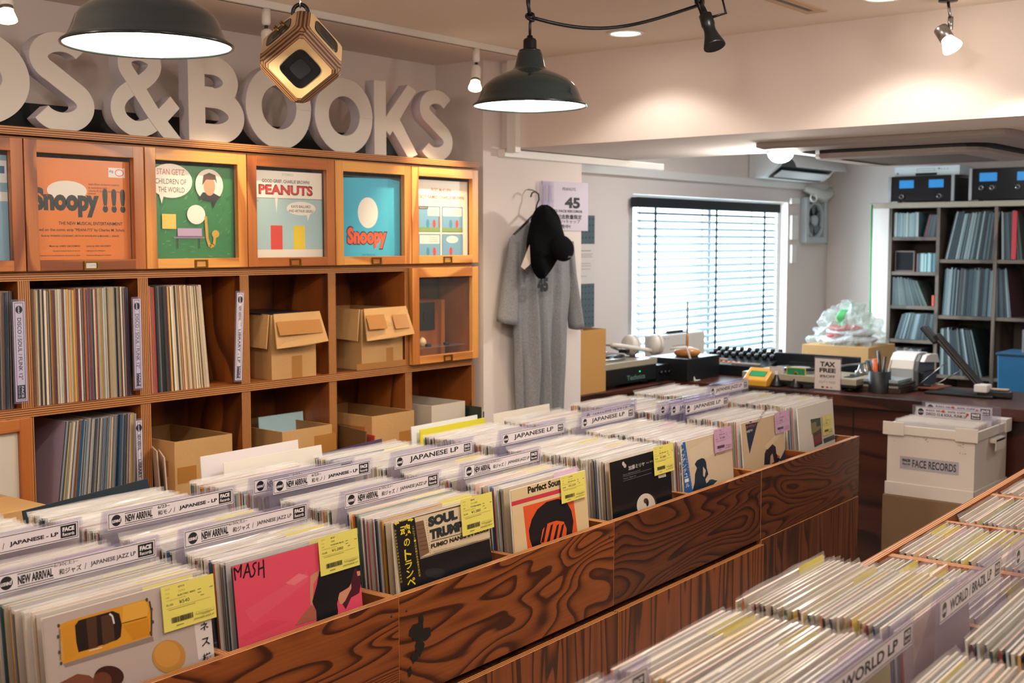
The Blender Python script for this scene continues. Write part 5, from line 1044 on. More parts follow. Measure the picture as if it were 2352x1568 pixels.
# venetian blind
SLAT = mat('blind_slat', '#6f858b', .5); LADD = mat('blind_ladder', '#173038', .7); HRAIL = mat('blind_rail', '#15191e', .4)
yb_ = YW-.045; bx0, bx1 = atY(1460, 470, yb_).x, atY(1782, 490, yb_).x; bz = atY(1460, 476, yb_).z
t = thing('venetian_blind', 'lowered venetian blind with a dark head rail in the window', 'blind', ((bx0+bx1)/2, yb_, bz)); hw = (bx1-bx0)/2
b = MB(); b.box(-hw-.01, -.03, 0, hw+.012, .028, .058, HRAIL, bev=.006); b.build('head_rail', t)
zz = -.03; k = 0; TLT = R(24)
while bz+zz > WZ0+.03:
    b = MB(); b.grid(lambda a, c: Vector((-hw+2*hw*a, -.021+.042*c, .002*math.sin(PI*c))), 1, 3, SLAT); o = b.build('slat', t, (0, .0, zz), (TLT+R(rr.uniform(-2, 2)), 0, 0)); k += 1; zz -= .0435
for fx in (-.80, .02, .76):
    b = MB(); b.tube([(hw*fx, -.024, 0), (hw*fx, -.024, zz)], .0075, LADD, 6); b.build('ladder_cord', t)
    b = MB(); b.tube([(hw*fx-.09, .024, 0), (hw*fx-.09, .024, zz)], .0035, LADD, 6); b.build('lift_cord', t)
b = MB(); b.box(-hw, -.022, zz-.012, hw, .022, zz+.004, HRAIL); b.build('bottom_rail', t)
# wall air conditioner
ACW = mat('ac_white', '#dfe2e4', .4); yac = YW-.24; x0 = atY(1722, 400, YW-.01).x; x1 = x0+.86; zt_, zb_ = atY(1722, 352, YW-.01).z, atY(1722, 414, YW-.01).z+.012
t = thing('wall_air_conditioner', 'white wall air conditioner with open flap above the window corner', 'air conditioner', (x0, YW-.002, zb_)); h = .285
pr = [(0, 0), (0, h), (-.20, h), (-.235, .225), (-.235, .13), (-.205, .075), (-.11, .006), (-.06, 0)]
b = MB(); b.prism([(0, y, z) for y, z in pr], (x1-x0, 0, 0), ACW); b.build('body', t, bev=.006)
b = MB(); b.prism([(.05, y, z) for y, z in ((-.2375, .128), (-.207, .072), (-.112, .003), (-.125, .0085), (-.20, .080), (-.230, .130))], (x1-x0-.10, 0, 0), BLACK); b.build('outlet', t)
b = MB(); b.grid(lambda a, c: Vector((.05+(x1-x0-.10)*a, -.238-.075*c-.016*math.sin(PI*c), .150-.085*c)), 2, 8, ACW); b.build('flap', t, solid=.004)
b = MB(); b.prism([(.06, y, z) for y, z in ((-.205, .050), (-.150, .012), (-.153, .008), (-.208, .046))], (x1-x0-.12, 0, 0), ACW); b.build('louvre', t)
a = atY(1885, 440, YW-.08); b = MB(); b.tube([a+Vector((-.16, .05, .02)), a+Vector((-.06, 0, -.01)), a+Vector((.06, .0, -.03)), a+Vector((.20, .03, -.005)), a+Vector((.28, .07, .03))], [.02, .035, .038, .036, .03], mat('pipe_wrap', '#cfd0cc', .5), 12); b.tube([a+Vector((-.15+.05*math.sin(x), -.02, -.02-.055*(1-math.cos(x))/2)) for x in [2*PI*k/14 for k in range(14)]], .006, WHITEP, 6, True)
one('pipe_bundle', b, 'white taped pipe and cable loop under the wall air conditioner', 'pipe')
# ventilation fan
FAN = mat('fan_grey', '#b9c2c4', .5); a, c = atY(1842, 558, YW-.02), atY(1893, 456, YW-.02); t = thing('ventilation_fan', 'square grey ventilation fan in the corner of the window wall', 'fan', (a.x, YW-.001, a.z)); W_, H_ = c.x-a.x, c.z-a.z
b = MB(); b.ring(0, 0, W_, H_, W_*.13, H_*.13, W_*.13, H_*.10, -.05, 0, FAN); b.build('housing', t, bev=.004)
M4 = Matrix.Translation((W_*.5, -.03, H_*.50)) @ Matrix.Rotation(PI/2, 4, 'X')
FD = mat('fan_dark', '#3c4a50', .6); E4 = M4 @ Matrix.Diagonal((W_/H_, 1, 1, 1))
b = MB(); b.box(W_*.125, -.008, H_*.125, W_*.875, -.004, H_*.905, FAN); b.build('back_plate', t)
b = MB(); b.lathe([(.0001, -.020), (H_*.37, -.020)], FD, 36, E4, cap=False); b.build('opening', t)
b = MB(); b.lathe([(H_*.36, -.020), (H_*.365, .010), (H_*.40, .014), (H_*.41, -.02)], FAN, 36, E4, cap=False); b.build('cowl', t)
b = MB(); b.lathe([(.0001, .014), (H_*.10, .012), (H_*.12, .0), (H_*.12, -.018)], FAN, 24, E4); b.build('hub', t)
for k in range(5):
    an = 2*PI*k/5; b = MB(); b.grid(lambda a, c: E4 @ Vector(((H_*(.12+.22*a))*math.cos(an+.8*c), H_*(.12+.22*a)*math.sin(an+.8*c), -.014+.012*c)), 4, 5, mat('fan_blade', '#6d7a80', .5)); b.build('blade', t, solid=.002)
b = MB(); b.tube([(W_+.03, -.03, -.01), (W_+.03, -.03, H_+.02)], .0035, FAN, 6); b.build('pull_cord', t)
for px0, py0, px1, py1, lb, nm in ((1818, 495, 1834, 550, 'upper white cable box between the window and the fan', 'wall_cable_box'), (1818, 562, 1830, 604, 'lower slim white cable box under the upper one', 'wall_cable_box'), (1818, 455, 1838, 468, 'small white junction box left of the fan top', 'junction_box')):
    a, c = atY(px0, py1, YW-.02), atY(px1, py0, YW-.02); b = MB(); b.box(0, -.022, 0, c.x-a.x, -.001, c.z-a.z, WHITEP, bev=.004); one(nm, b, lb, 'cable box', (a.x, YW, a.z))
# ceiling cassette air conditioner
c0 = atZ(1730, 341, ZB-.022); CX0, CY1 = c0.x, c0.y; CS = .96; CY0 = CY1-CS
CAS = mat('cassette_cream', '#a39c9c', .5); CASD = mat('cassette_slot', '#0f1a22', .5); CASG = mottled('cassette_grille', '#6f6a66', '#5f5b58', 200, .7)
t = thing('ceiling_air_conditioner', 'square cassette air conditioner in the low ceiling behind the beam', 'air conditioner', (CX0+CS/2, CY0+CS/2, ZB-.022))
b = MB(); b.box(-CS/2+.05, -CS/2+.05, .0215, CS/2-.05, CS/2-.05, ZC-ZB+.0215, WALL); b.build('casing', t)
def rr_(s, z, r): 
    return [Vector((sx*(s-r)+r*math.cos(R(a0+a)), sy*(s-r)+r*math.sin(R(a0+a)), z)) for sx, sy, a0 in ((1, 1, 0), (-1, 1, 90), (-1, -1, 180), (1, -1, 270)) for a in (0, 30, 60, 90)]
def rings(b, spec):
    prev = None
    for s, z, r, m in spec:
        cur = [b.bm.verts.new(p) for p in rr_(s, z, r)]
        if prev:
            for k in range(16): b.bm.faces.new((prev[k], prev[(k+1) % 16], cur[(k+1) % 16], cur[k])).material_index = b.mi(m)
        prev = cur
    b.bm.faces.new(prev).material_index = b.mi(spec[-1][3])
b = MB(); rings(b, [(CS/2, .021, .03, CAS), (CS/2, .004, .03, CAS), (CS/2-.02, -.004, .03, CAS), (CS*.385, -.010, .10, CAS), (CS*.380, .02, .10, CASD), (CS*.342, .02, .09, CASD), (CS*.340, -.020, .09, CASD), (CS*.338, -.032, .08, CAS), (CS*.332, -.038, .08, CAS), (CS*.25, -.040, .03, CAS), (CS*.245, -.036, .02, CASG)]); b.build('panel', t)
# beam underside lamp beside the cassette
P = atD(1793, 345, 4.6); P.z = ZB-.001; P = atZ(1793, 347, ZB-.001); t = thing('soffit_lamp', 'glowing dome lamp under the beam beside the cassette air conditioner', 'ceiling light', (P.x, P.y, ZB-.0005))
b = MB(); b.lathe([(.060, 0), (.060, -.008), (.055, -.010)], WHITEP, 28); b.build('base', t)
b = MB(); b.lathe([(.054, -.0105), (.050, -.025), (.036, -.040), (.018, -.048), (.0001, -.050)], mat('dome_glow', '#ffffff', .4, emit='#fff6e8', es=10), 28); b.build('dome', t)
lamp('POINT', 'soffit_lamp_light', (P.x, P.y, ZB-.085), 20, (1, .93, .84), shadow_soft_size=.05)
# ------------------------------------------------------------------ L-shaped counter
ZK = .90; KX, KYf, KD = 5.27, 3.225, .62
t = thing('shop_counter', 'dark wood L-shaped counter below the window and across the end of the shop', 'counter', (KX, KYf, 0))
b = MB(); yb0 = YW-.045-KYf; xa = XP1+.004-KX
b.prism([(xa, 0, ZK-.055), (0, 0, ZK-.055), (0, -3.6, ZK-.055), (KD, -3.6, ZK-.055), (KD, yb0, ZK-.055), (xa, yb0, ZK-.055)], (0, 0, .055), P_COUNT); b.build('worktop', t, bev=.004)
b = MB(); b.box(xa+.004, .03, .0, .03, .05, ZK-.0555, P_COUNT); b.build('front_panel', t)
b = MB(); b.box(.03, -3.58, .0, .05, .03, ZK-.0555, P_COUNT); b.build('front_panel', t)
b = MB(); b.box(.06, -3.58, .0, KD-.02, -3.56, ZK-.0555, P_COUNT); b.build('end_panel', t)
b = MB()
for y in (-.95, -1.55, -2.3): b.box(.0292, y, .02, .0298, y+.006, ZK-.06, BLACK)
b.build('panel_joints', t)
def on(px, py, z=ZK): return atZ(px, py, z)
def hz(P, py):            # height at which a point above P shows at photo row py
    D = (Vector((P.x, P.y, 0))-Vector((0, 0, 0))); d = ray(1176+FPX*(P-CAM).dot(_rt)/(P-CAM).dot(_fw), py); return HC+d.z*D.length/math.hypot(d.x, d.y)
EPS = .0006
# brown upright file box with booklets
P = on(1345, 906); x0, x1 = atY(1341, 900, P.y).x, atY(1393, 900, P.y).x; h = atY(1370, 757, P.y).z-ZK
KRAFT = mat('kraft_board', '#bd8d4e', .7)
t = thing('file_box', 'tall tan file box standing at the counter end beside the pillar', 'box', (x0-.13, P.y+.005, ZK+EPS)); W_ = x1-x0+.13
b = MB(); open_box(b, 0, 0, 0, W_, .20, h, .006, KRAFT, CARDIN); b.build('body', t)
for j, c_ in enumerate(('#d8c9b8', '#3a3638', '#b9765a', '#e0d6ca')):
    b = MB(); b.box(-.002, 0, 0, .002, .17, h+.05-.004*j, ink(c_, .5)); one('booklet', b, ('cream', 'dark', 'reddish', 'white')[j]+' booklet sticking up in the tan file box', 'booklet', (x0-.015+.010*j, P.y+.02, ZK+.009))
# turntable by the window
DECK = mat('deck_silver', '#b9b09a', .35, .4); DECKB = mat('deck_black', '#0d1115', .4); PLAT = mat('platter_rubber', '#1a1d20', .45)
def turntable(loc, rz, label, W_=.56, D_=.38, H_=.115, mirror=False, brand=True):
    t = thing('turntable', label, 'turntable', loc, rz)
    b = MB(); b.box(0, 0, .018, W_, D_, H_-.03, DECKB, bev=.004)
    b.build('plinth', t)
    for x in (.05, W_-.05):
        for y in (.05, D_-.05): b = MB(); b.lathe([(.024, 0), (.026, .012), (.02, .0178)], DECKB, 16, Matrix.Translation((x, y, 0))); b.build('foot', t)
    b = MB(); b.box(-.002, -.003, H_-.0298, W_+.002, D_, H_, DECK, bev=.003); b.build('deck', t)
    cx, cy = W_*.40, D_*.52; r_ = D_*.43; M4 = Matrix.Translation((cx, cy, H_))
    b = MB(); b.lathe([(r_, .0003), (r_+.002, .006), (r_, .014), (r_-.01, .018)], STEEL, 48, M4, cap=False); b.lathe([(r_-.01, .018), (r_*.35, .0185), (.05, .019), (.0001, .019)], PLAT, 48, M4, cap=False); b.build('platter', t)
    b = MB(); b.lathe([(r_*.97, .0195), (r_*.97, .022), (.05, .0225)], mat('vinyl', '#0b0c0e', .2), 48, M4, cap=False); b.lathe([(.05, .0228), (.0001, .023)], ink('#8f8a80', .5), 24, M4, cap=False); b.build('vinyl_disc', t)
    ax, ay = W_*.88, D_*.80
    b = MB(); b.lathe([(.032, 0.0003), (.032, .016), (.022, .018), (.014, .045), (.006, .048)], STEEL, 24, Matrix.Translation((ax, ay, H_))); b.build('tonearm_base', t)
    b = MB(); b.tube([(ax+.004, ay+.07, H_+.052), (ax, ay, H_+.052), (ax-.02, ay-.12, H_+.054), (ax-.075, ay-.185, H_+.042)], .0048, STEEL, 8); b.tube([(ax+.006, ay+.055, H_+.052), (ax+.008, ay+.095, H_+.052)], .016, STEEL, 14); b.box(ax-.10, ay-.225, H_+.028, ax-.07, ay-.18, H_+.045, DECKB); b.build('tonearm', t)
    b = MB(); b.box(W_*.86, .05, H_+.0002, W_*.93, .19, H_+.003, DECKB); b.box(W_*.875, .10, H_+.003, W_*.915, .125, H_+.012, STEEL); b.build('pitch_fader', t)
    b = MB(); b.lathe([(.012, .0002), (.012, .006), (.0001, .007)], STEEL, 16, Matrix.Translation((.05, .05, H_))); b.build('start_button', t)
    if brand: q = Print(.4); q.text('Technics', 0, 0, .024, '#5f7f74', w=.16, bold=.02); q.build('brand_lettering', t, FR(W_*.42, -.0010, .032)); b = MB(); b.box(W_*.66, -.0025, .066, W_*.67, -.0002, .072, mat('green_led', '#1fbf5a', .4, emit='#2fe06a', es=2)); b.build('power_light', t)
    return t
xT1 = atY(1508, 838, KYf+.02).x
turntable((xT1-.46, KYf+.02, ZK+EPS), 0, 'turntable beside the tan file box, its front edge toward the bins', .46, .38, .125)
b = MB(); b.box(0, 0, 0, .17, .26, .085, DECKB, bev=.004)
for k in range(4): b.lathe([(.010, 0), (.009, .014), (.0001, .015)], BLACK, 14, Matrix.Translation((.03+.037*k, 0, .045)) @ Matrix.Rotation(PI/2, 4, 'X'))
one('audio_box', b, 'low black audio box right of the turntable by the window', 'audio device', (xT1+.02, KYf+.03, ZK+EPS))
# headphones lying on the turntable corner
P = atY(1490, 797, KYf+.10); HPZ = ZK+.125+.058
t = thing('headphones', 'white headphones lying on the corner of the turntable by the window', 'headphones', (P.x, KYf+.11, HPZ)); HP = mat('headphone_white', '#ded8d0', .4)
for j, (dx, dy, rz) in enumerate(((.03, -.03, -.55), (-.075, .05, -.2))):
    M4 = Matrix.Translation((dx, dy, 0)) @ Matrix.Rotation(rz, 4, 'Z') @ Matrix.Rotation(PI/2, 4, 'Y')
    b = MB(); b.lathe([(.0001, -.030), (.040, -.028), (.050, -.018), (.052, 0), (.048, .008)], HP, 28, M4); b.lathe([(.049, .008), (.052, .018), (.046, .028), (.030, .026)], mat('ear_pad', '#cfc8c0', .7), 28, M4); b.build('ear_cup', t)
b = MB(); b.tube([(.04-.26*math.sin(PI*k/16)-.11*k/16, -.03+.10*k/16, -.036+.05*math.sin(PI*k/16)) for k in range(17)], .011, HP, 10); b.build('headband', t)
c_ = [P*0+Vector((.06, -.10, -.02)), Vector((.10, -.17, -.01)), Vector((.13, -.18, -.08)), Vector((.145, -.185, -.16)), Vector((.15, -.20, -.20)), Vector((.16, -.205, -.27)), Vector((.165, -.207, -.36))]
b = MB(); b.tube(c_, .0062, HP, 8); b.tube([Vector((.148, -.196, -.185)), Vector((.19, -.20, -.187)), Vector((.215, -.204, -.22)), Vector((.205, -.207, -.34))], .0062, HP, 8); b.build('cable', t)
# white radio on the sill side, wooden stand with a twisted rod
P = on(1512, 822); P.y = YW-.17; x0 = atY(1510, 800, P.y).x; x1 = atY(1619, 800, P.y).x; zt_ = atY(1560, 766, P.y).z
RAD = mat('radio_white', '#d9d0ca', .5)
t = thing('radio', 'white boxy radio with a row of buttons standing against the window', 'radio', (x0, P.y, ZK+EPS)); W_ = x1-x0; h = zt_-ZK
b = MB(); b.box(0, 0, 0, W_, .09, h, RAD, bev=.012); b.build('body', t)
b = MB(); b.box(W_*.28, .02, h+.0002, W_*.66, .06, h+.006, DKGREY)
for k in range(5): b.lathe([(.014, h+.006), (.013, h+.016), (.0001, h+.017)], BLACK, 10, Matrix.Translation((W_*(.34+.065*k), .04, 0)))
b.build('buttons', t)
q = Print(.5); q.line([(W_*.30, h*.62), (W_*.62, h*.62)], .004, '#a79d98'); q.line([(W_*.20, h*.30+.0), (W_*.3, h*.26), (W_*.62, h*.26), (W_*.74, h*.32)], .005, '#a79d98'); q.rect(W_*.84, h*.20, W_*.88, h*.34, '#9d9692')
for k in range(3): q.ell(W_*(.08+.07*k), h*.88, .004, .004, '#8f8680', 8)
q.build('front_marks', t, FR(0, -.0006, 0))
P = atX(1578, 812, 5.40)
m_ = mpp(Vector((P.x, P.y, 1))); dz0 = hz(Vector((P.x, P.y, ZK)), 818)-ZK; b = MB(); b.box(-.16, -.12, 0, .16, .12, dz0, DECKB, bev=.004); one('audio_box', b, 'flat black box carrying the wooden rod stand', 'audio device', (P.x+.02, P.y+.03, ZK+EPS)); t = thing('wooden_rod_stand', 'turned wooden base carrying a tall twisted metal rod, in front of the window', 'stand', (P.x, P.y, ZK+2*EPS)); dz = dz0+.02
WD = wood('turned_wood', '#c98843', '#bd7a36', '#a0622a', (1, 1, .3), 4, 5, .4)
b = MB(); b.lathe([(31*m_*.8, 0), (31*m_, .018), (28*m_, .034), (12*m_, .046), (.0001, .047)], WD, 32, Matrix.Translation((0, 0, dz-.02))); b.build('base', t)
z1 = hz(t.location, 766)-ZK-EPS; z2 = hz(t.location, 692)-ZK
b = MB(); b.lathe([(2.9*m_, dz+.024), (3.1*m_, z1*.8+dz*.2), (2.7*m_, z1)], WD, 14); b.build('handle', t)
b = MB(); N_ = 60
for s_ in (0, PI): b.tube([(1.3*m_*math.cos(s_+k*.9), 1.3*m_*math.sin(s_+k*.9), z1+(z2-z1)*k/N_) for k in range(N_+1)], [1.5*m_]*(N_-3)+[1.2*m_, .9*m_, .6*m_, .2*m_], mat('rod_metal', '#8f8a80', .35, .6), 6)
b.build('twisted_rod', t)
# mixer
P = on(1600, 868); MX = KX+.385; yA, yB = atX(1600, 850, MX).y, atX(1764, 850, MX).y; Wm = yA-yB
t = thing('dj_mixer', 'black mixer with rows of tall knobs between the two turntables', 'mixer', (MX, yA, ZK+EPS), -PI/2)
b = MB(); b.prism([(0, 0, 0), (0, 0, .055), (0, .18, .105), (0, .225, .105), (0, .225, 0)], (Wm, 0, 0), DECKB); b.build('body', t, bev=.004)
KN2 = mat('knob_black', '#111418', .3); KT = mat('knob_cap', '#b9bdc0', .35)
for j in range(3):
    for k in range(9):
        M4 = Matrix.Translation((.03+(Wm-.06)*k/8, .105+.045*j, .0845+.0125*j+.004)); b = MB(); b.lathe([(.013, -.006), (.012, .020), (.009, .022)], KN2, 12, M4); b.lathe([(.0088, .0222), (.0001, .0226)], KT, 12, M4, cap=False); b.build('knob', t)
b = MB()
for k in range(7): b.box(.05+.03*k, .03+.0, .0625, .058+.03*k, .045, .070, mat('amber_led', '#d98a4a', .4, emit='#e8743a', es=1.2))
b.build('amber_lights', t)
b = MB(); b.box(Wm*.20, .055, .0685, Wm*.36, .085, .079, mat('fader_plate', '#b9b4a8', .4)); b.box(Wm*.46, .02, .058, Wm*.86, .042, .067, mat('fader_plate', '#b9b4a8', .4)); b.build('fader_caps', t)
# second turntable facing the shop
T2 = KX+.09; yA, yB = atX(1702, 850, T2).y, atX(1962, 850, T2).y
turntable((T2, yA-.01, ZK+EPS), -PI/2, 'turntable at the front of the counter behind the card stands', yA-yB, .29, .062, brand=False)
# yellow card terminal
P = on(1722, 893); t = thing('card_terminal', 'yellow card terminal with green display on the counter', 'card terminal', (KX+.02, P.y+.10, ZK+EPS), -PI/2); YE = mat('terminal_yellow', '#d9a03a', .4)
wq = 62*mpp(P); b = MB(); b.prism([(0, 0, 0), (0, 0, .030), (0, .085, .085), (0, .095, .080), (0, .095, 0)], (wq, 0, 0), YE); b.build('body', t, bev=.006)
q = Print(.3); q.rect(wq*.16, .030, wq*.84, .072, '#2a5a3a'); q.rect(wq*.20, .034, wq*.80, .068, '#1f9a5e'); q.build('display', t, Matrix.Translation((0, 0, .0305)) @ Matrix.Rotation(R(33), 4, 'X') @ Matrix.Identity(4))
# card stands
def cardstand(px, pyt, pyb, pw, base_y, bg, edge, label, lines):
    P = on(px, base_y); m_ = mpp(P); t = thing('card_stand', label, 'card stand', (P.x, P.y, ZK+EPS), -PI/2)
    b = MB(); b.lathe([(.034, 0), (.036, .008), (.020, .03), (.010, .055), (.006, .06)], BLACK, 20); b.build('base', t)
    zb_, zt_ = hz(P, pyb)-ZK, hz(P, pyt)-ZK; w_ = pw*m_/.8
    b = MB(); b.box(-.006, -.008, .058, .006, -.002, zb_+.03, WHITEP if bg != '#1f7a4e' else BRASS); b.build('clip', t)
    b = MB(); b.box(-w_/2, -.002, zb_, w_/2, .001, zt_, ink(edge, .4)); b.build('card', t)
    q = Print(.4); h = zt_-zb_; q.rect(-w_/2+.004, zb_+.004, w_/2-.004, zt_-.004, bg); lines(q, w_, h, zb_); q.build('card_print', t, FR(0, -.0026, 0))
def l1(q, w_, h, z):
    for k in range(5): q.rect(-w_*.42, z+h*(.85-.17*k), -w_*.36, z+h*(.89-.17*k), '#4a4a4e'); q.rect(-w_*.32, z+h*(.85-.17*k), w_*(.05+.08*(k % 3)+.2), z+h*(.875-.17*k), '#8a8684')
def l2(q, w_, h, z):
    q.ell(0, z+h*.52, w_*.09, h*.12, '#c9a93a'); q.ell(0, z+h*.55, w_*.05, h*.07, '#1f7a4e')
cardstand(1784, 842, 866, 29, 887, '#cfc6c0', '#b9b0aa', 'small white text card on a black stand, left of the green card', l1); cardstand(1828, 844, 869, 38, 890, '#1f7a4e', '#c9a93a', 'green card with yellow border on a black stand', l2)
# TAX FREE sign
P = on(1896, 898); m_ = mpp(P); w_ = 50*m_/.80; h = hz(P, 822)-ZK
t = thing('tax_free_sign', 'upright clear holder with a TAX FREE notice at the counter edge', 'sign', (P.x+.02, P.y, ZK+EPS), -PI/2)
b = MB(); b.box(-w_/2-.004, -.001, .004, w_/2+.004, .002, h+.002, M_ACRYL); b.box(-w_/2-.012, -.03, 0, w_/2+.012, .05, .004, M_ACRYL); b.build('holder', t)
q = Print(.45); q.rect(-w_/2, .006, w_/2, h-.006, '#cfc3bc')
q.text('TAX', -w_*.30, h*.72, h*.155, '#2a2c30', w=w_*.60, bold=.05); q.text('FREE', -w_*.32, h*.545, h*.135, '#2a2c30', w=w_*.64, bold=.05); q.text('8%OFF', -w_*.30, h*.39, h*.085, '#3a3c40', w=w_*.6, bold=.03); q.rect(-w_*.28, h*.35, w_*.28, h*.354, '#8a8280'); q.text('DUTY FREE', -w_*.32, h*.22, h*.07, '#7a7472', w=w_*.64)
q.ell(-w_*.18, h*.10, w_*.06, h*.03, '#4a4a4e'); q.ell(.0, h*.10, w_*.055, h*.03, '#b9433a'); q.ell(w_*.16, h*.10, w_*.05, h*.025, '#9a9088'); q.build('notice_print', t, FR(0, -.0016, 0))
# monitor seen from behind
XM = KX+.50; a = atX(1782, 800, XM); c = atX(1975, 812, XM); zb_ = ZK+.035
t = thing('monitor', 'wide dark monitor seen from behind on the counter', 'monitor', (XM, a.y, ZK+EPS), -PI/2); W_ = a.y-c.y; h = a.z-ZK-.02
b = MB(); b.box(0, -.012, .035, W_, .022, h, mat('monitor_shell', '#121a22', .28)); b.box(W_*.2, -.03, .05, W_*.8, -.012, h*.7, mat('monitor_shell', '#121a22', .28)); b.build('shell', t, bev=.006)
b = MB(); b.box(W_*.38, -.06, 0, W_*.62, .08, .012, DKGREY); b.box(W_*.47, -.02, .012, W_*.53, .0, .06, DKGREY); b.build('foot', t)
# carton with bagged goods behind the monitor
XBg = 6.75; a = atX(1842, 790, XBg); c = atX(1995, 805, XBg); zt_ = a.z
t = thing('cardboard_box', 'tall brown carton behind the monitor carrying the plastic bag', 'cardboard box', (XBg, (a.y+c.y)/2, 0)); W_ = (a.y-c.y)/2
b = MB(); b.box(0, -W_, 0, .40, W_, zt_, CARD, bev=.003); b.build('body', t)
t = thing('plastic_bag', 'crinkled clear plastic bag with red and white goods on the brown carton', 'plastic bag', (XBg+.20, (a.y+c.y)/2, zt_+.001)); zt2 = atX(1920, 690, XBg+.2).z-zt_
BAG = glassy('thin_bag', '#f4f7f5', .30, .12, '#dfe6e2')
def bagf(a_, c_):
    an = 2*PI*a_; e = (1-c_**2.2)*.9+.1*(1-c_); nn = noise.noise(Vector((math.cos(an)*3.4, math.sin(an)*3.4, c_*7)))*.075
    return Vector(((.19*e+nn*.6)*math.cos(an), (W_*1.02*e+nn)*math.sin(an), max(.001, zt2*.95*c_+nn*c_)))
b = MB(); b.grid(bagf, 56, 26, BAG, wrap=True, smooth=False); b.build('bag_film', t)
def lump(cx, cy, cz, rx, ry, rz_, c_, sd):
    def fn(a_, q_):
        an, ph = 2*PI*a_, PI*(q_-.5); d = 1+.30*noise.noise(Vector((math.cos(an)*1.5+sd, math.sin(an)*1.5, q_*2.5)))
        return Vector((cx+rx*d*math.cos(ph)*math.cos(an), cy+ry*d*math.cos(ph)*math.sin(an), max(.0015, cz+rz_*d*math.sin(ph))))
    b = MB(); b.grid(fn, 24, 12, ink(c_, .5), wrap=True); b.build('bagged_goods', t)
lump(0, 0, .030, .15, W_*.78, .035, '#d4cfd4', 1); lump(-.03, W_*.08, .052, .12, W_*.50, .022, '#b5323a', 5); lump(0, W_*-.06, .072, .13, W_*.66, .026, '#d9d4dc', 9); lump(-.02, W_*.04, .094, .11, W_*.46, .024, '#c03a3c', 13)
gy = atX(1950, 740, XBg+.2).y-(a.y+c.y)/2; b = MB(); b.grid(lambda a_, c_: Vector((-.10+.015*math.sin(c_*7), gy-.025+.05*a_+.012*math.sin(4*c_), .10+.11*c_)), 6, 8, ink('#4fae62', .5)); b.build('green_label', t, solid=.001)
# green cord with black plug ends
a = atX(2003, 470, 7.80); b = MB(); GC = mat('green_cord', '#2f9a4e', .5)
b.tube([atX(2003, 470, 7.80), atX(2001, 560, 7.79), atX(1999, 680, 7.78), atX(1998, 775, 7.78)], .006, GC, 8); b.tube([atX(1998, 745, 7.78), atX(1998, 775, 7.78)], .014, GC, 8)
b.tube([atX(1998, 773, 7.78), atX(1997, 800, 7.78), atX(1996, 850, 7.78)], [.018, .016, .008], BLACK, 8); b.tube([atX(2003, 773, 7.77), atX(2004, 820, 7.77)], [.014, .008], BLACK, 8)
o = b.build('hanging_cord'); tag(o, 'thin green cord with black ends hanging before the far shelf', 'cord')
# pen cup
P = on(2014, 902); m_ = mpp(P); t = thing('pen_cup', 'black pen cup with an orange marker on the counter edge', 'pen cup', (P.x+.03, P.y, ZK+EPS)); h = hz(P, 853)-ZK; r_ = 25*m_
b = MB(); b.lathe([(r_, 0), (r_, h), (r_-.004, h), (r_-.004, .005), (.0001, .005)], mat('cup_black', '#0f1418', .5), 28, cap=False); b.poly([(r_*math.cos(x), r_*math.sin(x), 0) for x in [2*PI*k/28 for k in range(28)]], DKGREY); b.build('cup', t)
for k, (dx, dy, lx, ly, hh, c_, rad) in enumerate(((.0, .012, -.01, .01, 28, '#e0662e', .011), (-.01, -.01, .02, .022, 46, '#15181c', .008), (.012, -.006, .0, -.014, 34, '#20242a', .006), (.006, -.02, .01, -.028, 26, '#b9b4a8', .005), (-.014, .02, -.01, .03, 22, '#1a1c20', .009))):
    b = MB(); b.tube([(P.x+.03+dx, P.y+dy, ZK+.02), (P.x+.03+dx+lx, P.y+dy+ly, ZK+h+hh*m_)], rad, ink(c_, .4), 10); one('pen', b, ('orange marker', 'tall black marker', 'dark pen', 'silver scissors handle', 'black pen')[k]+' standing in the black cup', 'pen')
# paper tray and papers
P = on(1930, 898); a = atX(1922, 880, KX+.17); c = atX(2078, 880, KX+.17)
for k, (c_, z0, h_, d_) in enumerate((('#3a2a22', 0, .022, .0), ('#8a8478', .0235, .010, .01), ('#2a2e30', .0345, .012, -.005), ('#93a3a6', .0475, .014, .012))):
    b = MB(); b.box(0, 0, 0, .30, a.y-c.y-.04-d_*2, h_, ink(c_, .35), bev=.002); one('paper_stack', b, ('brown tray at the bottom', 'pale papers above the brown tray', 'dark folder above the papers', 'blue-grey clear file on top')[k]+' of the counter pile', 'papers', (KX+.17, c.y+.02+d_, ZK+EPS+z0))
for k, (px, py, c_, an) in enumerate(((2075, 888, '#b59a58', .35), (2085, 893, '#cdbb8a', .2), (2095, 898, '#8a4a30', -.1))):
    P = on(px, py); b = MB(); b.box(-.08, -.10, 0, .08, .10, .006, ink(c_, .5)); one('booklet', b, ('tan', 'cream', 'reddish-brown')[k]+' booklet fanned beside the pen cup', 'booklet', (P.x+.10, P.y-.02, ZK+EPS+.0070*k), an)
b = MB(); P = on(2110, 897); b.tube([(P.x, P.y+.10, ZK+.028), (P.x+.01, P.y, ZK+.026), (P.x+.02, P.y-.05, ZK+.024)], .007, BLACK, 8); b.tube([(P.x+.02, P.y-.06, ZK+.026), (P.x+.12, P.y-.16, ZK+.10)], .0025, STEEL, 6); one('long_pen', b, 'black pen with a silver clip lying on the booklets', 'pen')
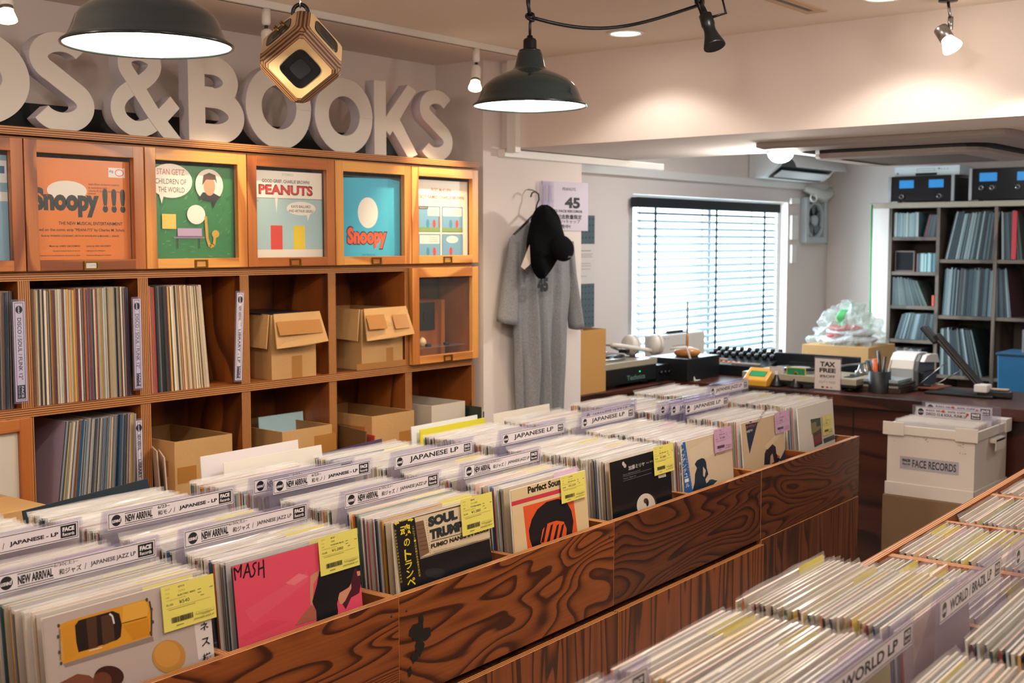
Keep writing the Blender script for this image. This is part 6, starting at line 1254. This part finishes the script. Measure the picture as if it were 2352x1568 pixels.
# receipt printer
P = atX(2080, 862, KX+.42); t = thing('receipt_printer', 'white and grey rounded receipt printer behind the pen cup', 'printer', (KX+.34, atX(2037, 850, KX+.36).y, ZK+EPS), -PI/2); W_ = atX(2037, 850, KX+.36).y-atX(2122, 850, KX+.36).y; h = atX(2080, 809, KX+.42).z-ZK
pr = [(0, .0), (0, h*.55), (.015, h*.80), (.05, h*.97), (.10, h), (.19, h*.96), (.22, h*.7), (.22, 0)]
b = MB(); b.prism([(W_*.15, y, z) for y, z in pr], (W_*.62, 0, 0), mat('printer_grey', '#a9abad', .45)); b.build('body', t, bev=.006)
b = MB(); b.prism([(W_*.10, y-.004, z+.004) for y, z in pr[1:6]] + [(W_*.10, .18, h*.7)], (W_*.66, 0, 0), WHITEP); b.build('top_cover', t, bev=.004)
b = MB(); b.prism([(W_*.765, y, z) for y, z in pr], (W_*.12, 0, 0), mat('printer_dark', '#4e5356', .45)); b.build('side_band', t, bev=.004)
b = MB(); b.prism([(W_*.89, y, z*.99) for y, z in pr[2:7]], (W_*.13, 0, 0), WHITEP); b.prism([(W_*.89, .02, 0), (W_*.89, .02, h*.5), (W_*.89, .19, h*.5), (W_*.89, .19, 0)], (W_*.10, 0, 0), BLACK); b.build('paper_exit', t, bev=.003)
# tablet on a folding stand with a bracket
P = on(2190, 912); t = thing('tablet_stand', 'black tablet leaning on a slim stand with a pale grip, beside the printer', 'tablet', (P.x+.06, P.y, ZK+EPS), -PI/2); m_ = mpp(P)
b = MB(); b.box(-.15, -.02, 0, .16, .14, .012, DECKB, bev=.004); b.build('base_plate', t)
M4 = Matrix.Translation((.10, .03, .03)) @ Matrix.Rotation(R(47), 4, 'Y'); b = MB(); b.box(-.33, -.012, -.012, .0, .05, .012, DECKB, mtx=M4, bev=.004); b.box(-.40, -.006, -.035, -.30, .05, -.008, mat('grip_grey', '#2c3a40', .5), mtx=M4, bev=.008); b.box(-.30, -.0135, -.004, .0, -.0122, .000, STEEL, mtx=M4); b.build('arm', t)
b = MB(); b.box(.075, -.02, .025, .135, .05, .060, WHITEP, mtx=Matrix.Rotation(R(0), 4, 'Y'), bev=.006); b.build('grip', t)
b = MB(); b.tube([(-.06, .0, .15), (-.20, .0, .02)], .003, STEEL, 6); b.build('stay', t)
P = on(2280, 915); t = thing('stapler', 'dark stapler with a pale top lying on the counter at the right', 'stapler', (P.x+.03, P.y, ZK+EPS), -PI/2+.1)
b = MB(); b.box(-.075, -.018, 0, .075, .018, .035, DECKB, bev=.008); b.build('body', t); b = MB(); b.box(-.07, -.016, .0355, .06, .016, .043, mat('stapler_top', '#b9ac94', .5), bev=.003); b.build('top_strip', t)
# blue bin behind the counter at the right edge
a = atX(2290, 815, 6.6); t = thing('blue_bin', 'blue plastic bin behind the counter at the right photo edge', 'bin', (6.6, a.y, 0), -PI/2); BB = mat('bin_blue', '#1f6a9a', .45)
b = MB(); h = a.z; b.prism([(0, 0, h), (.36, 0, h), (.34, 0, 0), (.03, 0, 0)], (0, .26, 0), BB); b.build('body', t, bev=.008); b = MB(); b.box(-.006, -.008, h+.0005, .366, .268, h+.014, mat('bin_rim', '#174f74', .45)); b.build('rim', t, bev=.003)
q = Print(.5); q.ell(.30, h-.22, .035, .035, '#9fb6c4'); q.ell(.30, h-.22, .029, .029, '#1f6a9a'); q.poly([(.285, h-.235), (.315, h-.235), (.30, h-.205)], '#9fb6c4'); q.build('emblem', t, FR(0, -.001, 0))
for k, (x, c_, w_) in enumerate(((.06, '#8f9296', .06), (.13, '#b9bcc0', .04), (.20, '#4a4650', .03))):
    b = MB(); b.box(0, 0, 0, w_, .012, .12+.03*k, ink(c_, .5)); o = one('paper_roll', b, ('grey', 'pale', 'dark')[k]+' stiff paper sticking up from the blue bin', 'paper', Vector((6.66+.03*k, a.y-x-w_, h+.0150)), 0)
# ------------------------------------------------------------------ white LP box on a carton
BXX = 4.84; a, c = atX(2039, 1000, BXX), atX(2240, 1000, BXX); yb1, yb0_ = a.y, c.y; zb_ = (atX(2039, 1136, BXX).z+atX(2238, 1158, BXX).z)/2; zt_ = atX(2040, 962, BXX).z-.01
Wb = yb1-yb0_; Db = .40; HB = zt_-zb_
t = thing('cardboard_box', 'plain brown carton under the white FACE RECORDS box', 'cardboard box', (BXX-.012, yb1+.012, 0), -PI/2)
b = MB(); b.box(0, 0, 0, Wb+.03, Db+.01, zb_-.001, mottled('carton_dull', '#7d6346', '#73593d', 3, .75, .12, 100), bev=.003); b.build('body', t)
BW = mat('white_board', '#d6ccc2', .55)
t = thing('record_box', 'white plastic LP box with a FACE RECORDS label, on a brown carton', 'record box', (BXX, yb1, zb_), -PI/2)
b = MB(); open_box(b, 0, 0, 0, Wb, Db, HB-.03, .005, BW, BW); b.build('body', t)
b = MB(); b.bm.free(); b = MB()
def rim(b, x0, y0, x1, y1, z0, z1, t_): 
    O = ((x0, y0), (x1, y0), (x1, y1), (x0, y1)); N = ((x0+t_, y0+t_), (x1-t_, y0+t_), (x1-t_, y1-t_), (x0+t_, y1-t_)); q_ = [[b.bm.verts.new((p[0], p[1], z)) for p in P_] for P_, z in ((O, z0), (O, z1), (N, z1), (N, z0))]; i = b.mi(BW)
    for A_, B_ in ((0, 1), (1, 2), (2, 3), (3, 0)):
        for k in range(4): b.bm.faces.new((q_[A_][k], q_[A_][(k+1) % 4], q_[B_][(k+1) % 4], q_[B_][k])).material_index = i
rim(b, -.011, -.011, Wb+.011, Db+.011, HB-.047, HB-.010, .0105); b.build('rim', t, bev=.002)
for x, y in ((-.016, -.016), (Wb-.074, -.016), (-.016, Db-.06), (Wb-.074, Db-.06)):
    b = MB(); b.box(x, y, HB-.055, x+.09, y+.076, HB, BW, bev=.004) if False else b.prism([(x, y, HB-.052), (x+.09, y, HB-.052), (x+.09, y+.004, HB-.052), (x+.09, y+.004, HB), (x, y+.004, HB), (x, y, HB)][:0] or [(x, y, HB-.052), (x+.09, y, HB-.052), (x+.09, y, HB+.003), (x, y, HB+.003)], (0, .0045 if y < 0 else .076, 0), BW); b.build('corner_cap', t, bev=.002)
b = MB(); b.box(-.006, -.006, -.0, Wb+.006, -.0005, .055, BW); b.box(Wb+.0005, -.006, 0, Wb+.006, Db+.006, .055, BW); b.build('foot_band', t, bev=.002)
b = MB(); b.box(Wb+.0005, Db*.42, HB-.075, Wb+.03, Db*.72, HB-.055, BW, bev=.006); b.box(Wb+.026, Db*.42, HB-.105, Wb+.030, Db*.72, HB-.056, BW, bev=.001); b.build('handle', t)
q = Print(.5); x0, x1 = Wb*.155, Wb*.83; zl = HB*.375; q.rect(x0, zl, x1, zl+.052, '#a9a4a8'); q.text('FACE', x0+.010, zl+.030, .012, '#22262e', w=.033, bold=.08); q.text('Records', x0+.010, zl+.016, .011, '#22262e', w=.033, bold=.03, shear=.35); q.text('EST.1994', x0+.018, zl+.008, .004, '#5a5c62', w=.018); q.text('FACE RECORDS', x0+.052, zl+.010, .032, '#22262e', w=x1-x0-.062, bold=.02)
q.build('label', t, FR(0, -.0012, 0))
q = Print(.6); rg = random.Random(4)
for (x, z, n_) in ((.035, .245, 3), (.125, .255, 7), (.16, .25, 6), (.30, .24, 6), (.31, .22, 5)):
    for k in range(n_): dx, dz = rg.uniform(-.012, .012), rg.uniform(-.018, .018); r_ = rg.uniform(.0010, .003); q.poly([(x+dx+r_*(1+rg.random())*math.cos(j), z*HB/.31+dz+r_*rg.uniform(.4, 1)*math.sin(j)) for j in (0, 1.1, 2.2, 3.3, 4.4, 5.4)], rg.choice(('#9a9288', '#7d776f', '#b5aca2')))
q.build('worn_marks', t, FR(0, -.0010, 0))
bx = BXX; 
for k in range(34):
    x = bx+.018+.0098*k
    if .20 < x-bx < .235: continue
    rec((x, (yb1+yb0_)/2+rr.uniform(-.003, .003), zb_+.006), -PI/2, R(2)+R(rr.uniform(-.2, .2)), rr.choice(WHT), rr.choice(WHT), None, True, .0035, 'LPs in the white box', 'sleeved LP standing in the white FACE RECORDS box', .4, .318, .300)
sg = None
for k, (dx, lb) in enumerate(((.205, 'front DISCO 12 sign standing in the white box'), (.262, 'rear sale sign standing in the white box'))):
    t = thing('section_sign', 'clear '+lb, 'sign', (BXX+dx, (yb1+yb0_)/2-.01-.02*k, zb_+HB+.052+.012*k), -PI/2, 'signs in the white box')
    b = MB(); b.box(-.165, -.001, -.16, .165, .001, .0, M_ACRYL); b.build('plate', t)
    q = Print(.35); W_ = .28; q.rect(0, 0, W_, .044, '#cfc9cf'); q.frame(.002, .002, W_-.002, .042, .0014, '#1b1d24'); q.ell(.022, .022, .013, .015, '#1b1d24'); q.rect(.009, .018, .035, .026, '#8a8a92'); face_box(q, W_-.048, .008, W_-.008, .036)
    q.text('RED SEAL 50% OFF', .045, .027, .008, '#4a4448', w=.165, bold=.02); q.ell(.118, .031, .006, .006, '#c0392f'); q.ell(.218, .026, .006, .006, '#c0392f')
    q.text('DISCO 12 & SOUL, FUNK LP', .045, .008, .014, '#26282e', w=.172, bold=.03); q.build('printed_strip', t, FR(-.15, -.0016, -.050))
# ------------------------------------------------------------------ far record shelf with amplifiers
XS2 = 7.87; FW = wood('far_shelf_wood', '#6a5a4c', '#5f5044', '#4a3d34', (1, 1, .3), 5, 3, .5)
def fy(px): return atX(px, 600, XS2).y
def fz(py, px=2200): return atX(px, py, XS2).z
ya = fy(2037); cols = [fy(2043), fy(2153), fy(2285), fy(2285)-(fy(2153)-fy(2285)), fy(2285)-2*(fy(2153)-fy(2285))]
zt_ = fz(476, 2160); t = thing('record_shelf', 'dark wooden record shelf on the far wall behind the counter', 'shelf', (XS2, ya, 0), -PI/2)
def ly(y): return ya-y
EW = ly(cols[-1])+.02
b = MB(); b.box(-.12, -.02, zt_, EW, XF-XS2-.002, zt_+.035, mat('far_shelf_top', '#a89c8a', .5), bev=.004); b.build('top_board', t)
zrow = [fz(600, 2220), fz(730, 2220), fz(868, 2220)]; zleft = [fz(548, 2100), fz(628, 2100), fz(706, 2100), fz(784, 2100), fz(862, 2100)]
for i, y in enumerate(cols):
    b = MB(); b.box(ly(y)-.011, 0, .0, ly(y)+.011, XF-XS2-.025, zt_-.0005, FW); b.build('upright', t)
def boards(zs, x0, x1):
    for z in zs: b = MB(); b.box(x0+.0112, .004, z-.011, x1-.0112, XF-XS2-.026, z+.011, FW); b.build('shelf_board', t)
boards(zleft, ly(cols[0]), ly(cols[1]))
for i in (1, 2, 3): boards(zrow+[zrow[2]-.35], ly(cols[i]), ly(cols[i+1]))
b = MB(); b.box(0, XF-XS2-.024, 0, EW-.01, XF-XS2-.002, zt_-.001, FW); b.build('back_panel', t)
b = MB(); b.box(-.105, .0, 0, ly(cols[0])-.0115, .02, zt_-.001, WALL); b.build('side_filler', t)
FP = ['#5d6e74', '#8a999c', '#3d545c', '#22323a', '#141d23', '#5f6462', '#8e9694', '#2f3d44', '#4f2a38', '#1f3a40', '#384a50', '#10171c', '#6a7d82', '#4f5a54', '#1a2228', '#2a3a42']
def farfill(yl, yr, zb, h, l0, l1, text, group, pal=FP, ts=(.004, .006, .008, .011), w=.30):
    y = yl
    while y > yr:
        t_ = rr.choice(ts); a = l0+(l1-l0)*(yl-y)/max(.01, yl-yr)
        hh = h-rr.uniform(0, .02)*(h/.31)
        rec((XS2+.012+w/2, y-t_, zb), 0, a, rr.choice(pal), rr.choice(pal), None, False, t_, group, text, .5, w, hh); y -= (t_+.0016)/math.cos(a)
LPb = 'LP spine on the far shelf, '; G_ = 'records on the far wall shelf: '
c1, c2, c3 = cols[1], cols[2], cols[3]
s_ = lambda py, z: fy(py)
farfill(fy(2168), fy(2288)+.02, zrow[0]+.012, .315, -R(12), -R(5), LPb+'top row, middle column, leaning', G_+'top middle')
farfill(fy(2288)-.03, fy(2345), zrow[0]+.012, .315, R(2), R(7), LPb+'top row, right column', G_+'top right')
farfill(fy(2165), fy(2284), zrow[1]+.012, .312, -R(3), -R(2), LPb+'second row, middle column', G_+'second middle'); farfill(fy(2290), fy(2325), zrow[1]+.012, .312, R(1), R(7), LPb+'second row, right column', G_+'second right')
farfill(fy(2163), fy(2262), zrow[2]+.012, .312, R(0), R(14), LPb+'third row, middle column, fanning right', G_+'third middle')
farfill(cols[2]-.20, cols[3]+.03, zrow[1]+.012, .312, R(1), R(3), LPb+'second row, beyond the right column', G_+'second far right', FP) if False else None
hs = [zt_-zleft[0]] + [zleft[i]-zleft[i+1] for i in range(4)]
farfill(fy(2050), fy(2105), zleft[0]+.012, min(.21, hs[0]-.04), 0, 0, 'thin record or magazine spine, top of the narrow left column', G_+'narrow column top', ['#8fa9b4', '#c4cac8', '#6f8f9a', '#93a39a', '#7b8680'], w=.2)
farfill(fy(2118), fy(2147)+.0, zleft[0]+.012, min(.20, hs[0]-.05), -R(13), -R(7), 'dark leaning spine, top of the narrow left column', G_+'narrow column top right', ['#2a343a', '#4a565a', '#b23a3a', '#33414a'], w=.2)
farfill(fy(2104), fy(2147), zleft[1]+.012, .125, 0, -R(1), 'disc case on the second shelf of the narrow column', G_+'disc cases', ['#7fb0b4', '#3a5a62', '#a4c4c4', '#8a4a5a', '#5f8a92', '#d0d6d4'], w=.14)
b = MB(); b.box(0, 0, 0, .128, .02, .125, BLACK, {'y-': mat('frame_black', '#0a0c0f', .7, spec=.2)}); b.ring(-.006, -.006, .134, .131, .008, .008, .008, .008, -.004, .02, mat('frame_brown', '#5a4030', .5)); o = one('picture_frame', b, 'small black framed panel standing in the narrow shelf column', 'frame', (XS2+.03, fy(2054), zleft[1]+.0180), -PI/2-.12)
farfill(fy(2050), fy(2128), zleft[2]+.012, .19, 0, R(24), 'dark spine fanning right, third shelf of the narrow column', G_+'narrow third', ['#3a4a4c', '#2c3a3e', '#4d5c58', '#5f6a66'], w=.2)
farfill(fy(2058), fy(2150), zleft[3]+.012, .18, -R(16), -R(5), 'dark spine leaning right, fourth shelf of the narrow column', G_+'narrow fourth', ['#33444a', '#2a3438', '#505e60', '#7d9298'], w=.2)
farfill(fy(2050), fy(2120), zleft[4]+.012, .17, 0, R(4), 'spine on the fifth shelf of the narrow column behind the printer', G_+'narrow fifth', ['#4a5256', '#6a5a58', '#8a8a84', '#39464a'], w=.2)
b = MB(); b.box(0, 0, 0, .028, .15, .30, ink('#b9313a', .4)); o = one('record_sleeve', b, 'bright red leaning sleeve in the right column of the far shelf', 'record', (XS2+.0, fy(2322), zrow[0]+.0165), -PI/2); o.rotation_euler = (0, -R(9), -PI/2) if False else (0, 0, -PI/2)
b = MB(); b.box(0, 0, 0, .014, .1, .07, ink('#d9503a', .4)); one('record_sleeve', b, 'small red-orange case leaning on the third narrow shelf', 'record', (XS2+.02, fy(2140), zleft[2]+.0125), -PI/2)
b = MB(); b.prism([(0, 0, .0), (.022, 0, 0), (.030, 0, .05), (-.006, 0, .05)], (0, .01, 0), ink('#7fae4a', .5)); one('green_tag', b, 'small green tag on the third shelf of the narrow column', 'tag', (XS2+.001, fy(2098), zleft[2]+.145), -PI/2) if False else None
# amplifiers and disc player on top
AMP = mat('amp_black', '#0b1118', .2); AMPS = mat('amp_silver', '#b9bfc4', .3, .7); METER = mat('meter_blue', '#2f86c9', .3, emit='#3a95dd', es=.35)
def amp(px0, px1, py0, py1, label, meters, knobs, ends=(1, 1)):
    yl, yr = atX(px0, 430, XS2+.03).y, atX(px1, 430, XS2+.03).y; W_ = yl-yr; t = thing('amplifier', label, 'amplifier', (XS2+.03, yl, zt_+.036), -PI/2); h = atX((px0+px1)/2, py0, XS2+.03).z-zt_-.036
    b = MB(); b.box(.012, .012, .012, W_-.012, .30, h-.008, DKGREY); b.box(.02, 0, .008, W_-.02, .012, h, AMP); b.build('body', t)
    for k, x in enumerate((0, W_-.018)):
        if ends[k]: b = MB(); b.box(x, -.006, .004, x+.018, .014, h+.002, AMPS, bev=.002); b.build('end_strip', t)
    for x, z, w_, hh in meters:
        b = MB(); b.box(W_*x, -.002, h*z, W_*(x+w_), -.0002, h*(z+hh), METER); q = b.build('meter', t)
    for x, z, r_ in knobs:
        b = MB(); M4 = Matrix.Translation((W_*x, -.0002, h*z)) @ Matrix.Rotation(PI/2, 4, 'X'); b.lathe([(r_, 0), (r_*.95, .018), (r_*.7, .022)], CHROME, 24, M4); b.lathe([(r_*.68, .0221), (.0001, .0222)], AMP, 20, M4, cap=False); b.build('knob', t)
    for x in (.06, W_-.06):
        b = MB(); b.lathe([(.016, -.0), (.016, .0075)], BLACK, 14, Matrix.Translation((x, .05, 0))); b.build('foot', t)
    return t, h, yl, yr
t, h, yl, yr = amp(2041, 2192, 404, 455, 'black amplifier with two blue meters under the disc player', ((.17, .55, .22, .30), (.62, .55, .22, .30)), ((.22, .22, .017), (.79, .22, .017)))
amp(2226, 2412, 384, 452, 'larger black amplifier with blue meters at the right photo edge', ((.13, .60, .22, .26), (.60, .60, .22, .26)), ((.165, .40, .016), (.30, .40, .016), (.62, .40, .016), (.80, .40, .016)))
yl2, yr2 = atX(2055, 395, XS2+.05).y, atX(2204, 395, XS2+.05).y; W_ = yl2-yr2
z0 = zt_+.036+h+.0025; t = thing('disc_player', 'silver disc player lying on the smaller amplifier', 'disc player', (XS2+.05, yl2, z0), -PI/2)
b = MB(); b.box(0, 0, .0, W_, .28, .062, mat('player_silver', '#e2eef2', .35), bev=.002); b.build('body', t)
q = Print(.3); q.frame(W_*.35, .030, W_*.63, .046, .0018, '#3a4a50'); q.rect(W_*.33, .002, W_*.66, .018, '#0f181c'); q.ell(W_*.05, .018, .006, .006, '#5a6a70'); q.ell(W_*.69, .044, .008, .004, '#33464c')
for k in range(3): q.ell(W_*(.73+.045*k), .040, .003, .003, '#5a6a70', 10)
q.build('front_marks', t, FR(0, -.0006, 0))
# ------------------------------------------------------------------ build the records: the 300 that show largest as things, the others as one mass
RECS.sort(key=lambda r: -r['score'])
def emit(name_mass='packed_records', n=286):
    for r in RECS[:n]:
        A, B, C_ = rec_mesh(r); o = bpy.data.objects.new('record', tone_mesh('sleeve', [(A, M_SLEEVE)])); COL.objects.link(o)
        o.location = r['loc']; o.rotation_euler = (-r['lean'], 0, r['rz']); tag(o, r['text'], 'record', r['group'])
        for nm, part, m in (('clear_sleeve', B, M_PLAST), ('price_label', C_, M_SLEEVE)):
            if part: c = bpy.data.objects.new(nm, tone_mesh(nm, [(part, m)])); COL.objects.link(c); c.parent = o
    parts = []
    for r in RECS[n:]:
        A, B, C_ = rec_mesh(r, recf(r)); parts.append((A, M_SLEEVE))
        if B: parts.append((B, M_PLAST))
        if C_: parts.append((C_, M_SLEEVE))
    o = bpy.data.objects.new(name_mass, tone_mesh(name_mass, parts)); COL.objects.link(o)
    tag(o, 'all the other tightly packed records in the bins and on the shelves', 'records', None, 'stuff')
print('records', len(RECS)); emit()
